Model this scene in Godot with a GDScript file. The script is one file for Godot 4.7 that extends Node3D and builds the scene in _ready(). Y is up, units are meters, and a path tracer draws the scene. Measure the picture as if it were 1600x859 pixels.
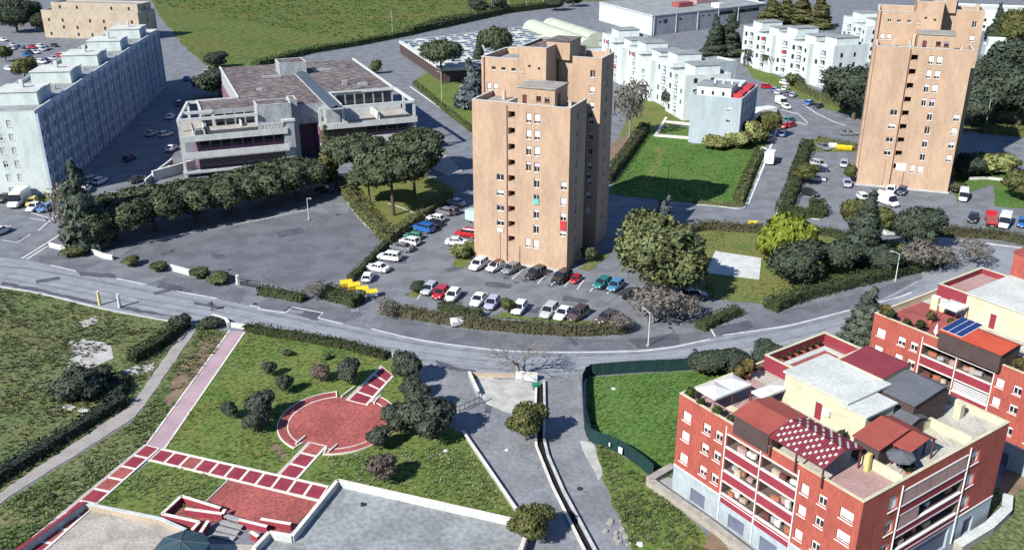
extends Node3D
# An aerial view of a neighbourhood: two salmon towers, flat-roofed red apartment blocks, a shopping centre, a park with a round red plaza.
# World: x to the right, y up, -z away from the camera, metres.

var taken := {}
var mats := {}
var meshes := {}
var rng := RandomNumberGenerator.new()

func _ready():
	rng.seed = 20240311
	var cam := Camera3D.new()
	cam.name = "camera"
	cam.position = Vector3(0, 60, 0)
	cam.rotation_degrees = Vector3(-22.7, 0, 0)
	cam.fov = 33.02
	cam.near = 0.5
	cam.far = 4000
	add_child(cam)
	cam.current = true
	var we := WorldEnvironment.new()
	we.name = "world"
	var env := Environment.new()
	var sky := Sky.new()
	var sm := ProceduralSkyMaterial.new()
	sm.sky_top_color = Color(0.24, 0.34, 0.5)
	sm.sky_horizon_color = Color(0.55, 0.65, 0.75)
	sm.sky_curve = 0.12
	sm.ground_bottom_color = Color(0.12, 0.12, 0.12)
	sm.ground_horizon_color = Color(0.4, 0.45, 0.5)
	sm.sun_angle_max = 8.0
	sky.sky_material = sm
	env.background_mode = Environment.BG_SKY
	env.sky = sky
	env.background_energy_multiplier = 1.3
	env.tonemap_mode = Environment.TONE_MAPPER_LINEAR
	env.tonemap_exposure = 1.8
	env.sdfgi_enabled = true
	env.ssao_enabled = true
	env.ssil_enabled = true
	we.environment = env
	add_child(we)
	var sun := DirectionalLight3D.new()
	sun.name = "sun"
	sun.light_color = Color(1.0, 0.975, 0.94)
	sun.light_energy = 1.5
	sun.light_angular_distance = 0.5
	sun.shadow_enabled = true
	sun.rotation_degrees = Vector3(-38, -44, 0)
	add_child(sun)
	make_materials()
	build_ground()
	build_roads()
	build_plaza()
	build_towers()
	build_red_blocks()
	build_shopping_centre()
	build_long_block()
	build_far_buildings()
	build_school()
	build_walls_and_fences()
	build_trees()
	build_hedges()
	build_vehicles()
	build_street_furniture()
	build_grass()

# a point on the ground, and a list of them from x, z, x, z ...
func spot(x: float, z: float, y := 0.0) -> Vector3:
	return Vector3(x, y, z)

func spots(a: Array, y := 0.0) -> Array:
	var out := []
	for i in range(0, a.size(), 2): out.append(Vector3(a[i], y, a[i + 1]))
	return out

# ---------- helpers: nodes ----------
func numbered(n: String) -> String:
	if not taken.has(n):
		taken[n] = 0
		return n
	taken[n] += 1
	return "%s_%03d" % [n, taken[n]]

func tag(o, label := "", category := "", group := "", kind := ""):
	if label: o.set_meta("label", label)
	if category: o.set_meta("category", category)
	if group: o.set_meta("group", group)
	if kind: o.set_meta("kind", kind)
	return o

func thing(called: String, label: String, category: String, at := Vector3.ZERO, turn := 0.0, group := "") -> Node3D:
	var o := Node3D.new()
	o.name = numbered(called)
	o.position = at
	o.rotation.y = turn
	add_child(o)
	return tag(o, label, category, group)

# a thing whose local +x runs from a to b and whose local -z runs to the back
func framed(called: String, label: String, category: String, a: Vector3, b: Vector3, group := "") -> Node3D:
	return thing(called, label, category, Vector3(a.x, 0, a.z), atan2(a.z - b.z, b.x - a.x), group)

func part(parent: Node, called: String, mesh: Mesh, m: Material, at := Vector3.ZERO, turn := 0.0) -> MeshInstance3D:
	var o := MeshInstance3D.new()
	if parent == self:
		o.name = numbered(called)
	else:
		var nm := called
		var k := 0
		var key := str(parent.get_instance_id()) + called
		if taken.has(key):
			k = taken[key] + 1
			nm = "%s_%03d" % [called, k]
		taken[key] = k
		o.name = nm
	o.mesh = mesh
	o.material_override = m
	o.position = at
	o.rotation.y = turn
	parent.add_child(o, true)
	return o

func ground_piece(called: String, mesh: Mesh, m: Material) -> MeshInstance3D:
	return tag(part(self, called, mesh, m), "", "", "", "structure")

func copy_of(src: Node3D, at: Vector3, turn: float, label: String, group := "", s := Vector3.ONE) -> Node3D:
	var c = src.duplicate()
	var base := String(src.name)
	var cut := base.rfind("_")
	if cut > 0 and base.substr(cut + 1).is_valid_int(): base = base.substr(0, cut)
	c.name = numbered(base)
	add_child(c)
	c.position = at
	c.rotation.y = turn
	c.scale = s
	c.set_meta("label", label)
	if group: c.set_meta("group", group)
	return c

# ---------- helpers: meshes ----------
class MB:
	var v := PackedVector3Array()
	var n := PackedVector3Array()
	var c := PackedColorArray()
	var uv := PackedVector2Array()
	var tint := Color(1, 1, 1)
	func tri(a: Vector3, b: Vector3, d: Vector3, outward := Vector3.ZERO) -> void:
		var nn := (d - a).cross(b - a).normalized()
		if outward != Vector3.ZERO and nn.dot(outward) < 0.0:
			var t := b
			b = d
			d = t
			nn = -nn
		v.append(a)
		v.append(b)
		v.append(d)
		for i in 3:
			n.append(nn)
			c.append(tint)
			uv.append(Vector2.ZERO)
	func quad(a: Vector3, b: Vector3, d: Vector3, e: Vector3, outward := Vector3.ZERO) -> void:
		tri(a, b, d, outward)
		tri(a, d, e, outward)
	# smooth triangle with its own normals
	func stri(a: Vector3, b: Vector3, d: Vector3, na: Vector3, nb: Vector3, nd: Vector3) -> void:
		if (d - a).cross(b - a).dot(na + nb + nd) < 0.0:
			var t := b
			b = d
			d = t
			t = nb
			nb = nd
			nd = t
		v.append(a)
		v.append(b)
		v.append(d)
		n.append(na)
		n.append(nb)
		n.append(nd)
		for i in 3:
			c.append(tint)
			uv.append(Vector2.ZERO)
	func box(lo: Vector3, hi: Vector3, skip_bottom := false) -> void:
		var p := func(i: int) -> Vector3: return Vector3(hi.x if i & 1 else lo.x, hi.y if i & 2 else lo.y, hi.z if i & 4 else lo.z)
		quad(p.call(4), p.call(5), p.call(7), p.call(6), Vector3.BACK)
		quad(p.call(0), p.call(1), p.call(3), p.call(2), Vector3.FORWARD)
		quad(p.call(1), p.call(5), p.call(7), p.call(3), Vector3.RIGHT)
		quad(p.call(0), p.call(4), p.call(6), p.call(2), Vector3.LEFT)
		quad(p.call(2), p.call(3), p.call(7), p.call(6), Vector3.UP)
		if not skip_bottom: quad(p.call(0), p.call(1), p.call(5), p.call(4), Vector3.DOWN)
	# box in (u, h, v) terms: v runs to the back
	func bx(u0: float, h0: float, v0: float, u1: float, h1: float, v1: float) -> void:
		box(Vector3(minf(u0, u1), minf(h0, h1), -maxf(v0, v1)), Vector3(maxf(u0, u1), maxf(h0, h1), -minf(v0, v1)))
	# a bar of rectangular section from a to b
	func bar(a: Vector3, b: Vector3, w: float, h: float) -> void:
		var d := (b - a).normalized()
		var s := d.cross(Vector3.UP)
		if s.length() < 0.01: s = Vector3.RIGHT
		s = s.normalized() * w * 0.5
		var t := s.cross(d).normalized() * h * 0.5
		var q := [a - s - t, a + s - t, a + s + t, a - s + t, b - s - t, b + s - t, b + s + t, b - s + t]
		quad(q[0], q[1], q[5], q[4], -t)
		quad(q[3], q[2], q[6], q[7], t)
		quad(q[0], q[3], q[7], q[4], -s)
		quad(q[1], q[2], q[6], q[5], s)
		quad(q[0], q[1], q[2], q[3], -d)
		quad(q[4], q[5], q[6], q[7], d)
	# tapered tube along points, radii per point
	func tube(pts: Array, rad: Array, sides := 7, cap := true) -> void:
		var rings := []
		for i in pts.size():
			var d: Vector3 = (pts[mini(i + 1, pts.size() - 1)] - pts[maxi(i - 1, 0)]).normalized()
			var s := d.cross(Vector3(0.31, 0.05, 0.95) if absf(d.y) > 0.7 else Vector3.UP).normalized()
			var t := d.cross(s)
			var ring := []
			for k in sides:
				var an := TAU * k / sides
				ring.append((s * cos(an) + t * sin(an)))
			rings.append(ring)
		for i in pts.size() - 1:
			for k in sides:
				var k2 := (k + 1) % sides
				var a0: Vector3 = rings[i][k]
				var a1: Vector3 = rings[i][k2]
				var b0: Vector3 = rings[i + 1][k]
				var b1: Vector3 = rings[i + 1][k2]
				stri(pts[i] + a0 * rad[i], pts[i] + a1 * rad[i], pts[i + 1] + b1 * rad[i + 1], a0, a1, b1)
				stri(pts[i] + a0 * rad[i], pts[i + 1] + b1 * rad[i + 1], pts[i + 1] + b0 * rad[i + 1], a0, b1, b0)
		if cap:
			var e := pts.size() - 1
			for k in sides:
				var q0: Vector3 = rings[e][k]
				var q1: Vector3 = rings[e][(k + 1) % sides]
				tri(pts[e], pts[e] + q0 * rad[e], pts[e] + q1 * rad[e], pts[e] - pts[e - 1])
	# upright prism of a ground polygon between two heights
	func prism(poly: Array, h0: float, h1: float, with_top := true) -> void:
		var flat := PackedVector2Array()
		for p in poly: flat.append(Vector2(p.x, p.z))
		var ccw := Geometry2D.is_polygon_clockwise(flat)
		for i in poly.size():
			var a: Vector3 = poly[i]
			var b: Vector3 = poly[(i + 1) % poly.size()]
			var o := (b - a).cross(Vector3.UP)
			if not ccw: o = -o
			quad(Vector3(a.x, h0, a.z), Vector3(b.x, h0, b.z), Vector3(b.x, h1, b.z), Vector3(a.x, h1, a.z), o)
		if with_top:
			var ix := Geometry2D.triangulate_polygon(flat)
			for i in range(0, ix.size(), 3):
				tri(Vector3(flat[ix[i]].x, h1, flat[ix[i]].y), Vector3(flat[ix[i + 1]].x, h1, flat[ix[i + 1]].y), Vector3(flat[ix[i + 2]].x, h1, flat[ix[i + 2]].y), Vector3.UP)
	func sheet(poly: Array, h: float) -> void:
		var flat := PackedVector2Array()
		for p in poly: flat.append(Vector2(p.x, p.z))
		var ix := Geometry2D.triangulate_polygon(flat)
		for i in range(0, ix.size(), 3):
			tri(Vector3(flat[ix[i]].x, h, flat[ix[i]].y), Vector3(flat[ix[i + 1]].x, h, flat[ix[i + 1]].y), Vector3(flat[ix[i + 2]].x, h, flat[ix[i + 2]].y), Vector3.UP)
	# flat ribbon along points
	func ribbon(pts: Array, w: float, h: float) -> void:
		for i in pts.size() - 1:
			var a: Vector3 = pts[i]
			var b: Vector3 = pts[i + 1]
			var pa: Vector3 = pts[maxi(i - 1, 0)]
			var nb: Vector3 = pts[mini(i + 2, pts.size() - 1)]
			var sa := (b - pa).cross(Vector3.UP).normalized() * w * 0.5
			var sb := (nb - a).cross(Vector3.UP).normalized() * w * 0.5
			quad(Vector3(a.x - sa.x, h, a.z - sa.z), Vector3(a.x + sa.x, h, a.z + sa.z), Vector3(b.x + sb.x, h, b.z + sb.z), Vector3(b.x - sb.x, h, b.z - sb.z), Vector3.UP)
	func mesh() -> ArrayMesh:
		var arr := []
		arr.resize(Mesh.ARRAY_MAX)
		arr[Mesh.ARRAY_VERTEX] = v
		arr[Mesh.ARRAY_NORMAL] = n
		arr[Mesh.ARRAY_COLOR] = c
		arr[Mesh.ARRAY_TEX_UV] = uv
		var am := ArrayMesh.new()
		am.add_surface_from_arrays(Mesh.PRIMITIVE_TRIANGLES, arr)
		return am

func boxmesh(u0: float, h0: float, v0: float, u1: float, h1: float, v1: float) -> ArrayMesh:
	var m := MB.new()
	m.bx(u0, h0, v0, u1, h1, v1)
	return m.mesh()

# cached box standing on its base centre
func unit_box(w: float, h: float, d: float) -> ArrayMesh:
	var key := "box%.2f,%.2f,%.2f" % [w, h, d]
	if not meshes.has(key):
		var m := MB.new()
		m.box(Vector3(-w / 2, 0, -d / 2), Vector3(w / 2, h, d / 2))
		meshes[key] = m.mesh()
	return meshes[key]

# Catmull-Rom smoothing of a ground line
func smooth(pts: Array, steps := 6) -> Array:
	var out := []
	for i in pts.size() - 1:
		var p0: Vector3 = pts[maxi(i - 1, 0)]
		var p1: Vector3 = pts[i]
		var p2: Vector3 = pts[i + 1]
		var p3: Vector3 = pts[mini(i + 2, pts.size() - 1)]
		for k in steps:
			out.append(p1.cubic_interpolate(p2, p0, p3, float(k) / steps))
	out.append(pts[-1])
	return out

# rough the outline of a ground polygon so that it does not look cut with scissors
func ragged(pts: Array, step := 1.2, amount := 0.25, sd := 1) -> Array:
	var noise := FastNoiseLite.new()
	noise.seed = sd
	noise.frequency = 0.35
	var out := []
	for i in pts.size():
		var a: Vector3 = pts[i]
		var b: Vector3 = pts[(i + 1) % pts.size()]
		var k := maxi(1, int(minf(a.distance_to(b) / step, 60)))
		for j in k:
			var p := a.lerp(b, float(j) / k)
			out.append(p + Vector3(noise.get_noise_2d(p.x, p.z), 0, noise.get_noise_2d(p.z + 50.0, p.x)) * amount * 2.0)
	return out

# ---------- helpers: walls with openings ----------
# outer skin of a wall with rectangular openings [x, y, w, h]; p0 its lower left corner seen from outside, d along it
func wall_mesh(p0: Vector3, d: Vector3, w: float, h: float, openings: Array, depth: float) -> ArrayMesh:
	var m := MB.new()
	wall_into(m, p0, d, w, h, openings, depth)
	return m.mesh()

func wall_into(m: MB, p0: Vector3, d: Vector3, w: float, h: float, openings: Array, depth: float, deepest_lined := 9.0) -> void:
	var o := d.cross(Vector3.UP)
	var xs := [0.0, w]
	var ys := [0.0, h]
	for q in openings:
		xs.append_array([q[0], q[0] + q[2]])
		ys.append_array([q[1], q[1] + q[3]])
	xs.sort()
	ys.sort()
	var at := func(x: float, y: float, z := 0.0) -> Vector3: return p0 + d * x + Vector3.UP * y - o * z
	for j in ys.size() - 1:
		if ys[j + 1] - ys[j] < 0.001: continue
		var run := -1.0
		for i in xs.size() - 1:
			if xs[i + 1] - xs[i] < 0.001: continue
			var cx: float = (xs[i] + xs[i + 1]) * 0.5
			var cy: float = (ys[j] + ys[j + 1]) * 0.5
			var hole := false
			for q in openings:
				if cx > q[0] and cx < q[0] + q[2] and cy > q[1] and cy < q[1] + q[3]:
					hole = true
					break
			if not hole and run < 0.0: run = xs[i]
			if hole and run >= 0.0:
				m.quad(at.call(run, ys[j]), at.call(xs[i], ys[j]), at.call(xs[i], ys[j + 1]), at.call(run, ys[j + 1]), o)
				run = -1.0
		if run >= 0.0: m.quad(at.call(run, ys[j]), at.call(w, ys[j]), at.call(w, ys[j + 1]), at.call(run, ys[j + 1]), o)
	for q in openings:
		var dep: float = q[4] if q.size() > 4 and q[4] is float else depth
		if dep > deepest_lined: continue
		var a: Vector3 = at.call(q[0], q[1])
		var b: Vector3 = at.call(q[0] + q[2], q[1])
		var e: Vector3 = at.call(q[0] + q[2], q[1] + q[3])
		var f: Vector3 = at.call(q[0], q[1] + q[3])
		var i := -o * dep
		m.quad(a, b, b + i, a + i, Vector3.UP)
		m.quad(f, e, e + i, f + i, Vector3.DOWN)
		m.quad(a, f, f + i, a + i, d)
		m.quad(b, e, e + i, b + i, -d)

# a window of parts: frame, pane, shutter (share of the height that the shutter closes), sill
func window(parent: Node3D, p0: Vector3, d: Vector3, q: Array, depth: float, closed: float, frame_mat: Material, shutter_mat: Material, called := "window") -> MeshInstance3D:
	var o := d.cross(Vector3.UP)
	var w: float = q[2]
	var h: float = q[3]
	var key := "win%.2f,%.2f" % [w, h]
	if not meshes.has(key):
		var m := MB.new()
		var t := 0.07
		m.box(Vector3(0, 0, -0.06), Vector3(t, h, 0))
		m.box(Vector3(w - t, 0, -0.06), Vector3(w, h, 0))
		m.box(Vector3(t, 0, -0.06), Vector3(w - t, t, 0))
		m.box(Vector3(t, h - t, -0.06), Vector3(w - t, h, 0))
		if w > 0.75: m.box(Vector3(w / 2 - 0.035, t, -0.055), Vector3(w / 2 + 0.035, h - t, -0.003))
		meshes[key] = m.mesh()
		var g := MB.new()
		g.quad(Vector3(t, t, -0.045), Vector3(w - t, t, -0.045), Vector3(w - t, h - t, -0.045), Vector3(t, h - t, -0.045), Vector3.BACK)
		meshes[key + "p"] = g.mesh()
		var s := MB.new()
		s.box(Vector3(-0.08, -0.07, -0.05), Vector3(w + 0.08, -0.004, depth + 0.09))
		meshes[key + "s"] = s.mesh()
	var f := part(parent, called, meshes[key], frame_mat)
	f.transform = Transform3D(Basis(d, Vector3.UP, o), p0 + d * q[0] + Vector3.UP * q[1] - o * (depth - 0.01))
	part(f, "pane", meshes[key + "p"], mats.pane)
	part(f, "sill", meshes[key + "s"], frame_mat)
	if closed > 0.02:
		var sk := key + "c%.2f" % closed
		if not meshes.has(sk):
			var sh := MB.new()
			var hh := h * closed
			var rows := maxi(2, int(hh / 0.14))
			for r in rows:   # slats of the roller shutter, each a little bowed
				var y0 := h - hh + hh * r / rows
				var y1 := h - hh + hh * (r + 1) / rows
				var ym := (y0 + y1) / 2
				sh.quad(Vector3(0.02, y0, 0.012), Vector3(w - 0.02, y0, 0.012), Vector3(w - 0.02, ym, 0.03), Vector3(0.02, ym, 0.03), Vector3.BACK)
				sh.quad(Vector3(0.02, ym, 0.03), Vector3(w - 0.02, ym, 0.03), Vector3(w - 0.02, y1, 0.012), Vector3(0.02, y1, 0.012), Vector3.BACK)
			meshes[sk] = sh.mesh()
		part(f, "shutter", meshes[sk], shutter_mat)
	return f

# parapet round a rectangular roof: four walls of their own thickness, with a coping
func parapet_mesh(u0: float, v0: float, u1: float, v1: float, h0: float, h1: float, t: float) -> ArrayMesh:
	var m := MB.new()
	m.bx(u0, h0, v0, u1, h1, v0 + t)
	m.bx(u0, h0, v1 - t, u1, h1, v1)
	m.bx(u0, h0, v0 + t, u0 + t, h1, v1 - t)
	m.bx(u1 - t, h0, v0 + t, u1, h1, v1 - t)
	return m.mesh()

func coping_mesh(u0: float, v0: float, u1: float, v1: float, h: float, t: float) -> ArrayMesh:
	return parapet_mesh(u0 - 0.04, v0 - 0.04, u1 + 0.04, v1 + 0.04, h + 0.002, h + 0.07, t + 0.08)

# ---------- materials ----------
func noise_tex(colors: Array, offsets: Array, freq: float, octaves: int, sd: int, size := 512, warp := 0.0, kind := FastNoiseLite.TYPE_SIMPLEX_SMOOTH) -> NoiseTexture2D:
	var nz := FastNoiseLite.new()
	nz.noise_type = kind
	nz.seed = sd
	nz.frequency = freq
	nz.fractal_octaves = octaves
	nz.fractal_gain = 0.58
	if warp > 0.0:
		nz.domain_warp_enabled = true
		nz.domain_warp_amplitude = warp
		nz.domain_warp_frequency = freq * 1.7
	var t := NoiseTexture2D.new()
	t.width = size
	t.height = size
	t.seamless = true
	t.noise = nz
	var g := Gradient.new()
	var cs := PackedColorArray()
	for c in colors: cs.append((c as Color).linear_to_srgb())
	g.colors = cs
	g.offsets = PackedFloat32Array(offsets)
	t.color_ramp = g
	return t

var coarse := []

# base colours are linear; vary: how far the grain goes either way; metres: the size of one repeat
func surf(called: String, base: Color, vary := 0.15, metres := 6.0, rough := 0.9, sd := 1, bump := 0.0, coarse_no := 0, world := false, freq := 0.02) -> StandardMaterial3D:
	var m := StandardMaterial3D.new()
	m.resource_name = called
	var lo := Color(base.r * (1 - vary), base.g * (1 - vary), base.b * (1 - vary))
	var hi := Color(base.r * (1 + vary), base.g * (1 + vary), base.b * (1 + vary))
	m.albedo_texture = noise_tex([lo, base, hi], [0.2, 0.5, 0.8], freq, 5, sd, 512)
	m.uv1_triplanar = true
	m.uv1_world_triplanar = world
	m.uv1_scale = Vector3.ONE / metres
	m.roughness = rough
	m.metallic_specular = 0.3
	if bump > 0.0:
		m.heightmap_enabled = true
		m.heightmap_texture = m.albedo_texture
		m.heightmap_scale = bump
	if coarse_no >= 0:
		m.detail_enabled = true
		m.detail_blend_mode = BaseMaterial3D.BLEND_MODE_MUL
		m.detail_albedo = coarse[coarse_no]
		m.detail_uv_layer = BaseMaterial3D.DETAIL_UV_2
		m.uv2_triplanar = true
		m.uv2_world_triplanar = world
		m.uv2_scale = Vector3.ONE / (metres * 4.7)
	mats[called] = m
	return m

func plain(called: String, base: Color, rough := 0.6, metal := 0.0) -> StandardMaterial3D:
	var m := StandardMaterial3D.new()
	m.resource_name = called
	m.albedo_color = base.linear_to_srgb()
	m.roughness = rough
	m.metallic = metal
	mats[called] = m
	return m

func make_materials() -> void:
	var w := Color(1, 1, 1)
	coarse.append(noise_tex([w * 0.80, w * 0.93, w], [0.25, 0.5, 0.75], 0.008, 5, 77, 512, 20.0))
	coarse.append(noise_tex([w * 0.6, w * 0.88, w], [0.25, 0.48, 0.7], 0.012, 6, 78, 512, 30.0))
	coarse.append(noise_tex([Color(0.62, 0.55, 0.5), Color(0.9, 0.92, 0.85), w], [0.28, 0.5, 0.72], 0.009, 5, 79, 512, 25.0))
	coarse.append(noise_tex([Color(1.0, 0.93, 0.8), Color(0.9, 0.96, 0.86), Color(0.72, 0.85, 0.66)], [0.3, 0.5, 0.72], 0.014, 5, 80, 512, 30.0))
	# ground
	surf("asphalt", Color(0.168, 0.182, 0.204), 0.16, 7.0, 0.93, 3, 0.6, 1, true, 0.03)
	surf("asphalt_road", Color(0.232, 0.252, 0.282), 0.12, 8.0, 0.9, 4, 0.5, 0, true, 0.03)
	surf("asphalt_drive", Color(0.2, 0.213, 0.232), 0.14, 9.0, 0.92, 84, 0.5, 1, true, 0.02)
	surf("asphalt_dark", Color(0.134, 0.142, 0.162), 0.2, 6.0, 0.93, 5, 0.6, 1, true, 0.03)
	surf("asphalt_yard", Color(0.13, 0.14, 0.16), 0.13, 9.0, 0.93, 6, 0.5, 1, true, 0.03)
	surf("asphalt_repair", Color(0.09, 0.095, 0.115), 0.22, 4.0, 0.95, 7, 0.6, 1, true, 0.03)
	surf("concrete", Color(0.3, 0.3, 0.3), 0.14, 5.0, 0.9, 8, 0.6, 0, true)
	surf("kerb", Color(0.46, 0.47, 0.46), 0.2, 3.0, 0.9, 9, 0.5, 1, true)
	surf("paint_line", Color(0.62, 0.65, 0.67), 0.25, 2.5, 0.8, 10, 0.0, 1, true)
	surf("gravel", Color(0.24, 0.225, 0.2), 0.3, 3.0, 0.95, 11, 1.5, 1, true, 0.05)
	surf("bare_soil", Color(0.2, 0.145, 0.1), 0.3, 4.0, 0.95, 12, 1.5, 1, true, 0.04)
	surf("pale_soil", Color(0.42, 0.42, 0.4), 0.35, 3.0, 0.95, 13, 1.5, 1, true, 0.04)
	for g in [["lawn", [Color(0.065, 0.086, 0.033), Color(0.104, 0.146, 0.048), Color(0.130, 0.175, 0.056), Color(0.182, 0.178, 0.088)], 21, 16.0],
			["lawn_lush", [Color(0.055, 0.095, 0.033), Color(0.081, 0.150, 0.045), Color(0.098, 0.175, 0.055), Color(0.143, 0.191, 0.075)], 22, 14.0],
			["rough_grass", [Color(0.058, 0.070, 0.040), Color(0.098, 0.121, 0.056), Color(0.130, 0.152, 0.077), Color(0.208, 0.210, 0.144)], 23, 13.0],
			["meadow", [Color(0.058, 0.074, 0.027), Color(0.091, 0.117, 0.041), Color(0.111, 0.140, 0.053), Color(0.150, 0.152, 0.073)], 24, 60.0],
			["dry_grass", [Color(0.098, 0.095, 0.045), Color(0.130, 0.146, 0.057), Color(0.150, 0.178, 0.062), Color(0.221, 0.197, 0.106)], 25, 12.0]]:
		var gm := surf(g[0], Color(0.5, 0.5, 0.5), 0.1, g[3], 0.95, 1, 0.0, 3, true)
		gm.albedo_texture = noise_tex(g[1], [0.2, 0.42, 0.6, 0.82], 0.018, 7, g[2], 1024, 12.0)
		gm.heightmap_enabled = true
		gm.heightmap_texture = gm.albedo_texture
		gm.heightmap_scale = 5.0
		gm.metallic_specular = 0.1
	# plaza
	surf("red_paving", Color(0.32, 0.094, 0.084), 0.26, 9.0, 0.9, 31, 0.3, 1, true, 0.03)
	surf("red_tile", Color(0.25, 0.04, 0.06), 0.22, 2.2, 0.85, 32, 0.3, 1, true, 0.03)
	surf("pink_paving", Color(0.38, 0.28, 0.31), 0.1, 3.0, 0.9, 33, 0.3, 0, true)
	surf("white_kerb", Color(0.62, 0.59, 0.54), 0.16, 2.0, 0.85, 34, 0.3, 0, true)
	surf("beige_path", Color(0.3, 0.28, 0.265), 0.14, 3.0, 0.92, 35, 0.5, 0, true)
	surf("road_worn", Color(0.19, 0.204, 0.228), 0.16, 5.0, 0.9, 81, 0.3, 1, true, 0.03)
	surf("road_polished", Color(0.25, 0.268, 0.292), 0.12, 5.0, 0.85, 82, 0.3, 1, true, 0.03)
	# buildings
	surf("salmon", Color(0.415, 0.3, 0.214), 0.07, 7.0, 0.9, 41, 0.3, 0)
	surf("salmon_light", Color(0.45, 0.37, 0.28), 0.06, 6.0, 0.9, 42, 0.3, 0)
	surf("roof_gravel", Color(0.3, 0.29, 0.27), 0.2, 5.0, 0.95, 43, 0.8, 1)
	surf("roof_dark", Color(0.145, 0.124, 0.122), 0.5, 26.0, 0.95, 44, 0.8, 1, false, 0.02)
	surf("roof_grey", Color(0.25, 0.272, 0.28), 0.2, 9.0, 0.95, 45, 0.6, 1)
	surf("roof_white", Color(0.49, 0.52, 0.49), 0.12, 6.0, 0.9, 46, 0.4, 0)
	surf("white_wall", Color(0.5, 0.57, 0.55), 0.07, 6.0, 0.9, 47, 0.3, 0)
	surf("cream_wall", Color(0.52, 0.5, 0.36), 0.1, 5.0, 0.9, 48, 0.3, 0)
	surf("blue_white_wall", Color(0.52, 0.585, 0.585), 0.06, 6.0, 0.9, 49, 0.3, 0)
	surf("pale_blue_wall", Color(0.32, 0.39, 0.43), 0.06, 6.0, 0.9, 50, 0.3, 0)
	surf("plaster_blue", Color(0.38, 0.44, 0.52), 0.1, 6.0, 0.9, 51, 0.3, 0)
	surf("brick_red", Color(0.335, 0.088, 0.068), 0.12, 4.0, 0.9, 52, 0.4, 0)
	surf("brick_crimson", Color(0.25, 0.04, 0.06), 0.12, 4.0, 0.9, 53, 0.4, 0)
	surf("plinth", Color(0.33, 0.385, 0.42), 0.08, 5.0, 0.9, 54, 0.3, 0)
	surf("concrete_wall", Color(0.34, 0.365, 0.385), 0.16, 6.0, 0.92, 55, 0.6, 1)
	surf("concrete_pale", Color(0.48, 0.51, 0.5), 0.14, 5.0, 0.9, 56, 0.5, 0)
	surf("mauve_wall", Color(0.2, 0.11, 0.17), 0.2, 4.0, 0.85, 57, 0.2, 0)
	surf("tan_wall", Color(0.4, 0.34, 0.26), 0.1, 6.0, 0.9, 58, 0.3, 0)
	surf("terrace_red", Color(0.3, 0.085, 0.08), 0.14, 3.5, 0.9, 59, 0.3, 1)
	surf("terrace_cream", Color(0.44, 0.43, 0.38), 0.14, 4.0, 0.9, 83, 0.3, 1)
	surf("terrace_pink", Color(0.36, 0.24, 0.23), 0.14, 4.0, 0.9, 60, 0.3, 0)
	surf("sheet_red", Color(0.27, 0.07, 0.055), 0.1, 3.0, 0.7, 61, 0.0, 0)
	surf("sheet_orange", Color(0.42, 0.075, 0.04), 0.08, 3.0, 0.7, 62, 0.0, 0)
	surf("sheet_maroon", Color(0.19, 0.035, 0.05), 0.1, 3.0, 0.7, 63, 0.0, 0)
	surf("sheet_slate", Color(0.115, 0.125, 0.14), 0.12, 3.0, 0.6, 64, 0.0, 0)
	surf("canvas_white", Color(0.56, 0.57, 0.55), 0.06, 2.0, 0.85, 65, 0.0, 0)
	surf("garage_shutter", Color(0.15, 0.17, 0.24), 0.1, 2.0, 0.6, 66, 0.0, 0)
	surf("sandy_floor", Color(0.37, 0.345, 0.31), 0.16, 5.0, 0.92, 67, 0.4, 1)
	surf("teal_canvas", Color(0.035, 0.075, 0.095), 0.15, 2.0, 0.8, 68, 0.0, 0)
	surf("stone_wall", Color(0.34, 0.32, 0.28), 0.25, 2.0, 0.95, 69, 1.2, 1)
	surf("green_screen", Color(0.012, 0.04, 0.04), 0.25, 2.0, 0.85, 70, 0.0, 0)
	surf("trunk_bark", Color(0.1, 0.075, 0.06), 0.3, 1.2, 0.95, 71, 1.5, -1)
	surf("pale_bark", Color(0.2, 0.19, 0.18), 0.3, 1.2, 0.95, 72, 1.0, -1)
	surf("pale_green_sheet", Color(0.4, 0.44, 0.36), 0.1, 5.0, 0.7, 73, 0.0, 0)
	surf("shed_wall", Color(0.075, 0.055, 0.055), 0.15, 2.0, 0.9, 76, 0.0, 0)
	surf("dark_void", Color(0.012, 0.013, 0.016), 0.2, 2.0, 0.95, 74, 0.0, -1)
	surf("loggia_back", Color(0.13, 0.1, 0.09), 0.12, 2.5, 0.9, 75, 0.0, 0)
	for n in ["salmon", "salmon_light", "white_wall", "plaster_blue", "pale_blue_wall", "blue_white_wall", "brick_red", "plinth", "concrete_wall", "concrete_pale"]:
		mats[n].uv1_scale *= Vector3(1.0, 0.34, 1.0)   # rain draws the grain downwards
		mats[n].uv2_scale *= Vector3(1.6, 0.5, 1.6)
	var pane := plain("pane", Color(0.018, 0.021, 0.028), 0.08)
	pane.metallic_specular = 0.6
	plain("frame_white", Color(0.62, 0.62, 0.6), 0.5)
	plain("frame_grey", Color(0.3, 0.31, 0.33), 0.5)
	plain("frame_brown", Color(0.1, 0.03, 0.03), 0.6)
	plain("shutter_white", Color(0.66, 0.68, 0.7), 0.55)
	plain("shutter_grey", Color(0.35, 0.37, 0.4), 0.6)
	plain("shutter_lilac", Color(0.45, 0.4, 0.52), 0.6)
	plain("shutter_red", Color(0.2, 0.025, 0.04), 0.6)
	plain("white_trim", Color(0.62, 0.62, 0.6), 0.7)
	plain("red_trim", Color(0.2, 0.02, 0.035), 0.7)
	plain("steel", Color(0.35, 0.36, 0.37), 0.45, 0.6)
	plain("dark_steel", Color(0.05, 0.055, 0.06), 0.5, 0.5)
	plain("pole_white", Color(0.55, 0.58, 0.56), 0.6)
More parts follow.
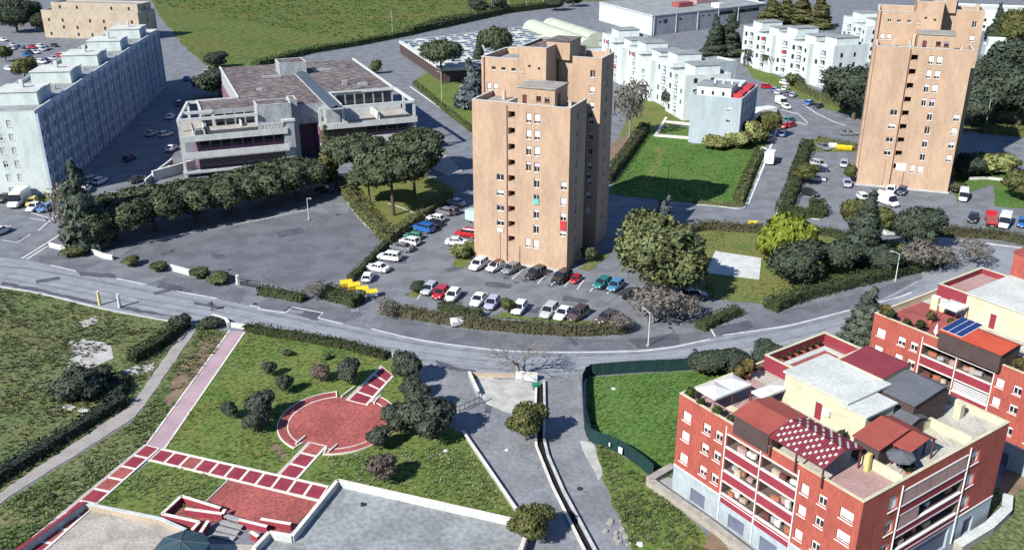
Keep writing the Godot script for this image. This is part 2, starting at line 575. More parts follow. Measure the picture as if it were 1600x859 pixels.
	plain("solar_cell", Color(0.012, 0.03, 0.12), 0.15)
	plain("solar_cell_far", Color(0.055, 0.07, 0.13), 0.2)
	plain("sky_glass", Color(0.05, 0.06, 0.075), 0.35)
	plain("tyre", Color(0.012, 0.012, 0.013), 0.9)
	plain("rim", Color(0.35, 0.36, 0.38), 0.4, 0.5)
	plain("car_glass", Color(0.015, 0.018, 0.024), 0.08)
	plain("lamp_clear", Color(0.6, 0.62, 0.63), 0.2)
	plain("lamp_red", Color(0.3, 0.01, 0.01), 0.25)
	plain("plastic_dark", Color(0.02, 0.021, 0.023), 0.7)
	plain("plate", Color(0.6, 0.6, 0.58), 0.5)
	plain("bin_yellow", Color(0.62, 0.46, 0.02), 0.45)
	plain("bin_silver", Color(0.42, 0.46, 0.49), 0.45, 0.3)
	plain("bin_white", Color(0.6, 0.62, 0.62), 0.5)
	plain("bin_green", Color(0.02, 0.16, 0.1), 0.5)
	plain("cloth_red", Color(0.4, 0.03, 0.04), 0.8)
	plain("cloth_white", Color(0.62, 0.62, 0.6), 0.85)
	plain("cloth_teal", Color(0.1, 0.42, 0.36), 0.8)
	plain("skin", Color(0.4, 0.24, 0.17), 0.7)
	plain("clothes_dark", Color(0.02, 0.022, 0.03), 0.85)
	plain("terracotta", Color(0.3, 0.11, 0.06), 0.85)
	plain("yellow_plaster", Color(0.5, 0.42, 0.16), 0.85)
	var fol := StandardMaterial3D.new()
	fol.resource_name = "foliage"
	fol.vertex_color_use_as_albedo = true
	fol.roughness = 0.85
	fol.metallic_specular = 0.2
	fol.backlight_enabled = true
	fol.backlight = Color(0.4, 0.4, 0.4)
	mats.foliage = fol
	var vc := StandardMaterial3D.new()
	vc.resource_name = "tinted"
	vc.vertex_color_use_as_albedo = true
	vc.roughness = 0.85
	mats.tinted = vc
	for c in [["white", Color(0.66, 0.67, 0.68)], ["silver", Color(0.36, 0.39, 0.42)], ["grey", Color(0.16, 0.165, 0.175)], ["black", Color(0.014, 0.015, 0.018)], ["red", Color(0.36, 0.012, 0.02)],
			["maroon", Color(0.11, 0.018, 0.02)], ["blue", Color(0.02, 0.11, 0.36)], ["navy", Color(0.02, 0.03, 0.1)], ["teal", Color(0.015, 0.15, 0.15)], ["sky", Color(0.05, 0.19, 0.34)],
			["lilac", Color(0.33, 0.33, 0.47)], ["yellow", Color(0.55, 0.42, 0.06)], ["brown", Color(0.06, 0.045, 0.05)], ["green", Color(0.03, 0.2, 0.13)], ["mint", Color(0.36, 0.56, 0.5)]]:
		var p := plain("car_" + c[0], c[1], 0.28)
		p.clearcoat_enabled = true
		p.clearcoat = 0.6
		p.clearcoat_roughness = 0.1

# ---------- the setting: ground ----------
func area(called: String, pts: Array, mat_name: String, h: float, rag := 0.25, sd := 1, step := 1.4) -> MeshInstance3D:

	var m := MB.new()
	m.sheet(ragged(pts, step, rag, sd) if rag > 0.0 else pts, h)
	if m.v.is_empty(): m.sheet(pts, h)
	return ground_piece(called, m.mesh(), mats[mat_name])

func build_ground() -> void:
	var m := MB.new()
	m.quad(Vector3(-1600, 0, 300), Vector3(1600, 0, 300), Vector3(1600, 0, -2600), Vector3(-1600, 0, -2600), Vector3.UP)
	ground_piece("ground", m.mesh(), mats.asphalt)
	for q in [[-900, 900, 400, -66], [-900, -112, -66.01, -150], [122, 900, -66.01, -150]]:   # open grassland on the camera's side of the quarter
		var w := MB.new()
		w.quad(Vector3(q[0], 0.004, q[2]), Vector3(q[1], 0.004, q[2]), Vector3(q[1], 0.004, q[3]), Vector3(q[0], 0.004, q[3]), Vector3.UP)
		ground_piece("grassland", w.mesh(), mats.rough_grass)
	# fields and lawns
	area("meadow", spots([-659.6, -1499.5, 242.5, -1499.5, 32.7, -545.8, 17.5, -524.3, -19.4, -483.4, -41.4, -439.5, -45.8, -425.1, -64, -393.8, -81, -372.6, -88.3, -360.6, -95.4, -336.1, -107.2, -333.5, -124.1, -365, -150.5, -421.2, -181, -488.5, -207.2, -552.3]), "meadow", 0.05, 1.2, 3, 5.0)
	area("meadow", spots([242.5, -1499.5, 1067, -1499.5, 497, -625.8, 275.8, -594.3, 159.7, -572.5, 58.1, -545.8, 36.3, -545.8]), "meadow", 0.046, 1.0, 4, 6.0)
	area("rough_field", spots([-112.45, -141.65, -83.11, -138.19, -75.67, -135.62, -63.65, -130.01, -58.41, -127.92, -51.49, -125.89, -47.99, -124.56, -48.25, -117.46, -47.99, -101.25, -48.64, -98.8, -54.94, -82.84, -58.06, -77.43, -71.56, -74.43]), "rough_grass", 0.05, 0.2, 5)
	area("lawn", spots([-46.29, -123.69, -41.45, -121.98, -42.69, -91.99, -46.41, -80.61, -48.34, -73.57, -50.26, -68.94, -57.44, -68.94, -53.91, -80.83, -46.51, -96.73, -46.11, -99.86]), "rough_grass", 0.05, 0.15, 6)
	area("lawn", spots([-38.96, -121.76, -29.39, -119.28, -21.62, -116.48, -17.19, -114.16, -15.46, -111.37, -12.14, -106.46, -8.39, -97.03, -5.77, -94.18, 1.55, -76.61, 0, -75.41, -18.64, -83.41, -19.74, -83.76, -40.32, -91.19]), "lawn", 0.05, 0.0)
	area("lawn", spots([-40.92, -88.73, -31.11, -85.29, -32.48, -80.83, -32.68, -75.61, -35.95, -77.63, -44.52, -79.96]), "lawn", 0.05, 0.0)
	area("lawn", spots([10.01, -108.17, 17.09, -109.22, 24.52, -110.11, 34.37, -113.41, 39.71, -113.59, 34.96, -97.03, 18.48, -88.35, 17.64, -84.93, 15.57, -86.13, 14.47, -88.6, 11.82, -91.06, 9.54, -93.9, 9.23, -100.01]), "lawn_lush", 0.05, 0.12, 7)
	area("lawn", spots([9.57, -93.35, 11.78, -90.66, 14.4, -88.1, 15.33, -85.41, 19.28, -75.91, 21.13, -69.81, 12.08, -69.81, 11.65, -74.43, 10.63, -80.61, 9.93, -86.37]), "lawn", 0.05, 0.3, 8)
	area("lawn", spots([20.1, -187.8, 25.9, -207.7, 33.8, -237, 36.4, -247.5, 48.6, -247.5, 45.2, -228.5, 59.7, -235.6, 71.8, -253.4, 73.8, -256.5, 61.8, -220, 47.5, -179.3, 31.9, -183.5, 24.9, -186.1]), "lawn_lush", 0.05, 0.25, 9)
	area("garden", spots([25.4, -224.8, 41, -297.3, 46.4, -319, 52.1, -287.5, 51.7, -262.8, 49.2, -248.9, 36.3, -248.9, 33.5, -238.3, 25.5, -207.7]), "dry_grass", 0.045, 0.3, 10)
	area("lawn", spots([32.1, -164.5, 35.8, -168.9, 46.5, -167, 60.4, -164.9, 72.3, -158.1, 71.2, -150.8, 64.28, -143.3, 51.7, -137.41, 44.78, -134.86, 40.27, -131.19, 31.1, -133.62, 30.57, -140.57, 30.4, -152.1]), "dry_grass", 0.05, 0.3, 11)
	area("lawn", spots([90.7, -179.7, 94.2, -186.5, 105.3, -194.7, 98.5, -179.7, 114.5, -174.9, 127, -196.6, 110.6, -209.9, 102.2, -207.7]), "lawn_lush", 0.05, 0.3, 12)
	area("lawn", spots([116.5, -240.4, 122.6, -242.5, 132.7, -235.6, 151.5, -223, 225.4, -343.9, 178.4, -343.9, 153.3, -319]), "rough_grass", 0.045, 0.4, 13)
	area("lawn", spots([86.3, -346.6, 93.8, -310, 97.9, -282.8, 102.7, -271.2, 99.4, -258, 91.8, -269.5, 87.1, -293.3, 82.3, -319]), "lawn", 0.05, 0.2, 14)
	area("lawn", spots([76.1, -233.7, 80.9, -234.3, 88.5, -227.9, 85.4, -221.2, 73.7, -222.4, 66.9, -204.6, 60.3, -187.4, 57.9, -178.9, 62.1, -176.5, 61, -172.2, 53.2, -174.1, 60.1, -191.5, 67.7, -211.5]), "lawn", 0.05, 0.15, 15)
	area("garden", spots([-38, -193.8, -23.6, -160.4, -12.8, -183.9, -12.1, -191, -17.1, -198.6, -26.3, -204.6, -36.1, -207.7]), "dry_grass", 0.05, 0.15, 16)
	area("lawn", spots([-32.9, -311.1, -26, -346.6, -12.5, -331, -9.5, -246, -11.1, -243.2]), "lawn", 0.05, 0.2, 17)
	area("planting_bed", spots([-10.34, -147.85, -9.6, -154.5, -6.3, -155.8, -6.2, -150.8, -8.71, -146.12]), "dry_grass", 0.06, 0.2, 18)
	area("planting_bed", spots([11.55, -146.12, 15.3, -153.3, 17.5, -152.7, 12.98, -144.98]), "dry_grass", 0.06, 0.1, 19)
	area("planting_bed", spots([-16.69, -134.86, -15.66, -138.97, -14.15, -138.45, -14.97, -133.87]), "dry_grass", 0.06, 0.1, 20)
	area("planting_bed", spots([-2.91, -127.24, 0, -126.33, 11.33, -123.26, 16, -122.83, 15.28, -125, 2.9, -126.78, -0.98, -128.61]), "lawn", 0.06, 0.15, 21)
	area("verge", spots([-119.2, -192.8, -109.1, -189.2, -96.5, -185.7, -96.8, -191, -93.1, -183.9, -95.9, -181.4, -106.4, -183.9, -116.8, -188.3]), "dry_grass", 0.05, 0.3, 22)
	area("bare_ground", spots([22.6, -220, 25.8, -231.1, 31.2, -240.4, 33.6, -236.3, 27.4, -216.5, 24.3, -213.2]), "bare_soil", 0.055, 0.4, 23)
	area("bare_ground", spots([-4.93, -108.52, 3.19, -106.79, 2.71, -100.01, 0, -98.8, -3.54, -101.25]), "pale_soil", 0.03, 0.6, 24)
	area("bare_ground", spots([7.88, -92.8, 9.45, -92.8, 10.23, -85.77, 9.38, -84.93, 8.56, -88.86]), "pale_soil", 0.058, 0.3, 25)
	area("bare_ground", spots([-63.48, -118.67, -60.88, -119.89, -56.96, -117.46, -55.06, -113.59, -57, -110.65, -60.27, -111.01, -61.38, -115.12]), "pale_soil", 0.056, 0.8, 26, 0.35)
	area("bare_ground", spots([-64.84, -124.78, -63, -127.24, -61.9, -124.12, -63.43, -122.83]), "pale_soil", 0.056, 0.5, 27, 0.35)
	area("bare_ground", spots([-52.17, -110.65, -48.95, -112.29, -48.28, -109.93, -51.01, -108.52]), "pale_soil", 0.056, 0.5, 28, 0.7)
	area("bare_ground", spots([-45, -113.59, -43.85, -121.55, -41.56, -120.72, -42.39, -108.17, -42.83, -100.01, -44.32, -101.56]), "bare_soil", 0.054, 0.6, 29, 0.8)
	area("bare_ground", spots([-28.18, -91.46, -27.6, -92.8, -25.6, -89.88, -26.04, -88.6]), "bare_soil", 0.055, 0.4, 30, 0.6)
	area("bare_ground", spots([18.81, -73.47, 20.02, -76.41, 22.8, -74.43, 24.61, -71.61, 19.93, -69.81]), "bare_soil", 0.055, 0.6, 31, 0.6)
	area("bare_ground", spots([49.26, -79.53, 51.16, -82.84, 56.43, -85.77, 63.83, -86.37, 54.35, -69.81, 42.27, -69.81, 45.59, -74.43]), "rough_grass", 0.05, 0.3, 32)
	area("bare_ground", spots([52.19, -82.84, 54.75, -86.37, 58.21, -87.85, 57.4, -84.93, 53.97, -82.27]), "bare_soil", 0.056, 0.3, 33)
	# worn trail across the lush lawn
	area("worn_trail", spots([27.5, -192.8, 29.1, -192.8, 37.1, -217.7, 36.9, -227.3, 35.8, -226, 35.2, -217.7]), "dry_grass", 0.056, 0.5, 34, 0.8)
	# pale concrete court in the little park, and the forecourt slabs by the shops
	var c := MB.new()
	c.prism(spots([36.3, -154.2, 43.7, -150.8, 40.99, -141.38, 32.73, -144.13]), 0.0, 0.14)
	ground_piece("concrete_court", c.mesh(), mats.concrete_pale)
	c = MB.new()
	c.prism(spots([32.03, -144.98, 33.33, -146.12, 32.95, -144.13, 31.82, -143.3]), 0.0, 0.1)
	ground_piece("concrete_path", c.mesh(), mats.concrete)
	c = MB.new()
	c.prism(spots([-21.5, -221.2, -18.7, -224.2, -11.4, -204.6, -14.4, -200.5, -19, -207.7, -21.8, -211]), 0.0, 0.12)
	ground_piece("concrete_forecourt", c.mesh(), mats.concrete)
	c = MB.new()
	for s in [spots([37, -237, 43.2, -258, 43.7, -257.2, 37.9, -237]), spots([37, -237, 38, -238.3, 46.3, -235.6, 45.8, -233.7]), spots([42.1, -252.6, 42.7, -253.4, 49, -251.1, 48.6, -248.9])]:
		c.prism(s, 0.0, 0.35)
	tag(part(self, "garden_kerb", c.mesh(), mats.white_kerb), "low white kerb framing the lawn beds beside the grey-blue end block", "kerb")

func line(called: String, pts: Array, w := 0.24, h := 0.034) -> void:
	var m := MB.new()
	m.ribbon(pts, w, h)
	ground_piece(called, m.mesh(), mats.paint_line)

func kerb(pts: Array, w := 0.22, top := 0.14, curved := true, mat_name := "kerb") -> void:
	var m := MB.new()
	var q := smooth(pts, 4) if curved else pts
	for i in q.size() - 1:
		var a: Vector3 = q[i]
		var b: Vector3 = q[i + 1]
		var s := (b - a).cross(Vector3.UP).normalized() * w * 0.5
		m.quad(a - s + Vector3.UP * top, a + s + Vector3.UP * top, b + s + Vector3.UP * top, b - s + Vector3.UP * top, Vector3.UP)
		m.quad(a - s, b - s, b - s + Vector3.UP * top, a - s + Vector3.UP * top, -s)
		m.quad(a + s, b + s, b + s + Vector3.UP * top, a + s + Vector3.UP * top, s)
	ground_piece("kerb", m.mesh(), mats[mat_name])

func build_roads() -> void:
	# the yard, the lay-bys, the streets
	area("asphalt_yard", spots([-69.2, -151.1, -68.3, -158.1, -59.9, -163.1, -53.7, -167.8, -47.6, -171.8, -41, -176.1, -33.1, -174.9, -32.3, -179.7, -28.4, -170.3, -23.3, -158.7, -26.54, -148.74, -29.26, -139.77, -30.6, -137.92, -33.96, -136.64, -40.83, -140.3, -45.09, -141.65, -53.75, -143.85, -61.73, -148.15]), "asphalt_yard", 0.008, 0.0)
	area("lay_by", spots([-83.7, -152.7, -76.4, -151.4, -66.25, -148.44, -54.46, -142.74, -41.16, -136.64, -32.36, -133.87, -25.54, -129.31, -19.44, -127.69, -9.44, -123.26, 0, -120.92, 13.78, -119.28, 18.5, -120.3, 24.22, -121.34, 30.07, -122.61, 41.2, -129.07, 51.58, -133.87, 63.04, -140.03, 69.64, -143.3, 67.74, -138.71, 50.93, -128.84, 41.77, -124.12, 28.52, -119.48, 18.81, -115.7, 8.93, -115.31, -0.9, -115.7, -14.74, -119.68, -20.68, -122.61, -35.1, -128.15, -46.58, -133.38, -59.92, -138.97, -73.66, -144.41, -81.7, -148.44]), "asphalt_dark", 0.012, 0.25, 41)
	area("driveway_mouth", spots([-72.5, -144.98, -60.02, -138.97, -57.45, -142.74, -66.25, -148.44, -71.15, -149.63]), "asphalt", 0.016, 0.2, 42)
	area("driveway_mouth", spots([-42.76, -131.92, -40.45, -130.72, -37.04, -136.64, -40.83, -140.3, -44.91, -141.38, -42.74, -136.38]), "asphalt", 0.016, 0.2, 43)
	area("driveway_mouth", spots([-25.1, -124.34, -19.71, -122.4, -18.03, -127.24, -19.62, -133.87, -21.24, -133.87, -21.91, -128.61]), "asphalt", 0.016, 0.2, 44)
	area("main_road", smooth(spots([-118.2, -157.1, -89.9, -151.4, -79.45, -147.85, -73.91, -144.98, -60.01, -139.24, -46.65, -133.62, -35.21, -128.61, -25.23, -124.56, -14.76, -119.89, -9.1, -117.86, -0.9, -115.89, 4.47, -115.5, 13.42, -115.5, 18.84, -115.89, 28.56, -119.68, 41.83, -124.34, 51.01, -129.07, 60.68, -133.87, 67.46, -140.57, 71.6, -150.8, 78.9, -161.1]), 5) + smooth(spots([92.1, -155.8, 110.79, -149.03, 93.3, -121.55, 80.11, -140.57, 68.35, -132.89, 57.64, -125.89, 48.04, -120.1, 39.52, -116.08, 34.51, -113.97, 24.68, -111.01, 17.2, -110.11, 8.98, -109.4, 3.38, -107.82, -0.85, -108.69, -5.56, -109.4, -9.51, -110.83, -14.04, -112.85, -17.21, -114.35, -29.52, -119.89, -39.51, -123.47, -47.89, -125.44, -58.59, -128.38, -63.85, -130.48, -75.91, -136.12, -83.38, -138.71, -110.37, -144.98]), 5), "asphalt_road", 0.02, 0.0)
	area("driveway", spots([-13.93, -111.74, -9.5, -110.65, -5.55, -109.22, -0.85, -108.52, 3.8, -107.65, 8.97, -109.22, 9.15, -100.01, 9, -92.8, 10.74, -81.71, 12.42, -72.53, 13.16, -68.94, -2.39, -68.94, 1.43, -77.02, -5.77, -94.18, -8.39, -97.03, -11.72, -106.46]), "asphalt_drive", 0.016, 0.0)
	area("side_street", spots([47.2, -177.7, 53.8, -196.1, 62.7, -221.8, 73.4, -253.4, 77.3, -267.8, 79.2, -297.3, 79.3, -331, 84.2, -388.7, 94.4, -399, 89, -333.5, 87.5, -287.5, 94.9, -256.5, 99.5, -244.6, 93.6, -228.5, 81.3, -235.6, 78.3, -239, 64.3, -204.6, 52.4, -173.8]), "asphalt", 0.012, 0.0)
	area("cross_street", spots([17.7, -179.7, 31.5, -181.4, 47.2, -177.7, 52.4, -173.8, 62.2, -170.3, 79.9, -162.5, 78.4, -160.4, 74, -162.5, 60.8, -166, 46.7, -168.1, 34.8, -170.3, 24.9, -170.7, 17.2, -168.1]), "asphalt", 0.014, 0.0)
	area("shop_street", spots([-62.7, -385.4, -50.4, -392.1, -35.2, -343.9, -33.7, -316.7, -9.3, -241.8, -7.7, -193.8, -15.6, -220, -26.5, -248.9, -40.1, -310]), "asphalt", 0.008, 0.0)
	# repaired strips and tyre-worn bands
	for r in [spots([-84.32, -140.57, -76.63, -137.67, -64.53, -132.16, -64.04, -130.96, -76.03, -136.38, -83.64, -139.24]), spots([-61.06, -131.19, -51.37, -127.24, -51.33, -126.56, -60.79, -130.01]), spots([-10.91, -113.22, -5.15, -109.93, -5.12, -109.04, -9.53, -111.01]), spots([-73.58, -144.98, -66.65, -143.85, -65.99, -142.19, -71.97, -142.74]),
			spots([-34.75, -130.96, -28.86, -128.15, -29.21, -125.44, -35.42, -129.54]), spots([16.51, -119.07, 24.19, -121.13, 24.01, -117.86, 17.99, -116.28]), spots([-57.97, -140.57, -51.7, -137.41, -52.15, -135.62, -57.76, -138.19]), spots([29.45, -123.26, 30.61, -120.72, 35.87, -123.26, 35.54, -125.89]),
			spots([-44.6, -164.5, -40.3, -167, -38.9, -163.8, -43.1, -161.1]), spots([-53.3, -153.3, -50.7, -152.7, -50.3, -150.5, -52.7, -151.1]), spots([-50.26, -132.89, -44.54, -130.48, -44.47, -129.54, -49.8, -131.43]), spots([-4.22, -140.57, 0, -139.5, -0.21, -137.92, -4.38, -138.71]), spots([8.14, -134.86, 12.1, -133.38, 11.59, -131.92, 7.84, -132.89])]:
		area("road_repair", r, "asphalt_repair", 0.027, 0.25, 45, 0.6)
	# lengthwise wear of the main road, small repairs, cracks and drain covers
	var mid := spots([-114.2, -150.8, -86.42, -144.69, -76.47, -141.38, -58.05, -133.87, -45.32, -129.07, -34.18, -124.12, -24.48, -120.1, -14.37, -116.08, -5.29, -113.41, 4.36, -112.11, 13.13, -112.47, 22.09, -113.78, 30.63, -116.48, 40.76, -120.51, 49.59, -124.78, 59.21, -130.01, 69.83, -138.71])
	for k in 7:
		var off: float = [-3.1, -2.3, -1.2, 0.3, 1.1, 2.2, 3.0][k]
		var lane := []
		var sm := smooth(mid, 6)
		for i in sm.size():
			var d2: Vector3 = (sm[mini(i + 1, sm.size() - 1)] - sm[maxi(i - 1, 0)]).normalized().cross(Vector3.UP)
			lane.append(sm[i] + d2 * (off + sin(i * 0.31 + k) * 0.16))
		var wm := MB.new()
		wm.ribbon(lane, [0.55, 0.8, 0.5, 0.35, 0.8, 0.6, 0.5][k], 0.0225 + k * 0.0004)
		ground_piece("road_wear", wm.mesh(), mats["road_worn" if k % 2 else "road_polished"])
	var rr := RandomNumberGenerator.new()
	rr.seed = 5
	for q in [[spots([-73.78, -140.57, 26.76, -115.12]), 16, 2.0], [spots([-18.7, -158.4, 10.05, -132.89]), 9, 7.0], [spots([-60.9, -152.1, -31.6, -152.1]), 8, 8.0], [spots([73.1, -214.3, 88.1, -172.6]), 7, 6.0], [spots([-1.59, -100.01, 6.94, -83.99]), 6, 4.0], [spots([-96.3, -168.9, -80.61, -146.12]), 4, 6.0], [spots([50.4, -189.2, 78.3, -261.2]), 5, 2.0], [spots([-39.4, -319, -12.5, -220]), 5, 5.0]]:
		for i in q[1]:
			var c0: Vector3 = q[0][0].lerp(q[0][1], rr.randf()) + Vector3(rr.randfn(), 0, rr.randfn()) * q[2] * 0.6
			if i % 2 == 0:
				var e := Vector3(cos(rr.randf() * TAU), 0, sin(rr.randf() * TAU))
				var crack := [c0]
				for j in 7: crack.append(crack[-1] + (e + Vector3(rr.randfn(), 0, rr.randfn()) * 0.55).normalized() * (0.5 + rr.randf()))
				var cm := MB.new()
				cm.ribbon(crack, 0.07, 0.029)
				ground_piece("road_crack", cm.mesh(), mats.asphalt_repair)
			elif i % 4 == 1:
				var dm := MB.new()
				dm.sheet(arc(c0, 0.36, 0, TAU * 11 / 12, 11), 0.0295)
				ground_piece("drain_cover", dm.mesh(), mats.dark_steel)
			else:
				var a2 := rr.randf() * TAU
				var e1 := Vector3(cos(a2), 0, sin(a2)) * (0.6 + rr.randf() * 1.8)
				var e2 := Vector3(-sin(a2), 0, cos(a2)) * (0.3 + rr.randf() * 0.7)
				area("road_repair", [c0 - e1 - e2, c0 + e1 - e2, c0 + e1 + e2, c0 - e1 + e2], "road_worn" if rr.randf() < 0.4 else "asphalt_repair", 0.0275 + i * 0.00005, 0.12, 46 + i, 0.5)
	for i in 34:   # oil stains in the bays
		var o1: Vector3 = spot(-15.31, -135.37).lerp(spot(9.61, -125.89), rr.randf()) if i % 2 else spot(-5.99, -146.12).lerp(spot(16.46, -136.64), rr.randf())
		if i % 5 == 0: o1 = spot(-23.77, -144.69).lerp(spot(-12.7, -174.5), rr.randf())
		o1 += Vector3(rr.randfn() * 1.2, 0, rr.randfn() * 1.2)
		area("oil_stain", arc(o1, 0.3 + rr.randf() * 0.5, 0, TAU * 9 / 10, 9), "asphalt_repair", 0.0282 + i * 0.00004, 0.12, 90 + i, 0.4)
	# painted lines
	for l in [spots([-79.38, -147.71, -73.97, -145.12]), spots([-65.88, -141.92, -60.06, -139.37]), spots([-54.02, -136.64, -46.69, -133.75]), spots([-40.84, -131.08, -39.1, -130.48, -39.22, -129.77, -34.59, -128.49]), spots([-34.59, -128.49, -34.05, -130.48, -28.9, -128.38, -29.33, -126.56, -25.23, -124.56]),
			spots([-94.2, -160.1, -90.6, -158.7, -90.3, -163.1]), spots([-97.5, -176.5, -89.8, -171.5, -89.8, -170.3, -94.7, -172.2]), spots([-89.7, -165.2, -90.1, -168.9, -90.2, -174.5]), spots([23.55, -117.26, 28.52, -119.48]), spots([29.19, -124.34, 29.42, -120.3])]:
		line("road_marking", l)
	line("road_marking", smooth(spots([-20.71, -122.83, -14.76, -119.89, -9.1, -117.86, -0.9, -115.89, 4.47, -115.5, 13.42, -115.5, 18.84, -115.89, 23.55, -117.26]), 5))
	line("road_marking", smooth(spots([30.61, -120.72, 37.65, -122.83, 41.8, -124.23, 50.97, -128.96, 60.68, -133.87, 64.11, -136.12]), 5))
	line("road_marking", spots([-33.3, -302.5, -20.6, -269.5, -9.2, -239]), 0.5)
	line("road_marking", spots([-85.9, -150.8, -84.6, -163.1]), 0.3)
	line("road_marking", spots([-84.9, -150.5, -84.2, -156.8]), 0.3)
	line("road_marking", spots([48.5, -181.4, 58.1, -207.7, 71.2, -244.6]), 0.55)
	line("road_marking", spots([53.3, -175.3, 60.9, -193.8, 68.2, -213.2, 75.8, -232.4]), 0.55)
	line("road_marking", spots([87.2, -275.5, 87.6, -263.6, 89.3, -253.4, 91, -248.9]), 0.4)
	for i in 6:   # bays in front of the near tower
		line("parking_bay_line", [spot(-3.46, -144.98).lerp(spot(21.61, -135.11), i / 6.0), spot(-2.2, -147.85).lerp(spot(23.35, -138.71), i / 6.0)], 0.2)
	for l in [spots([0, -141.65, 1.29, -144.41]), spots([4.2, -139.77, 5.68, -143.3]), spots([6.37, -138.97, 7.66, -142.19]), spots([8.53, -138.45, 10.11, -142.19]), spots([10.55, -137.41, 11.84, -141.11]), spots([12.53, -136.38, 13.85, -139.77]), spots([15.24, -135.62, 16.34, -138.45]), spots([-15.02, -133.38, -14.16, -137.41]), spots([76, -187, 77.4, -190.5]), spots([78.2, -186.5, 79.8, -190.5])]:
		line("parking_bay_line", l, 0.2)
	# kerbs
	kerb(spots([-91.09, -141.38, -83.11, -138.19, -75.67, -135.62, -63.65, -130.01, -58.41, -127.92, -51.53, -125.44]), 0.35, 0.16)
	kerb(spots([31.5, -181.2, 40.5, -180.1, 45.3, -178.1, 47, -178.5, 47.9, -180.6, 53.5, -196.1, 61.3, -218.3]), 0.25, 0.15)
	kerb(spots([60.3, -171.5, 56.6, -172.6, 53.4, -173.8, 52.6, -174.5, 54.8, -180.6, 60.7, -194.7, 67.8, -213.2]), 0.25, 0.15)
	kerb(spots([78.4, -161.1, 85.4, -158.7, 92.1, -155.8, 103.3, -151.4]), 0.3, 0.16)
	kerb(spots([-68.4, -158.4, -64, -161.1, -60.2, -164.2]), 0.3, 0.16)
	kerb(spots([-53.8, -168.1, -47.7, -172.2, -41.4, -176.9]), 0.3, 0.16)
	kerb(spots([-25.5, -181.4, -20.5, -176.5, -17.5, -171.1]), 0.2, 0.14)
	kerb(spots([-36.8, -189.2, -30.2, -172.6, -23.3, -158.7]), 0.3, 0.12)
	kerb(spots([82, -264.4, 81.6, -252.6, 79.9, -250.4, 76.2, -262.8, 78.6, -267.8, 81.5, -262.8]), 0.25, 0.14)
	kerb(spots([9.56, -94.18, 9.15, -100.01, 9.54, -106.46, 10.23, -108.87]), 0.2, 0.12)
	kerb(spots([-21.4, -222.4, -18.8, -224.8, -11.4, -204.6]), 0.25, 0.2)

# ---------- the setting: red plaza and tiled paths ----------
# a path of separate tiles between two edges, with pale kerbs; every tile is a piece of its own
func tiled_path(called: String, l0: Vector3, l1: Vector3, r0: Vector3, r1: Vector3, n: int, tile_mat: String, joint := 0.11) -> void:
	var root := Node3D.new()
	root.name = numbered(called)
	add_child(root)
	tag(root, "", "", "", "structure")
	var m := MB.new()
	m.prism([l0, l1, r1, r0], 0.0, 0.08)
	part(root, "bedding", m.mesh(), mats.white_kerb)
	for i in n:
		var t := MB.new()
		var a := (i + joint * 0.75) / n
		var b := (i + 1 - joint * 0.75) / n
		var q := [l0.lerp(l1, a).lerp(r0.lerp(r1, a), joint), l0.lerp(l1, b).lerp(r0.lerp(r1, b), joint), r0.lerp(r1, b).lerp(l0.lerp(l1, b), joint), r0.lerp(r1, a).lerp(l0.lerp(l1, a), joint)]
		t.prism(q, 0.04, 0.09 + rng.randf() * 0.012)
		part(root, "tile", t.mesh(), mats[tile_mat if rng.randf() < 0.8 else "red_paving"])
	for s in [[l0, l1, 0.0], [r0, r1, 1.0]]:
		var k := MB.new()
		k.bar(s[0] + Vector3.UP * 0.07, s[1] + Vector3.UP * 0.07, 0.16, 0.14)
		part(root, "kerb", k.mesh(), mats.white_kerb)

func arc(c: Vector3, r: float, a0: float, a1: float, n: int) -> Array:
	var out := []
	for i in n + 1:
		var an := a0 + (a1 - a0) * i / n
		out.append(c + Vector3(sin(an) * r, 0, -cos(an) * r))
	return out

func ring(m: MB, c: Vector3, r0: float, r1: float, h0: float, h1: float, a0: float, a1: float) -> void:
	var n := int((a1 - a0) * 14)
	var i0 := arc(c, r0, a0, a1, n)
	var i1 := arc(c, r1, a0, a1, n)
	for i in n:
		var u := Vector3.UP
		m.quad(i0[i] + u * h1, i1[i] + u * h1, i1[i + 1] + u * h1, i0[i + 1] + u * h1, u)
		m.quad(i1[i] + u * h0, i1[i + 1] + u * h0, i1[i + 1] + u * h1, i1[i] + u * h1, i1[i] - c)
		m.quad(i0[i] + u * h0, i0[i + 1] + u * h0, i0[i + 1] + u * h1, i0[i] + u * h1, c - i0[i])
	for e in [0, n]:
		m.quad(i0[e] + Vector3.UP * h0, i1[e] + Vector3.UP * h0, i1[e] + Vector3.UP * h1, i0[e] + Vector3.UP * h1)

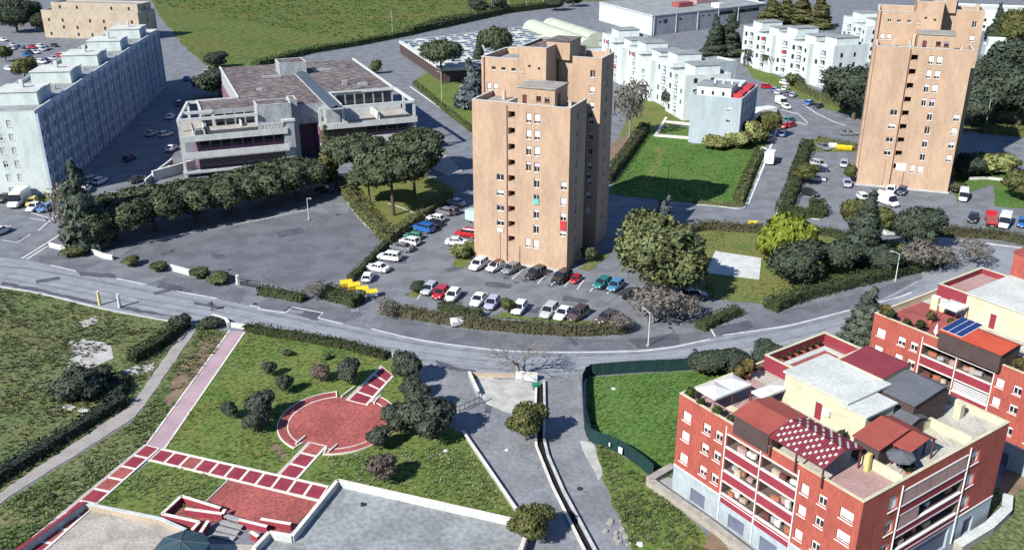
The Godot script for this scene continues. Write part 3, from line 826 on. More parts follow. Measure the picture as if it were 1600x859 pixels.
func build_plaza() -> void:
	var c := Vector3(-21.15, 0, -97.1)
	var root := Node3D.new()
	root.name = "round_plaza"
	add_child(root)
	tag(root, "", "", "", "structure")
	var m := MB.new()
	m.prism(arc(c, 5.98, 0, TAU * 63 / 64, 63), 0.0, 0.07)
	part(root, "paving", m.mesh(), mats.red_paving)
	# the rim steps up in rings, open where the two paths come in
	var spans := [[0.62, 2.35], [2.35, 3.2], [3.75, 6.08]]
	for s in spans:
		m = MB.new()
		ring(m, c, 5.94, 6.08, 0.0, 0.12, s[0], s[1])
		part(root, "inner_kerb", m.mesh(), mats.white_kerb)
		m = MB.new()
		ring(m, c, 7.14, 7.26, 0.0, 0.24, s[0], s[1])
		part(root, "outer_kerb", m.mesh(), mats.white_kerb)
		for k in 3:
			m = MB.new()
			ring(m, c, 6.09 + k * 0.343, 6.08 + (k + 1) * 0.343, 0.0, 0.1 + k * 0.045, s[0] + 0.012, s[1] - 0.012)
			part(root, "step", m.mesh(), mats.red_paving)
	for a in [0.62, 3.2, 3.75, 6.08]:
		m = MB.new()
		var d := Vector3(sin(a), 0, -cos(a))
		m.bar(c + d * 5.8 + Vector3.UP * 0.11, c + d * 7.3 + Vector3.UP * 0.11, 0.15, 0.25)
		part(root, "end_kerb", m.mesh(), mats.white_kerb)
	tiled_path("tiled_path", spot(-21.02, -102.2), spot(-17.74, -111.37), spot(-18.2, -100.94), spot(-15.73, -108.52), 4, "red_tile")
	tiled_path("tiled_path", spot(-23.75, -92.66), spot(-25.95, -86.04), spot(-21.53, -91.79), spot(-23.65, -85.05), 3, "red_tile")
	tiled_path("tiled_path", spot(-40.62, -91.19), spot(-19.9, -83.88), spot(-41.25, -88.86), spot(-20.44, -81.27), 11, "red_tile")
	tiled_path("tiled_path", spot(-42.78, -92.04), spot(-48.64, -72.91), spot(-40.81, -91.32), spot(-46.08, -72.25), 9, "red_tile")
	# planters cut in beside the paths where they meet the ring
	for q in [[spot(-21.73, -102.83), spot(-20.49, -105.28)], [spot(-17.36, -101.25), spot(-16.81, -103.15)], [spot(-25.18, -91.99), spot(-24.47, -93.62)], [spot(-21.12, -90.14), spot(-20.39, -91.86)]]:
		m = MB.new()
		m.bar(q[0] + Vector3.UP * 0.15, q[1] + Vector3.UP * 0.15, 0.16, 0.36)
		part(root, "planter_kerb", m.mesh(), mats.white_kerb)
	# red forecourt
	m = MB.new()
	m.prism(spots([-31.06, -85.11, -20.54, -81.1, -22.58, -76.01, -27.16, -77.02, -30.29, -79.31, -32.48, -80.83]), 0.0, 0.072)
	ground_piece("red_forecourt", m.mesh(), mats.red_paving)
	kerb(spots([-31.08, -85.17, -32.48, -80.83]), 0.16, 0.16, false)
	# pink path with pale edges
	m = MB.new()
	m.prism(spots([-41.42, -122.19, -39.06, -121.76, -40.25, -91.19, -42.61, -91.99]), 0.0, 0.075)
	ground_piece("pink_path", m.mesh(), mats.pink_paving)
	kerb(spots([-41.42, -122.19, -42.61, -91.99]), 0.24, 0.13, false, "white_kerb")
	kerb(spots([-39.06, -121.76, -40.25, -91.19]), 0.24, 0.13, false, "white_kerb")
	area("beige_path", smooth(spots([-47.94, -125, -48.07, -117.46, -47.95, -108.52, -47.89, -101.41, -48.54, -98.95, -52.12, -90.27, -55, -82.95, -58.01, -76.21]), 5) + smooth(spots([-55.1, -75.61, -54.03, -81.05, -50.25, -89.37, -46.77, -97.03, -46.19, -99.86, -46.22, -109.93, -46.43, -124.12]), 5), "beige_path", 0.066, 0.12, 50, 0.8)

# ---------- the two salmon towers ----------
func build_towers() -> void:
	tower(spot(-6.6, -151.7), spot(9.2, -144.98), 1.0, "salmon tower block with cars parked along its foot, nearer of the two towers", false)
	tower(spot(75.5, -195.2), spot(92.9, -188.9), 1.07, "salmon tower block beside the cross street, farther of the two towers", true)

func tower(a: Vector3, b: Vector3, s: float, label: String, far: bool) -> void:
	var t := framed("tower_block", label, "apartment tower", a, b, "salmon towers")
	var U := Vector3.RIGHT
	var B := Vector3.FORWARD
	var W := 17.2 * s
	var top := 27.8 * s
	var st := 2.69 * s
	# front volume
	var ops := []
	var kinds := []
	for k in 9:
		var y := 26.45 * s - st * k
		ops.append([6.5 * s, y - 1.08 * s, 1.2 * s, 1.08 * s, 1.3])
		kinds.append(-1.0)
		var both: bool = k < 4 or k == 8
		ops.append([11.1 * s, y - 1.65 * s, 0.95 * s, 1.65 * s])
		kinds.append([0.75, 0.7, 0.8, 0.45, 0.25, 0.15, 0.3, 0.2, 0.85][k])
		if both:
			ops.append([9.68 * s, y - 1.65 * s, 0.85 * s, 1.65 * s])
			kinds.append([0.7, 0.75, 0.35, 0.3, 0, 0, 0, 0, 0.8][k])
		if k >= 4 and k < 8:
			ops.append([4.35 * s, y - 1.15 * s, 1.32 * s, 1.12 * s])
			kinds.append([0.15, 0.6, 0.2, 0.3][k - 4])
			ops.append([15.85 * s, y - 1.45 * s, 1.0 * s, 1.4 * s])
			kinds.append([0.6, 0.8, 0.5, 0.7][k - 4])
	part(t, "front_wall", wall_mesh(Vector3.ZERO, U, W, top, ops, 0.22), mats.salmon)
	for i in ops.size():
		if kinds[i] < 0.0:
			var q = ops[i]
			var m := MB.new()
			m.quad(Vector3(q[0], q[1], -1.25), Vector3(q[0] + q[2], q[1], -1.25), Vector3(q[0] + q[2], q[1] + q[3], -1.25), Vector3(q[0], q[1] + q[3], -1.25), Vector3.BACK)
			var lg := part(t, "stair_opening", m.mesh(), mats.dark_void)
			m = MB.new()
			m.box(Vector3(q[0] - 0.02, q[1] - 0.1, -0.5), Vector3(q[0] + q[2] + 0.04, q[1] - 0.004, 0.05))
			part(lg, "sill", m.mesh(), mats.salmon_light)
		else:
			window(t, Vector3.ZERO, U, ops[i], 0.22, kinds[i], mats.frame_white, mats.shutter_lilac if i % 7 == 3 else mats.shutter_white)
	var m := MB.new()
	m.bx(6.2 * s, 0.1, -0.03, 6.42 * s, top - 0.4, 0.0)
	part(t, "wall_joint", m.mesh(), mats.frame_brown)
	m = MB.new()
	m.bx(4.95 * s, 0.0, -0.06, 5.0 * s, 6.0, 0.0)
	part(t, "drainpipe", m.mesh(), mats.frame_brown)
	m = MB.new()
	m.bx(8.6 * s, 0.0, -0.07, 8.68 * s, 3.4 * s, 0.0)
	part(t, "drainpipe", m.mesh(), mats.frame_brown)
	m = MB.new()
	m.bx(-0.25, 0.0, -0.9, W + 0.25, 0.16, -0.001)
	part(t, "pavement_strip", m.mesh(), mats.kerb)
	# side walls of the front volume
	var sops := []
	for k in 9: sops.append([3.2 * s, 25.2 * s - st * k, 0.9 * s, 1.2 * s])
	part(t, "side_wall", wall_mesh(Vector3(W, 0, 0), B, 8.0 * s, top, sops, 0.2), mats.salmon)
	for q in sops: window(t, Vector3(W, 0, 0), B, q, 0.2, rng.randf() * 0.8, mats.frame_white, mats.shutter_grey)
	part(t, "side_wall", wall_mesh(Vector3(0, 0, -8.0 * s), Vector3.BACK, 8.0 * s, top, [], 0.2), mats.salmon)
	m = MB.new()
	m.bx(0.22, 26.9 * s, 0.22, W - 0.22, 26.95 * s, 8.0 * s)
	part(t, "roof", m.mesh(), mats.roof_gravel)
	m = MB.new()
	m.bx(0.003, 26.9 * s, 0.003, 0.24, top - 0.003, 8 * s)
	m.bx(W - 0.24, 26.9 * s, 0.003, W - 0.003, top - 0.003, 8 * s)
	m.bx(0.24, 26.9 * s, 0.003, W - 0.24, top - 0.003, 0.24)
	part(t, "parapet", m.mesh(), mats.salmon)
	m = MB.new()
	m.bx(-0.05, top, -0.05, W + 0.05, top + 0.08, 0.3)
	m.bx(-0.05, top, 0.3, 0.3, top + 0.08, 8 * s)
	m.bx(W - 0.3, top, 0.3, W + 0.05, top + 0.08, 8 * s)
	m.bx(6.0 * s, 26.9 * s, 0.3, 6.3 * s, top + 0.06, 8 * s)
	part(t, "coping", m.mesh(), mats.concrete_pale)
	# roof house with its door and two windows
	var ph := [[0.9 * s, 0.05, 0.75 * s, 1.9 * s], [3.3 * s, 1.05 * s, 0.85 * s, 0.85 * s], [4.75 * s, 1.0 * s, 0.85 * s, 0.85 * s]]
	var pw := Vector3(7.3 * s, 26.95 * s, -2.0 * s)
	part(t, "roof_house_wall", wall_mesh(pw, U, 6.5 * s, 3.1 * s, ph, 0.2), mats.salmon)
	m = MB.new()
	m.quad(pw + U * 0.9 * s + B * 0.18, pw + U * 1.65 * s + B * 0.18, pw + U * 1.65 * s + B * 0.18 + Vector3.UP * 2 * s, pw + U * 0.9 * s + B * 0.18 + Vector3.UP * 2 * s, Vector3.BACK)
	part(t, "door", m.mesh(), mats.frame_brown)
	window(t, pw, U, ph[1], 0.2, 0.0, mats.frame_brown, mats.shutter_white)
	window(t, pw, U, ph[2], 0.2, 0.3, mats.frame_brown, mats.shutter_lilac)
	part(t, "roof_house_wall", wall_mesh(pw + U * 6.5 * s, B, 6.0 * s, 3.1 * s, [[1.2, 0.05, 1.6, 2.2, 0.6]], 0.2), mats.salmon)
	part(t, "roof_house_wall", wall_mesh(pw + B * 6.0 * s, Vector3.BACK, 6.0 * s, 3.1 * s, [], 0.2), mats.salmon)
	part(t, "roof_house_roof", boxmesh(7.1 * s, 30.05 * s, 1.8 * s, 14.0 * s, 30.25 * s, 8.0 * s), mats.roof_gravel)
	for c in [[3.0, 5.5, 1.6], [6.6, 7.2, 2.4], [15.2, 4.6, 1.0]]:
		part(t, "chimney", boxmesh(c[0] * s, 26.95 * s, c[1] * s, (c[0] + 0.5) * s, (26.95 + c[2]) * s, (c[1] + 0.5) * s), mats.salmon_light)
	# rear volume with the raised stair house
	var first_rear := t.get_child_count()
	var bh := 33.4 * s
	var L := Vector3(-1.9 * s, 0, -8.0 * s)
	var bo := []
	for u in [0.0, 1.8, 3.65, 5.25]: bo.append([(u + 1.9) * s, 31.3 * s, 0.75 * s, 0.6 * s])
	for u in [-0.9, 0.35]: bo.append([(u + 1.9) * s, 27.9 * s, 0.7 * s, 1.2 * s])
	part(t, "rear_wall", wall_mesh(L, U, 6.9 * s, bh, bo, 0.2), mats.salmon)
	for i in bo.size(): window(t, L, U, bo[i], 0.2, 0.1 if i < 4 else 0.8, mats.frame_white, mats.shutter_white)
	part(t, "rear_side_wall", wall_mesh(L + B * 10.5 * s, Vector3.BACK, 10.5 * s, bh, [], 0.2), mats.salmon)
	part(t, "rear_joint", boxmesh(-1.5 * s, 20 * s, 7.94 * s, -1.25 * s, bh, 8.0 * s), mats.frame_brown)
	part(t, "rear_roof", boxmesh(-1.7 * s, 32.4 * s, 8.2 * s, 5.0 * s, 32.45 * s, 18.3 * s), mats.roof_gravel)
	m = MB.new()
	m.bx(-1.897 * s, 32.4 * s, 8.003 * s, -1.65 * s, bh, 18.5 * s)
	m.bx(-1.65 * s, 32.4 * s, 8.003 * s, 5.0 * s, bh - 0.003, 8.22 * s)
	m.bx(-1.65 * s, 32.4 * s, 18.25 * s, 10 * s, bh - 0.003, 18.5 * s)
	part(t, "parapet", m.mesh(), mats.salmon)
	m = MB.new()
	m.bx(-1.95 * s, bh, 7.95 * s, -1.6 * s, bh + 0.08, 18.55 * s)
	m.bx(-1.6 * s, bh, 7.95 * s, 5.0 * s, bh + 0.08, 8.27 * s)
	m.bx(-1.6 * s, bh, 18.2 * s, 5.0 * s, bh + 0.08, 18.55 * s)
	part(t, "coping", m.mesh(), mats.concrete_pale)
	part(t, "rear_back_wall", wall_mesh(Vector3(17.9 * s, 0, -20.2 * s), Vector3.LEFT, 19.8 * s, bh, [], 0.2), mats.salmon)
	var so := [[3.4 * s, 31.9 * s, 0.45 * s, 0.4 * s], [1.7 * s, 32.2 * s, 0.45 * s, 0.4 * s]]
	part(t, "stair_house_wall", wall_mesh(Vector3(5.0 * s, 0, -8.0 * s - 0.06), U, 4.9 * s, 35.5 * s, so, 0.3), mats.salmon)
	for q in so: part(t, "vent_opening", boxmesh(5.0 * s + q[0], q[1], 8 * s + 0.2, 5.0 * s + q[0] + q[2], q[1] + q[3], 8 * s + 0.26), mats.dark_void)
	part(t, "stair_house_side", wall_mesh(Vector3(9.9 * s, 0, -8.0 * s - 0.06), B, 12 * s, 35.5 * s, [], 0.2), mats.salmon)
	part(t, "stair_house_side", wall_mesh(Vector3(5.0 * s, 30 * s, -18 * s), Vector3.BACK, 10 * s, 5.5 * s, [], 0.2), mats.salmon)
	part(t, "stair_house_side", wall_mesh(Vector3(9.9 * s, 30 * s, -18 * s), Vector3.LEFT, 4.9 * s, 5.5 * s, [], 0.2), mats.salmon)
	part(t, "stair_house_roof", boxmesh(5.25 * s, 35.1 * s, 8.3 * s, 9.65 * s, 35.15 * s, 17.8 * s), mats.roof_dark)
	part(t, "stair_house_coping", coping_mesh(5.0 * s, 8.06 * s, 9.9 * s, 18 * s, 35.5 * s, 0.2), mats.concrete_pale)
	part(t, "lift_house", boxmesh(8.2 * s, 33 * s, 12.6 * s, 12.4 * s, 36.0 * s, 18.2 * s), mats.salmon)
	part(t, "lift_house_roof", boxmesh(8.05 * s, 36.003 * s, 12.45 * s, 12.55 * s, 36.15 * s, 18.35 * s), mats.roof_dark)
	# right wing
	var wh := 33.55 * s
	var wo := []
	for k in 10:
		var y := 30.25 * s - st * k
		wo.append([5.7 * s, y, 0.85 * s, 1.25 * s])
		if k % 3 != 2: wo.append([1.3 * s, y - 1.6 * s, 0.55 * s, 0.75 * s])
		if k == 2 or k == 6: wo.append([5.4 * s, y - 1.9 * s, 0.9 * s, 1.3 * s])
	var P := Vector3(10.2 * s, 0, -13.3 * s)
	part(t, "wing_wall", wall_mesh(P, U, 7.7 * s, wh, wo, 0.2), mats.salmon)
	for i in wo.size(): window(t, P, U, wo[i], 0.2, fmod(i * 0.37, 0.9), mats.frame_white, mats.shutter_white)
	var wsd := []
	for k in 11: wsd.append([2.6 * s, 31.0 * s - st * k, 1.0 * s, 1.3 * s])
	part(t, "wing_side_wall", wall_mesh(P + U * 7.7 * s, B, 6.9 * s, wh, wsd, 0.2), mats.salmon)
	for q in wsd: window(t, P + U * 7.7 * s, B, q, 0.2, rng.randf() * 0.9, mats.frame_white, mats.shutter_grey)
	part(t, "wing_side_wall", wall_mesh(P + B * 6.9 * s, Vector3.BACK, 6.9 * s, wh, [], 0.2), mats.salmon)
	part(t, "wing_roof", boxmesh(10.4 * s, 32.55 * s, 13.5 * s, 17.7 * s, 32.6 * s, 20.0 * s), mats.roof_gravel)
	part(t, "wing_parapet", parapet_mesh(10.203 * s, 13.303 * s, 17.897 * s, 20.197 * s, 32.5 * s, wh - 0.003, 0.22), mats.salmon)
	part(t, "wing_coping", coping_mesh(10.2 * s, 13.3 * s, 17.9 * s, 20.2 * s, wh, 0.22), mats.concrete_pale)
	for c in [[12.3, 18.2, 2.0, 0.9], [16.6, 19.2, 1.6, 0.8], [11.1, 19.3, 1.6, 0.6]]:
		part(t, "chimney", boxmesh(c[0] * s, 32.55 * s, c[1] * s, (c[0] + c[3]) * s, (32.6 + c[2]) * s, (c[1] + 0.7) * s), mats.salmon_light)
	if far:   # the farther tower is set a little wider at the back
		for i in range(first_rear, t.get_child_count()): (t.get_child(i) as Node3D).position.x += 1.6
	# laundry and awnings hung at a few windows
	for e in [[15.9, 9.0, 1.1, 1.7, "cloth_red"], [11.15, 12.2, 0.9, 1.0, "cloth_teal"], [4.5, 6.1, 1.1, 0.7, "cloth_white"]]:
		if not far: part(t, "laundry", boxmesh(e[0], e[1] - e[3], -0.16, e[0] + e[2], e[1], -0.12), mats[e[4]])
	if far: part(t, "entrance_frame", boxmesh(7.0 * s, 3.6 * s, -0.1, 8.9 * s, 5.1 * s, 0.0), mats.white_trim)

# ---------- the two flat-roofed red apartment blocks ----------
# walls, loggias, windows that both share; local +x along the long loggia front, -z to the back
func red_block(o: Vector3, label: String) -> Node3D:
	var t := thing("red_apartment_block", label, "apartment block", o, atan2(-0.826, 0.5635), "red apartment blocks")
	var U := Vector3.RIGHT
	var B := Vector3.FORWARD
	var W := 22.3
	var D := 22.7
	var H := 11.8
	var wins := []
	for r in 3:
		var y := [9.05, 6.72, 4.02][r] as float
		wins.append_array([[0.7, y, 1.15, 1.1], [3.6, y, 1.0, 1.15], [5.27, y, 0.98, 1.15], [15.95, y, 0.88, 1.1], [17.88, y, 0.92, 1.1], [20.2, y - 0.05, 1.4, 1.15]])
	var logs := []
	for r in 3:
		var y := [9.02, 6.3, 3.55][r] as float
		logs.append([6.85, y, 4.15, 1.5, 1.5])
		logs.append([11.3, y, 4.2, 1.5, 1.5])
	front_of(t, Vector3.ZERO, U, W, H, wins, logs, [[2.7, 0.05, 2.05, 1.75], [8.05, 0.05, 2.1, 1.75], [12.2, 0.05, 2.1, 1.75], [17.0, 0.05, 2.1, 1.75]], [6.72, 11.15, 15.6])
	var w2 := []
	for r in 3:
		var y := [9.05, 6.45, 3.85][r] as float
		w2.append_array([[4.0, y, 1.3, 1.5], [16.75, y, 1.35, 1.5]])
	var l2 := []
	for r in 3: l2.append([5.85, [9.0, 6.35, 3.9][r] as float, 10.1, 1.6, 1.6])
	front_of(t, Vector3(W, 0, 0), B, D, H, w2, l2, [[18.0, 0.05, 1.7, 2.1], [6.4, 0.05, 9.0, 2.5]], [5.6, 16.2])
	# plain back walls with windows
	for side in [[Vector3(W, 0, -D), Vector3.LEFT, W], [Vector3(0, 0, -D), Vector3.BACK, D]]:
		var q := []
		for r in 3:
			for x in [2.0, 5.0, 9.0, 13.0, 17.0, 20.0]: q.append([x, [9.05, 6.4, 3.8][r] as float, 1.0, 1.15])
		front_of(t, side[0], side[1], side[2], H, q, [], [], [])
	part(t, "roof", boxmesh(0.2, 10.98, 0.2, W - 0.2, 11.03, D - 0.2), mats.terrace_cream)
	part(t, "parapet", parapet_mesh(0.003, 0.003, W - 0.003, D - 0.003, 10.9, H - 0.003, 0.22), mats.cream_wall)
	part(t, "coping", coping_mesh(0, 0, W, D, H, 0.22), mats.cream_wall)
	return t

func front_of(t: Node3D, p0: Vector3, d: Vector3, w: float, h: float, wins: Array, logs: Array, doors: Array, pipes: Array) -> void:
	var o := d.cross(Vector3.UP)
	var ops := []
	for q in wins: ops.append(q)
	for q in logs: ops.append(q)
	var lift := []
	for q in ops:
		var z = q.duplicate()
		z[1] -= 3.2
		lift.append(z)
	var shell := MB.new()
	wall_into(shell, p0 + Vector3.UP * 3.2, d, w, h - 3.2, lift, 0.18, 1.0)
	part(t, "red_wall", shell.mesh(), mats.brick_red)
	var pl := MB.new()
	wall_into(pl, p0 + o * 0.02, d, w, 3.2, doors, 0.25)
	part(t, "plinth_wall", pl.mesh(), mats.plinth)
	var m := MB.new()
	m.bar(p0 + Vector3.UP * 3.2 + o * 0.04, p0 + d * w + Vector3.UP * 3.2 + o * 0.04, 0.1, 0.1)
	part(t, "string_course", m.mesh(), mats.white_trim)
	for i in wins.size():
		window(t, p0, d, wins[i], 0.18, [1.0, 0.55, 0.4, 0.95, 0.3, 0.8][(i * 7 + wins.size()) % 6] if logs.size() else 0.6, mats.frame_white, mats.shutter_white)
	for q in doors:
		var g := MB.new()
		var rows := 7
		for r in rows:
			var y0: float = q[1] + q[3] * r / rows
			var y1: float = q[1] + q[3] * (r + 0.92) / rows
			g.quad(p0 + d * q[0] + Vector3.UP * y0 - o * 0.2, p0 + d * (q[0] + q[2]) + Vector3.UP * y0 - o * 0.2, p0 + d * (q[0] + q[2]) + Vector3.UP * y1 - o * 0.18, p0 + d * q[0] + Vector3.UP * y1 - o * 0.18, o)
		g.quad(p0 + d * q[0] + Vector3.UP * q[1] - o * 0.23, p0 + d * (q[0] + q[2]) + Vector3.UP * q[1] - o * 0.23, p0 + d * (q[0] + q[2]) + Vector3.UP * (q[1] + q[3]) - o * 0.23, p0 + d * q[0] + Vector3.UP * (q[1] + q[3]) - o * 0.23, o)
		part(t, "garage_door", g.mesh(), mats.garage_shutter)
	for i in logs.size():
		var q = logs[i]
		var a: Vector3 = p0 + d * q[0] + Vector3.UP * q[1]
		var b: Vector3 = a + d * q[2]
		var up: Vector3 = Vector3.UP * q[3]
		var back := -o * 1.48
		# back wall of the loggia with its two doors
		var bw := MB.new()
		var drs := [[0.5, 0.02, 0.9, q[3] - 0.25], [q[2] - 1.6, 0.02, 0.9, q[3] - 0.25]]
		wall_into(bw, a + back, d, q[2], q[3], drs, 0.06)
		bw.quad(a, b, b + back, a + back, Vector3.UP)
		bw.quad(a + up, b + up, b + up + back, a + up + back, Vector3.DOWN)
		bw.quad(a, a + up, a + up + back, a + back, d)
		bw.quad(b, b + up, b + up + back, b + back, -d)
		var lg := part(t, "loggia", bw.mesh(), mats.loggia_back)
		for z in drs:
			var dm := MB.new()
			dm.quad(a + back + d * z[0] - o * 0.05, a + back + d * (z[0] + z[2]) - o * 0.05, a + back + d * (z[0] + z[2]) - o * 0.05 + Vector3.UP * z[3], a + back + d * z[0] - o * 0.05 + Vector3.UP * z[3], o)
			part(lg, "balcony_door", dm.mesh(), mats.pane)
		m = MB.new()
		m.bar(a + Vector3.UP * 0.03 + o * 0.03, b + Vector3.UP * 0.03 + o * 0.03, 0.26, 0.13)
		part(lg, "rail", m.mesh(), mats.white_trim)
		m = MB.new()
		m.bar(a + up + o * 0.03, b + up + o * 0.03, 0.12, 0.13)
		part(lg, "lintel", m.mesh(), mats.white_trim)
		m = MB.new()
		m.bar(a + Vector3.DOWN * 0.56 + o * 0.03, b + Vector3.DOWN * 0.56 + o * 0.03, 0.07, 0.94)
		part(lg, "balcony_parapet", m.mesh(), mats.brick_crimson)
		# things kept on the balcony
		for k in 6:
			if rng.randf() < 0.7:
				var x: float = 0.4 + rng.randf() * (q[2] - 1.2)
				var c := MB.new()
				var q0: Vector3 = a + d * x - o * (0.25 + rng.randf() * 0.5)
				c.bar(q0 + Vector3.UP * 0.3, q0 + d * (0.4 + rng.randf() * 0.7) + Vector3.UP * (0.3 + rng.randf() * 0.15), 0.3, 0.35 + 0.4 * rng.randf())
				part(lg, ["cupboard", "drying_laundry", "plant_pot", "box", "folded_cloth", "cupboard"][k], c.mesh(), mats[["tan_wall", "cloth_white", "terracotta", "frame_grey", "terrace_pink", "frame_brown"][k]])
	for x in pipes:
		m = MB.new()
		var q0: Vector3 = p0 + d * x + o * 0.08
		m.tube([q0 + Vector3.UP * 0.2, q0 + Vector3.UP * 3.4, q0 + Vector3.UP * (h - 0.5)], [0.075, 0.075, 0.075], 6)
		part(t, "drainpipe", m.mesh(), mats.white_trim)

func slab_roof(m: MB, u0: float, v0: float, u1: float, v1: float, h: float, t := 0.18) -> void:
	m.bx(u0, h - t, v0, u1, h, v1)

# sheet roof with two slopes, ridge along u, on posts, open below
func gable_shed(t: Node3D, called: String, u0: float, v0: float, u1: float, v1: float, eave: float, rise: float, roof: String, walls := "", ridge_at := 0.5) -> MeshInstance3D:
	var m := MB.new()
	var vm := lerpf(v0, v1, ridge_at)
	for q in [[v0 - 0.15, eave, vm, eave + rise], [vm, eave + rise, v1 + 0.15, eave]]:
		var a := Vector3(u0 - 0.15, q[1], -q[0])
		var b := Vector3(u1 + 0.15, q[1], -q[0])
		var e := Vector3(u1 + 0.15, q[3], -q[2])
		var f := Vector3(u0 - 0.15, q[3], -q[2])
		var dn := Vector3.DOWN * 0.1
		m.quad(a, b, e, f, Vector3.UP)
		m.quad(a + dn, b + dn, e + dn, f + dn, Vector3.DOWN)
		m.quad(a, b, b + dn, a + dn, Vector3.BACK)
		m.quad(e, f, f + dn, e + dn, Vector3.FORWARD)
		m.quad(a, f, f + dn, a + dn, Vector3.LEFT)
		m.quad(b, e, e + dn, b + dn, Vector3.RIGHT)
	var r := part(t, called, m.mesh(), mats[roof])
	if walls:
		m = MB.new()
		for u in [u0, u1]:
			m.quad(Vector3(u, 11.03, -v0), Vector3(u, 11.03, -v1), Vector3(u, eave - 0.1, -v1), Vector3(u, eave - 0.1, -v0), Vector3(u - u0 - 0.1, 0, 0))
			m.tri(Vector3(u, eave - 0.1, -v0), Vector3(u, eave - 0.1, -v1), Vector3(u, eave + rise - 0.12, -vm), Vector3(u - u0 - 0.1, 0, 0))
		for v in [v0, v1]: m.quad(Vector3(u0, 11.03, -v), Vector3(u1, 11.03, -v), Vector3(u1, eave - 0.1, -v), Vector3(u0, eave - 0.1, -v), Vector3(0, 0, v0 + 0.1 - v))
		part(r, "wall", m.mesh(), mats[walls])
	else:
		for u in [u0, (u0 + u1) / 2, u1]:
			for v in [v0, v1]: part(r, "post", unit_box(0.14, eave - 11.08, 0.14), mats.frame_brown, Vector3(u, 11.0, -v))
	return r

func roof_house(t: Node3D, called: String, u0: float, v0: float, u1: float, v1: float, h: float, roof: String, wall := "cream_wall", doors := []) -> MeshInstance3D:
	var m := MB.new()
	wall_into(m, Vector3(u0, 11.02, -v0), Vector3.RIGHT, u1 - u0, h - 11.02, doors, 0.12)
	wall_into(m, Vector3(u1, 11.02, -v0), Vector3.FORWARD, v1 - v0, h - 11.02, [], 0.12)
	wall_into(m, Vector3(u1, 11.02, -v1), Vector3.LEFT, u1 - u0, h - 11.02, [], 0.12)
	wall_into(m, Vector3(u0, 11.02, -v1), Vector3.BACK, v1 - v0, h - 11.02, [], 0.12)
	var r := part(t, called, m.mesh(), mats[wall])
	part(r, "roof", boxmesh(u0 - 0.2, h, v0 - 0.2, u1 + 0.2, h + 0.16, v1 + 0.2), mats[roof])
	for q in doors: part(r, "door", boxmesh(u0 + q[0], 11.02 + q[1], v0 + 0.08, u0 + q[0] + q[2], 11.02 + q[1] + q[3], v0 + 0.13), mats.red_trim)
	return r

func tent(called: String, label: String, owner_block: Node3D, u0: float, v0: float, u1: float, v1: float, base: float, eave: float, peaks: int, cloth: String, posts := true) -> void:
	var t := thing(called, label, "canopy", owner_block.position, owner_block.rotation.y)
	var m := MB.new()
	var dv := (v1 - v0) / peaks
	for k in peaks:
		var a := v0 + dv * k
		var b := a + dv
		var pk := Vector3((u0 + u1) / 2, eave + 0.45, -(a + b) / 2)
		var q := [Vector3(u0, eave, -a), Vector3(u1, eave, -a), Vector3(u1, eave, -b), Vector3(u0, eave, -b)]
		for i in 4:
			m.tri(q[i], q[(i + 1) % 4], pk, Vector3.UP)
			m.quad(q[i], q[(i + 1) % 4], q[(i + 1) % 4] + Vector3.DOWN * 0.22, q[i] + Vector3.DOWN * 0.22, q[i] + q[(i + 1) % 4] - pk * 2)
	part(t, "canvas", m.mesh(), mats[cloth])
	if posts:
		for u in [u0 + 0.05, u1 - 0.05]:
			for k in peaks + 1: part(t, "post", unit_box(0.08, eave - base, 0.08), mats.frame_brown, Vector3(u, base, -(v0 + dv * k + (0.05 if k == 0 else -0.05))))

func potted(owner_block: Node3D, u: float, v: float, base: float, label: String, sz := 1.0, tone := 0) -> void:
	var p := owner_block.transform * Vector3(u, base, -v)
	var t := thing("potted_plant", label, "potted plant", p, rng.randf() * TAU, "potted plants on the roof terraces")
	var m := MB.new()
	m.tube([Vector3.ZERO, Vector3.UP * 0.36 * sz, Vector3.UP * 0.4 * sz], [0.2 * sz, 0.29 * sz, 0.28 * sz], 9)
	part(t, "pot", m.mesh(), mats.terracotta)
	part(t, "foliage", blob_mesh("pot%d" % tone, [[Vector3(0, 0.85, 0), Vector3(0.5, 0.5, 0.5)]], 150, 0.2, [Color(0.04, 0.06, 0.02), Color(0.08, 0.07, 0.03), Color(0.03, 0.045, 0.02)][tone], 0.5, 90 + tone), mats.foliage).scale = Vector3.ONE * sz

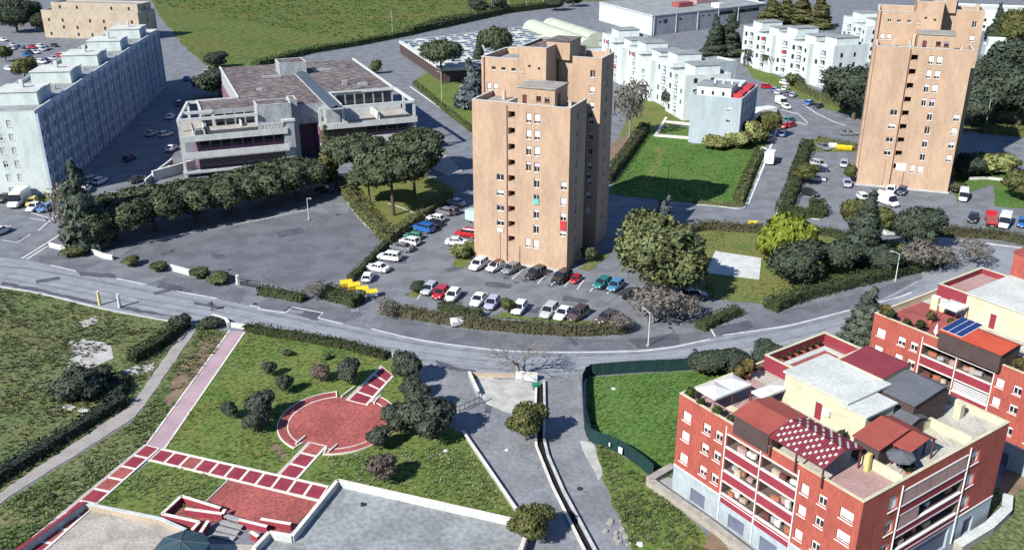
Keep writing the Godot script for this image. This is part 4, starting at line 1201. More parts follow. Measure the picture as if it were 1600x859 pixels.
func build_red_blocks() -> void:
	var r1 := red_block(Vector3(17.33, 0, -83.58), "red flat-roofed apartment block with a spotted tile roof and white tents on top")
	# --- upper floors and sheds on the near block
	var house := roof_house(r1, "roof_house", 6.2, 8.6, 13.7, 15.0, 14.4, "roof_white", "cream_wall", [[4.0, 0.05, 0.8, 1.9]])
	part(house, "air_conditioner", boxmesh(11.3, 12.2, 8.25, 12.1, 12.8, 8.58), mats.white_trim)
	roof_house(r1, "roof_house", 13.75, 8.4, 16.0, 12.8, 14.1, "roof_white")
	gable_shed(r1, "maroon_roof_shed", 8.2, 15.0, 13.0, 19.6, 14.9, 0.35, "sheet_maroon", "cream_wall", 0.85)
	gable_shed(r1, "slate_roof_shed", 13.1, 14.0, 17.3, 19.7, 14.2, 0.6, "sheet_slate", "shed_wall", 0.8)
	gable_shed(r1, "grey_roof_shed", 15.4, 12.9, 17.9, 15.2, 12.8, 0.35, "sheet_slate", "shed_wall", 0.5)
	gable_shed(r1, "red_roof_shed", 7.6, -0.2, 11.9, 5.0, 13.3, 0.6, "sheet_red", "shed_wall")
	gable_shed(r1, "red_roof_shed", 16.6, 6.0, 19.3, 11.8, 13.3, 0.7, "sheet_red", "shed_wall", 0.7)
	gable_shed(r1, "red_roof_porch", 19.5, 8.0, 21.0, 11.8, 13.2, 0.5, "sheet_red", "", 0.7)
	# the tiled roof with pale spots: every tile is a piece of its own
	var sp := gable_shed(r1, "tile_roof", 12.3, -0.3, 18.2, 4.9, 13.2, 0.9, "sheet_maroon")
	for side in 2:
		for row in 7:
			for col in 20:
				var key := "rooftile%d" % side
				if not meshes.has(key):
					var q := MB.new()
					var sl := Vector3(0, 0.9 / 2.75, -1).normalized() if side == 0 else Vector3(0, 0.9 / 2.75, 1).normalized()
					var nn := sl.cross(Vector3.RIGHT) if side == 0 else Vector3.RIGHT.cross(sl)
					if nn.y < 0: nn = -nn
					for k in 4:   # a half-round pantile
						var a0 := PI * k / 4
						var a1 := PI * (k + 1) / 4
						var p0 := Vector3(-cos(a0) * 0.11, 0, 0) + nn * (sin(a0) * 0.09 + 0.03)
						var p1 := Vector3(-cos(a1) * 0.11, 0, 0) + nn * (sin(a1) * 0.09 + 0.03)
						q.quad(p0, p1, p1 + sl * 0.34, p0 + sl * 0.34, nn)
					meshes[key] = q.mesh()
				var f := (row + 0.02) / 7.0
				var v := lerpf(-0.45, 2.3, f) if side == 0 else lerpf(5.05, 2.3, f)
				var pale := (col + row * 2 + side) % 3 == 0 and rng.randf() < 0.8
				part(sp, "roof_tile", meshes[key], mats.canvas_white if pale else mats.sheet_maroon, Vector3(12.4 + col * 0.3, lerpf(13.2, 14.1, f), -v))
	# raised terrace at the back corner
	var up := part(r1, "raised_terrace", parapet_mesh(0.35, 12.3, 5.6, 22.4, 11.02, 12.75, 0.25), mats.brick_crimson)
	part(up, "coping", coping_mesh(0.35, 12.3, 5.6, 22.4, 12.75, 0.25), mats.cream_wall)
	part(up, "floor", boxmesh(0.6, 11.6, 12.55, 5.35, 11.7, 22.15), mats.terrace_red)
	part(up, "white_edging", parapet_mesh(1.5, 13.6, 5.2, 21.2, 11.7, 11.82, 0.7), mats.roof_white)
	for i in 7: potted(r1, 1.05, 13.4 + i * 1.2, 11.7, "small dark plant on the raised pink terrace, %s from the tent end of the row" % ["first", "second", "third", "fourth", "fifth", "sixth", "seventh"][i], 0.55, 2)
	# terrace floors and low walls
	part(r1, "terrace_floor", boxmesh(17.6, 11.035, 0.3, 22.0, 11.06, 5.7), mats.terrace_pink)
	part(r1, "terrace_floor", boxmesh(0.3, 11.035, 0.3, 7.4, 11.06, 9.8), mats.terrace_pink)
	for q in [[17.85, 5.75, 22.05, 5.95], [17.6, 16.6, 22.0, 16.8], [17.6, 12.0, 17.8, 16.5], [4.5, 9.9, 6.1, 10.1]]:
		part(r1, "terrace_wall", boxmesh(q[0], 11.03, q[1], q[2], 12.1, q[3]), mats.cream_wall)
	part(r1, "yellow_chimney", boxmesh(18.7, 11.03, 5.0, 19.1, 12.9, 5.4), mats.yellow_plaster)
	part(r1, "chimney", boxmesh(17.9, 11.03, 20.3, 18.6, 12.6, 21.0), mats.cream_wall)
	# awning cloths in the loggias of the right-hand front
	for q in [[5.9, 7.9, 9.05, 10.6], [7.95, 10.0, 9.0, 10.6], [10.05, 12.6, 9.0, 10.6], [12.65, 15.85, 9.1, 10.6], [5.9, 9.0, 6.3, 7.9]]:
		var m := MB.new()
		m.quad(Vector3(22.42, q[2], -q[0]), Vector3(22.42, q[2], -q[1]), Vector3(22.33, q[3], -q[1]), Vector3(22.33, q[3], -q[0]), Vector3.RIGHT)
		m.quad(Vector3(22.4, q[2], -q[0]), Vector3(22.4, q[2], -q[1]), Vector3(22.31, q[3], -q[1]), Vector3(22.31, q[3], -q[0]), Vector3.LEFT)
		part(r1, "awning", m.mesh(), mats.terrace_pink)
	tent("canvas_tent", "white canvas tent with two low peaks on the near red block's left corner", r1, 1.6, 0.6, 4.3, 5.9, 11.05, 13.0, 2, "canvas_white")
	tent("canvas_awning", "flat white awning between the twin-peaked tent and the grey roof house", r1, 4.9, 5.2, 6.5, 9.2, 11.05, 12.7, 1, "canvas_white")
	var ps := thing("parasol", "grey octagonal parasol open on the near red block's roof terrace", "parasol", r1.transform * Vector3(20.9, 11.04, -6.9), 0.3)
	var m := MB.new()
	for k in 8:
		var a := TAU * k / 8
		var b := TAU * (k + 1) / 8
		m.tri(Vector3(0, 2.55, 0), Vector3(cos(a) * 1.25, 2.1, sin(a) * 1.25), Vector3(cos(b) * 1.25, 2.1, sin(b) * 1.25), Vector3.UP)
		m.quad(Vector3(cos(a) * 1.25, 2.1, sin(a) * 1.25), Vector3(cos(b) * 1.25, 2.1, sin(b) * 1.25), Vector3(cos(b) * 1.25, 1.92, sin(b) * 1.25), Vector3(cos(a) * 1.25, 1.92, sin(a) * 1.25), Vector3(cos(a), 0, sin(a)))
	part(ps, "canopy", m.mesh(), mats.sheet_slate)
	m = MB.new()
	m.tube([Vector3.ZERO, Vector3.UP * 2.55], [0.03, 0.03], 6)
	part(ps, "pole", m.mesh(), mats.frame_grey)
	part(ps, "base", unit_box(0.5, 0.1, 0.5), mats.frame_grey)
	for q in [[[0.7, 8.0], "bushy plant at the back edge of the white tent", 1.3, 1], [[0.8, 9.2], "bushy brown plant beside the curved terrace wall", 1.7, 1], [[0.6, 1.0], "leafy plant behind the parapet at the tent's outer corner", 1.0, 0], [[2.6, 0.45], "plant squeezed between parapet and tent front", 0.9, 2],
			[[4.8, 0.5], "plant on the parapet side just right of the white tent", 1.0, 0], [[6.6, 0.6], "plant at the left end of the red shed roof", 0.9, 2], [[21.3, 7.8], "dark bushy plant beside the grey parasol", 1.0, 2], [[20.3, 8.8], "plant under the red porch roof", 1.0, 0], [[14.5, 7.2], "plant against the cream roof house wall", 0.9, 2]]:
		potted(r1, q[0][0], q[0][1], 11.05, q[1], q[2], q[3])
	var bench := thing("garden_table", "small wooden table cluttered with things below the twin-peaked tent", "table", r1.transform * Vector3(5.6, 11.06, -2.2), r1.rotation.y)
	part(bench, "top", unit_box(1.8, 0.06, 0.9), mats.cream_wall, Vector3(0, 0.72, 0))
	for x in [-0.8, 0.8]:
		for z in [-0.38, 0.38]: part(bench, "leg", unit_box(0.07, 0.72, 0.07), mats.frame_brown, Vector3(x, 0, z))
	# --- the far block
	var r2 := red_block(Vector3(44.56, 0, -103.13), "red flat-roofed apartment block with blue solar panels on its roof")
	house = roof_house(r2, "roof_house", 6.2, 9.0, 15.0, 18.5, 14.4, "roof_white", "cream_wall", [[3.2, 0.1, 0.75, 1.9]])
	roof_house(r2, "stair_house", 6.0, 18.6, 8.4, 21.0, 17.6, "terrace_red", "brick_red")
	up = part(r2, "raised_terrace", parapet_mesh(0.3, 12.6, 5.6, 22.5, 11.02, 12.75, 0.25), mats.brick_crimson)
	part(up, "coping", coping_mesh(0.3, 12.6, 5.6, 22.5, 12.75, 0.25), mats.cream_wall)
	part(up, "floor", boxmesh(0.55, 11.9, 12.85, 5.35, 12.0, 22.25), mats.terrace_pink)
	part(r2, "terrace_floor", boxmesh(0.3, 11.035, 0.3, 7.2, 11.06, 9.5), mats.terrace_red)
	var sh := gable_shed(r2, "orange_roof_shed", 8.9, -0.7, 16.2, 3.2, 13.3, 0.35, "sheet_orange", "shed_wall", 0.75)
	for i in 5:
		for j in 3:
			var key := "roofpanel"
			if not meshes.has(key):
				var q := MB.new()
				q.bar(Vector3(0.24, 0, 0.45), Vector3(0.24, 0.075, -0.4), 0.5, 0.05)
				meshes[key] = q.mesh()
			var sp2 := part(sh, "solar_panel", meshes[key], mats.solar_cell, Vector3(8.82 + j * 0.86 + 0.15, 13.43 + i * 0.072, 0.18 - i * 0.84))
			sp2.scale = Vector3(1.55, 1, 0.92)
			part(sp2, "panel_frame", meshes[key], mats.white_trim, Vector3(-0.03, -0.03, 0.0)).scale = Vector3(1.13, 1, 1.08)
	tent("canvas_awning", "white awning over the red-floored terrace of the solar-panel block", r2, 4.3, 6.3, 6.7, 9.0, 11.05, 13.0, 1, "canvas_white")
	for q in [[[1.0, 0.7], "orange bushy plant on the outer corner of the solar-panel block", 1.5, 1], [[1.8, 0.6], "dark plant beside the orange corner bush", 1.2, 2], [[3.9, 0.8], "small dark plant along the solar block's front parapet", 0.9, 2], [[5.4, 1.2], "dark plant near the white chair on the red terrace", 1.1, 2],
			[[4.6, 4.6], "brownish shrub in the middle of the red terrace", 1.1, 1], [[6.6, 5.6], "plant by the white awning of the red terrace", 0.8, 0], [[17.5, 1.0], "straggly plant at the right end of the orange roof", 1.4, 1], [[19.5, 1.4], "plant beyond the orange roofed shed", 1.2, 0]]:
		potted(r2, q[0][0], q[0][1], 11.05, q[1], q[2], q[3])
	for q in [[2.6, 8.6, 1.7], [3.6, 8.9, 1.5]]:
		var w := thing("roof_cabinet", ["white plaster cabinet against the terrace's back parapet", "white cabinet beside the awning, lower of the two"][0 if q[0] < 3 else 1], "cabinet", r2.transform * Vector3(q[0], 11.06, -q[1]), r2.rotation.y)
		part(w, "body", unit_box(0.9, q[2], 0.6), mats.cream_wall)
		part(w, "lid", unit_box(1.0, 0.08, 0.7), mats.white_trim, Vector3(0, q[2] + 0.003, 0))
	var ch := thing("sunshade", "white folded sunshade standing at the solar panels' corner", "sunshade", r2.transform * Vector3(7.6, 11.06, -0.9), 0.0)
	m = MB.new()
	m.tube([Vector3.ZERO, Vector3.UP * 0.7, Vector3.UP * 1.0, Vector3.UP * 1.7, Vector3.UP * 2.1], [0.04, 0.05, 0.28, 0.16, 0.02], 8)
	part(ch, "cloth", m.mesh(), mats.cloth_white)
	part(ch, "base", unit_box(0.5, 0.12, 0.5), mats.frame_grey)
	part(r2, "loggia_louvre_rail", boxmesh(11.35, 6.4, -0.1, 15.5, 6.5, -0.02), mats.white_trim)
	for k in 5: part(r2, "louvre", boxmesh(11.35, 6.55 + k * 0.22, -0.06, 15.45, 6.67 + k * 0.22, -0.02), mats.shutter_white)

# ---------- the shopping centre ----------
func build_shopping_centre() -> void:
	var t := thing("shopping_centre", "low stepped shopping centre with wide dark flat roof and white terrace frames", "shopping centre", Vector3(-73.33, 0, -200.3), atan2(22.0, 54.0) - 0.007)
	var m := MB.new()
	# body
	m = MB.new()
	m.prism([Vector3(3.5, 0, -1.5), Vector3(23.4, 0, -1.5), Vector3(23.4, 0, -9), Vector3(31, 0, -9), Vector3(31, 0, -1.5), Vector3(53.2, 0, -1.5), Vector3(53.2, 0, -63), Vector3(15, 0, -63), Vector3(15, 0, -19), Vector3(3.5, 0, -19)], 0.0, 8.3)
	part(t, "lower_body", m.mesh(), mats.mauve_wall)
	m = MB.new()
	m.prism([Vector3(5.5, 0, -8), Vector3(22, 0, -8), Vector3(22, 0, -6.0), Vector3(33, 0, -6.0), Vector3(33, 0, -3), Vector3(36.4, 0, -3), Vector3(36.4, 0, -17), Vector3(53.0, 0, -17), Vector3(53.0, 0, -63), Vector3(15.2, 0, -63), Vector3(15.2, 0, -18.5), Vector3(5.5, 0, -18.5)], 8.3, 12.9)
	part(t, "upper_body", m.mesh(), mats.concrete_wall)
	m = MB.new()
	m.sheet([Vector3(5.7, 0, -8.2), Vector3(21.8, 0, -8.2), Vector3(21.8, 0, -6.2), Vector3(32.8, 0, -6.2), Vector3(32.8, 0, -3.2), Vector3(36.2, 0, -3.2), Vector3(36.2, 0, -17.2), Vector3(52.8, 0, -17.2), Vector3(52.8, 0, -62.8), Vector3(15.4, 0, -62.8), Vector3(15.4, 0, -18.3), Vector3(5.7, 0, -18.3)], 12.94)
	part(t, "roof", m.mesh(), mats.roof_dark)
	for q in [[Vector3(15.1, 13.05, -18.6), Vector3(15.1, 13.05, -63)], [Vector3(5.5, 13.05, -18.6), Vector3(15.1, 13.05, -18.6)], [Vector3(53.2, 13.05, -17), Vector3(53.2, 13.05, -63)], [Vector3(36.4, 12.9, -17), Vector3(53.2, 12.9, -17)], [Vector3(5.5, 13.05, -8), Vector3(5.5, 13.05, -18.6)]]:
		m = MB.new()
		m.bar(q[0], q[1], 0.45, 0.4)
		part(t, "roof_edge", m.mesh(), mats.concrete_pale)
	# terrace decks and their balustrade bands
	for q in [[0.3, -0.4, 23.2, 8.0], [31.2, -0.4, 53.9, 17.0], [0.3, 8.0, 5.4, 19.2]]:
		part(t, "terrace_deck", boxmesh(q[0], 8.3, q[1], q[2], 8.6, q[3]), mats.sandy_floor)
	for q in [[0.0, -0.75, 23.4, 0.0], [30.9, -0.75, 54.2, 0.0]]:
		part(t, "balustrade_band", boxmesh(q[0], 8.0, q[1], q[2], 9.3, q[1] + 0.3), mats.concrete_pale)
		part(t, "balustrade_band", boxmesh(q[0], 4.4, q[1] - 0.5, q[2], 5.7, q[1] - 0.2), mats.concrete_pale)
		part(t, "floor_slab", boxmesh(q[0], 4.1, q[1] - 0.5, q[2], 4.4, 1.6), mats.concrete_wall)
	part(t, "floor_slab", boxmesh(-0.3, 0.9, -1.4, 23.4, 1.2, 1.2), mats.concrete_wall)
	# white frames over the terraces
	for q in [[Vector3(0.1, 12.8, 0), Vector3(17, 12.8, 0)], [Vector3(0.1, 12.8, 0), Vector3(3.3, 12.8, -18.6)], [Vector3(3.3, 12.8, -18.6), Vector3(5.6, 12.8, -18.6)], [Vector3(1.2, 12.8, -7.0), Vector3(8, 12.8, -7.0)],
			[Vector3(31, 12.8, 0), Vector3(53.8, 12.8, 0)], [Vector3(53.8, 12.8, 0), Vector3(53.5, 12.8, -17)], [Vector3(36.6, 12.8, -2), Vector3(36.6, 12.8, -17)], [Vector3(45, 12.8, -16.9), Vector3(53.6, 12.8, -16.9)]]:
		m = MB.new()
		m.bar(q[0], q[1], 0.55, 0.6)
		part(t, "frame_beam", m.mesh(), mats.concrete_pale)
	for q in [[0.2, 0.1], [0.8, 6.9], [3.3, 18.5], [53.7, 0.1], [53.5, 8.5], [31.1, 0.1], [36.6, 0.1], [8.0, 7.2]]:
		part(t, "frame_post", boxmesh(q[0] - 0.3, 0.0 if q[0] < 1 or q[0] > 53 else 8.6, q[1] - 0.25, q[0] + 0.3, 12.5, q[1] + 0.25), mats.concrete_pale)
	# terrace partitions, cream raised beds, shop fronts
	for q in [[6.0, 2.0, 21.0, 6.4, 9.5], [38.0, 2.0, 44.5, 8.0, 9.2], [46.0, 2.2, 52.8, 8.8, 9.4], [40.0, 10.5, 52.0, 15.0, 9.4]]:
		part(t, "terrace_bed", boxmesh(q[0], 8.6, q[1], q[2], q[4], q[3]), mats.sandy_floor)
	for q in [[3.0, 1.0, 3.3, 6.8], [5.2, 1.0, 5.5, 6.8], [13.6, 3.5, 13.9, 6.6], [45.2, 1.0, 45.5, 9.5], [37.2, 9.6, 53.0, 9.9]]:
		part(t, "terrace_partition", boxmesh(q[0], 8.6, q[1], q[2], 10.6, q[3]), mats.concrete_pale)
	for k in 7: part(t, "shop_window", boxmesh(6.3 + k * 2.25, 9.0, 7.93, 8.1 + k * 2.25, 11.8, 7.99), mats.pane)
	for k in 6: part(t, "shop_window", boxmesh(38.5 + k * 2.4, 9.0, 16.93, 40.4 + k * 2.4, 12.2, 16.99), mats.pane)
	for k in 8: part(t, "shop_window", boxmesh(4.2 + k * 2.35, 5.9, 1.42, 6.1 + k * 2.35, 7.7, 1.49), mats.pane)
	for k in 8: part(t, "shop_window", boxmesh(31.8 + k * 2.6, 5.9, 1.42, 34.0 + k * 2.6, 7.7, 1.49), mats.pane)
	for k in 8: part(t, "shop_window", boxmesh(4.2 + k * 2.35, 1.4, 1.42, 6.1 + k * 2.35, 3.9, 1.49), mats.pane)
	# blocks on the roof
	for q in [[17.2, 0.6, 24.8, 6.3, 8.6, 14.6], [24.9, 3.0, 26.6, 7.6, 0.0, 14.8], [29.0, 44.0, 36.2, 51.5, 12.9, 16.2]]:
		part(t, "stair_block", boxmesh(q[0], q[4], q[1], q[2], q[5], q[3]), mats.concrete_wall)
		part(t, "stair_block_roof", boxmesh(q[0] + 0.3, q[5] - 0.2, q[1] + 0.3, q[2] - 0.3, q[5] + 0.01, q[3] - 0.3), mats.roof_dark)
		part(t, "stair_block_coping", coping_mesh(q[0], q[1], q[2], q[3], q[5], 0.2), mats.concrete_pale)
	part(t, "entrance_pillar", boxmesh(22.6, 0, -0.4, 25.0, 10.6, 1.6), mats.concrete_wall)
	part(t, "entrance_cap", boxmesh(22.3, 10.603, -0.6, 25.3, 11.1, 1.9), mats.concrete_pale)
	for k in 6: part(t, "railing_bar", boxmesh(18.3 + k * 0.72, 9.3, -0.7, 18.6 + k * 0.72, 10.4, -0.5), mats.concrete_pale)
	part(t, "railing_top", boxmesh(17.8, 10.403, -0.75, 22.4, 10.7, -0.45), mats.concrete_pale)
	# long skylight with its panes
	m = MB.new()
	m.bx(33.0, 12.94, -2.8, 36.2, 13.3, 48.5)
	var sk := part(t, "skylight", m.mesh(), mats.concrete_wall)
	for k in 17:
		m = MB.new()
		var v0 := -2.6 + k * 3.0
		m.quad(Vector3(33.1, 13.34, -v0), Vector3(34.6, 13.95, -v0), Vector3(34.6, 13.95, -v0 - 2.85), Vector3(33.1, 13.34, -v0 - 2.85), Vector3.UP)
		m.quad(Vector3(36.1, 13.34, -v0), Vector3(34.66, 13.95, -v0), Vector3(34.66, 13.95, -v0 - 2.85), Vector3(36.1, 13.34, -v0 - 2.85), Vector3.UP)
		part(sk, "pane", m.mesh(), mats.sky_glass)
	for q in [[42.0, 25.0, 1.2, 1.0], [45.5, 22.5, 2.4, 0.7], [24.0, 42.0, 5.0, 0.5], [38.5, 46.5, 5.0, 0.6], [20.5, 26.0, 1.2, 0.5]]:
		part(t, "roof_vent", boxmesh(q[0], 12.94, q[1], q[0] + q[2], 12.94 + q[3], q[1] + 1.0), mats.concrete_wall)
	for k in 4: part(t, "roof_seam", boxmesh(15.5, 12.95, 23.0 + k * 10.3, 32.8, 12.99, 23.12 + k * 10.3), mats.roof_grey)
	for k in 4: part(t, "roof_seam", boxmesh(36.4, 12.95, 24.0 + k * 10.3, 52.7, 12.99, 24.12 + k * 10.3), mats.roof_grey)
	# ramp with walls at the left corner
	var r := framed("ramp_wall", "low concrete wall of the car ramp at the shopping centre's left corner", "wall", spot(-79.7, -193.8), spot(-79.5, -220))
	part(r, "wall", boxmesh(0, 0, 0, 17, 1.3, 0.35), mats.concrete_wall)
	part(r, "coping", boxmesh(-0.05, 1.303, -0.06, 17.05, 1.4, 0.41), mats.concrete_pale)
	r = framed("ramp_wall", "pale parapet wall along the lower side of the shops' car ramp", "wall", spot(-79.2, -197.1), spot(-74.2, -204.6))
	part(r, "wall", boxmesh(0, 0, 0, 11.5, 2.2, 0.4), mats.concrete_pale)
	part(r, "coping", boxmesh(-0.05, 2.203, -0.06, 11.55, 2.3, 0.46), mats.white_trim)

# ---------- the long white block at the left ----------
func build_long_block() -> void:
	var L := 118.0
	var H := 18.3
	var D := 14.0
	var t := thing("long_apartment_block", "long white apartment block with blank sunlit end wall and shaded ribbed front", "apartment block", Vector3(-96.6, 0, -185.5), PI / 2 + deg_to_rad(7.97))
	# local +x runs back along the long front, -z to the left
	var U := Vector3.RIGHT
	var ops := []
	for k in 20:
		for r in 6:
			var y := 1.6 + r * 2.75
			ops.append([1.6 + k * 5.85, y, 1.2, 1.35])
			if k % 2 == 0: ops.append([4.2 + k * 5.85, y - 0.3, 1.7, 1.9, 1.2])
			else: ops.append([4.4 + k * 5.85, y, 1.1, 1.35])
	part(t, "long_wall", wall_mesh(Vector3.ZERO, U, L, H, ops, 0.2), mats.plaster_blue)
	for i in ops.size():
		var q = ops[i]
		if q.size() > 4:
			if not meshes.has("voidpane"):
				var vm := MB.new()
				vm.quad(Vector3(0, 0, 0), Vector3(1.7, 0, 0), Vector3(1.7, 1.9, 0), Vector3(0, 1.9, 0), Vector3.BACK)
				meshes["voidpane"] = vm.mesh()
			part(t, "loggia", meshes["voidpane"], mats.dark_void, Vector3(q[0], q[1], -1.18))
		else: part(t, "window", unit_box(q[2], q[3], 0.05), mats.pane if i % 5 else mats.shutter_grey, Vector3(q[0] + q[2] / 2, q[1], -0.17))
	for k in 21:   # ribs between the bays
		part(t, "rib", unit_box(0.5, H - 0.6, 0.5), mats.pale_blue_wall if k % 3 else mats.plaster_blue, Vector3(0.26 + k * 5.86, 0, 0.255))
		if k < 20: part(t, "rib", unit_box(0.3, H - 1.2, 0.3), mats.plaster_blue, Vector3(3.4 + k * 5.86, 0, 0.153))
	var eo := []
	for r in 6:
		for x in [8.0, 10.2]: eo.append([x - 6.6 + 4.6, 1.2 + r * 2.8, 0.9, 1.35])
	for r in 6:
		for x in [1.2]: eo.append([x, 1.2 + r * 2.8, 0.9, 1.35])
	part(t, "end_wall", wall_mesh(Vector3(0, 0, -D), Vector3.BACK, D, H, eo, 0.15), mats.white_wall)
	for i in eo.size(): window(t, Vector3(0, 0, -D), Vector3.BACK, eo[i], 0.15, 1.0 if i % 4 else 0.5, mats.frame_white, mats.shutter_grey)
	part(t, "end_wall", wall_mesh(Vector3(L, 0, 0), Vector3.FORWARD, D, H, [], 0.15), mats.white_wall)
	part(t, "rear_wall", wall_mesh(Vector3(L, 0, -D), Vector3.LEFT, L, H, [], 0.15), mats.white_wall)
	part(t, "roof", boxmesh(0.2, H - 0.75, 0.2, L - 0.2, H - 0.7, D - 0.2), mats.roof_grey)
	part(t, "parapet", parapet_mesh(0.003, 0.003, L - 0.003, D - 0.003, H - 0.8, H - 0.003, 0.25), mats.white_wall)
	part(t, "coping", coping_mesh(0, 0, L, D, H, 0.25), mats.concrete_pale)
	for k in 5:   # stair houses along the roof
		var u := 9.5 + k * 23.5
		var h := part(t, "stair_house", boxmesh(u, H - 0.7, 2.2, u + 9, H + 2.0, 11), mats.white_wall)
		part(h, "roof", boxmesh(u - 0.2, H + 2.003, 2.0, u + 9.2, H + 2.2, 11.2), mats.roof_white)
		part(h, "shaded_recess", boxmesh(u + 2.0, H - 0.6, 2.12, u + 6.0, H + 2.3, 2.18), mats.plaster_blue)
		part(h, "chimney", boxmesh(u + 4, H + 2.2, 6, u + 4.8, H + 3.9, 6.8), mats.concrete_pale)
		part(h, "lift_box", boxmesh(u + 9.003, H - 0.7, 3.4, u + 10.4, H + 1.2, 6.4), mats.white_wall)
		for j in 4: part(t, "roof_dish", unit_box(0.7, 0.8, 0.5), mats.frame_grey, Vector3(u + 12 + j * 2.4, H - 0.7, -4.0 - (j % 2) * 4.5))

func far_wing(t: Node3D, u0: float, v0: float, u1: float, v1: float, h0: float, h: float, wall: String, roof: String, cols: int, rows: int, y0 := 1.0, step := 2.9, sides := true) -> void:
	var W := u1 - u0
	var D := v1 - v0
	var faces := [[Vector3(u0, h0, -v0), Vector3.RIGHT, W, cols], [Vector3(u1, h0, -v0), Vector3.FORWARD, D, int(cols * D / W)], [Vector3(u1, h0, -v1), Vector3.LEFT, W, 0], [Vector3(u0, h0, -v1), Vector3.BACK, D, int(cols * D / W) if sides else 0]]
	for f in faces:
		var ops := []
		for r in rows:
			for c in f[3]: ops.append([(c + 0.5) * f[2] / f[3] - 0.5, y0 + r * step, 1.0, 1.4])
		part(t, "wall", wall_mesh(f[0], f[1], f[2], h - h0, ops, 0.2), mats[wall])
		for i in ops.size():
			var q = ops[i]
			var o: Vector3 = f[1].cross(Vector3.UP)
			var p := part(t, "window", unit_box(q[2], q[3], 0.05), mats.pane if (i * 5 + cols) % 3 else mats.shutter_grey)
			p.transform = Transform3D(Basis(f[1], Vector3.UP, o), f[0] + f[1] * (q[0] + 0.5) + Vector3.UP * q[1] - o * 0.16)
	part(t, "roof", boxmesh(u0 + 0.2, h - 0.6, v0 + 0.2, u1 - 0.2, h - 0.55, v1 - 0.2), mats[roof])
	part(t, "parapet", parapet_mesh(u0 + 0.003, v0 + 0.003, u1 - 0.003, v1 - 0.003, h - 0.7, h - 0.003, 0.25), mats[wall])
	part(t, "coping", coping_mesh(u0, v0, u1, v1, h, 0.25), mats.concrete_pale)

# a stepped white block of bays with loggias, round dishes and roof pavilions; local +x along its front
func stepped_block(t: Node3D, L: float, D: float, H: float, bays: int, wall: String, sd: int) -> void:
	var r := RandomNumberGenerator.new()
	r.seed = sd
	var bw := L / bays
	for b in bays:
		var out := 1.6 if b % 2 else 0.0
		var h: float = H + [0.0, 0.9, -0.6, 0.4, -0.3, 1.1][(b + sd) % 6]
		var u0 := b * bw
		var ops := []
		for k in 4:
			var y := 1.0 + k * 3.0
			if y + 2.2 > h: continue
			ops.append([bw * 0.12, y, 1.5, 1.5])
			ops.append([bw * 0.40, y - 0.2, 2.4, 1.9, 1.3])
			ops.append([bw * 0.76, y + 0.1, 1.1, 1.3])
		part(t, "bay_wall", wall_mesh(Vector3(u0, 0, out), Vector3.RIGHT, bw, h, ops, 0.2), mats[wall])
		for s in [[Vector3(u0 + bw, 0, out), Vector3.FORWARD, D + out], [Vector3(u0 + bw, 0, -D), Vector3.LEFT, bw], [Vector3(u0, 0, -D), Vector3.BACK, D + out]]:
			var so := []
			if b == bays - 1 and s[2] > D - 0.1 and s[1] == Vector3.FORWARD:
				for k in 4: so.append_array([[2.5, 1.2 + k * 3.0, 1.2, 1.4], [7.5, 1.2 + k * 3.0, 1.0, 1.4]])
			part(t, "side_wall", wall_mesh(s[0], s[1], s[2], h, so, 0.2), mats[wall])
			for q in so: part(t, "window", boxmesh(u0 + bw - 0.19, q[1], q[0] - out, u0 + bw - 0.14, q[1] + q[3], q[0] + q[2] - out), mats.pane)
		for i in ops.size():
			var q = ops[i]
			if q.size() > 4:
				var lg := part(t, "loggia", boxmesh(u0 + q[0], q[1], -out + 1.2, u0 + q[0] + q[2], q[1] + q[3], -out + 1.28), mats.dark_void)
				part(lg, "balustrade", boxmesh(u0 + q[0] - 0.15, q[1] - 0.12, -out - 0.35, u0 + q[0] + q[2] + 0.15, q[1] + 0.65, -out - 0.22), mats[wall])
				if r.randf() < 0.3: part(lg, "awning", boxmesh(u0 + q[0], q[1] + 1.0, -out - 0.5, u0 + q[0] + q[2], q[1] + 1.7, -out - 0.42), mats[["cloth_red", "shutter_lilac", "cloth_white"][r.randi() % 3]])
			else:
				part(t, "window", unit_box(q[2], q[3], 0.05), mats[["pane", "pane", "shutter_white"][r.randi() % 3]], Vector3(u0 + q[0] + q[2] / 2, q[1], out - 0.16))
		part(t, "roof", boxmesh(u0 + 0.2, h - 0.75, -out + 0.2, u0 + bw - 0.2, h - 0.7, D - 0.2), mats.roof_white)
		part(t, "coping", coping_mesh(u0 + 0.01, -out, u0 + bw - 0.01, D, h, 0.2), mats[wall])
		var p := part(t, "roof_pavilion", boxmesh(u0 + bw * 0.2, h - 0.7, 2.5, u0 + bw * 0.75, h + 1.9, D - 2.0), mats[wall])
		part(p, "roof", boxmesh(u0 + bw * 0.2 - 0.2, h + 1.903, 2.3, u0 + bw * 0.75 + 0.2, h + 2.1, D - 1.8), mats.roof_grey)
		for k in 2:
			var dsh := MB.new()
			var c := Vector3(u0 + bw * 0.3 + k * 2.0, h * (0.45 + 0.3 * k), out + 0.12)
			for i in 10: dsh.tri(c + Vector3(0, 0, 0.1), c + Vector3(cos(TAU * i / 10) * 0.42, sin(TAU * i / 10) * 0.42, 0), c + Vector3(cos(TAU * (i + 1) / 10) * 0.42, sin(TAU * (i + 1) / 10) * 0.42, 0), Vector3.BACK)
			part(t, "satellite_dish", dsh.mesh(), mats.white_trim)

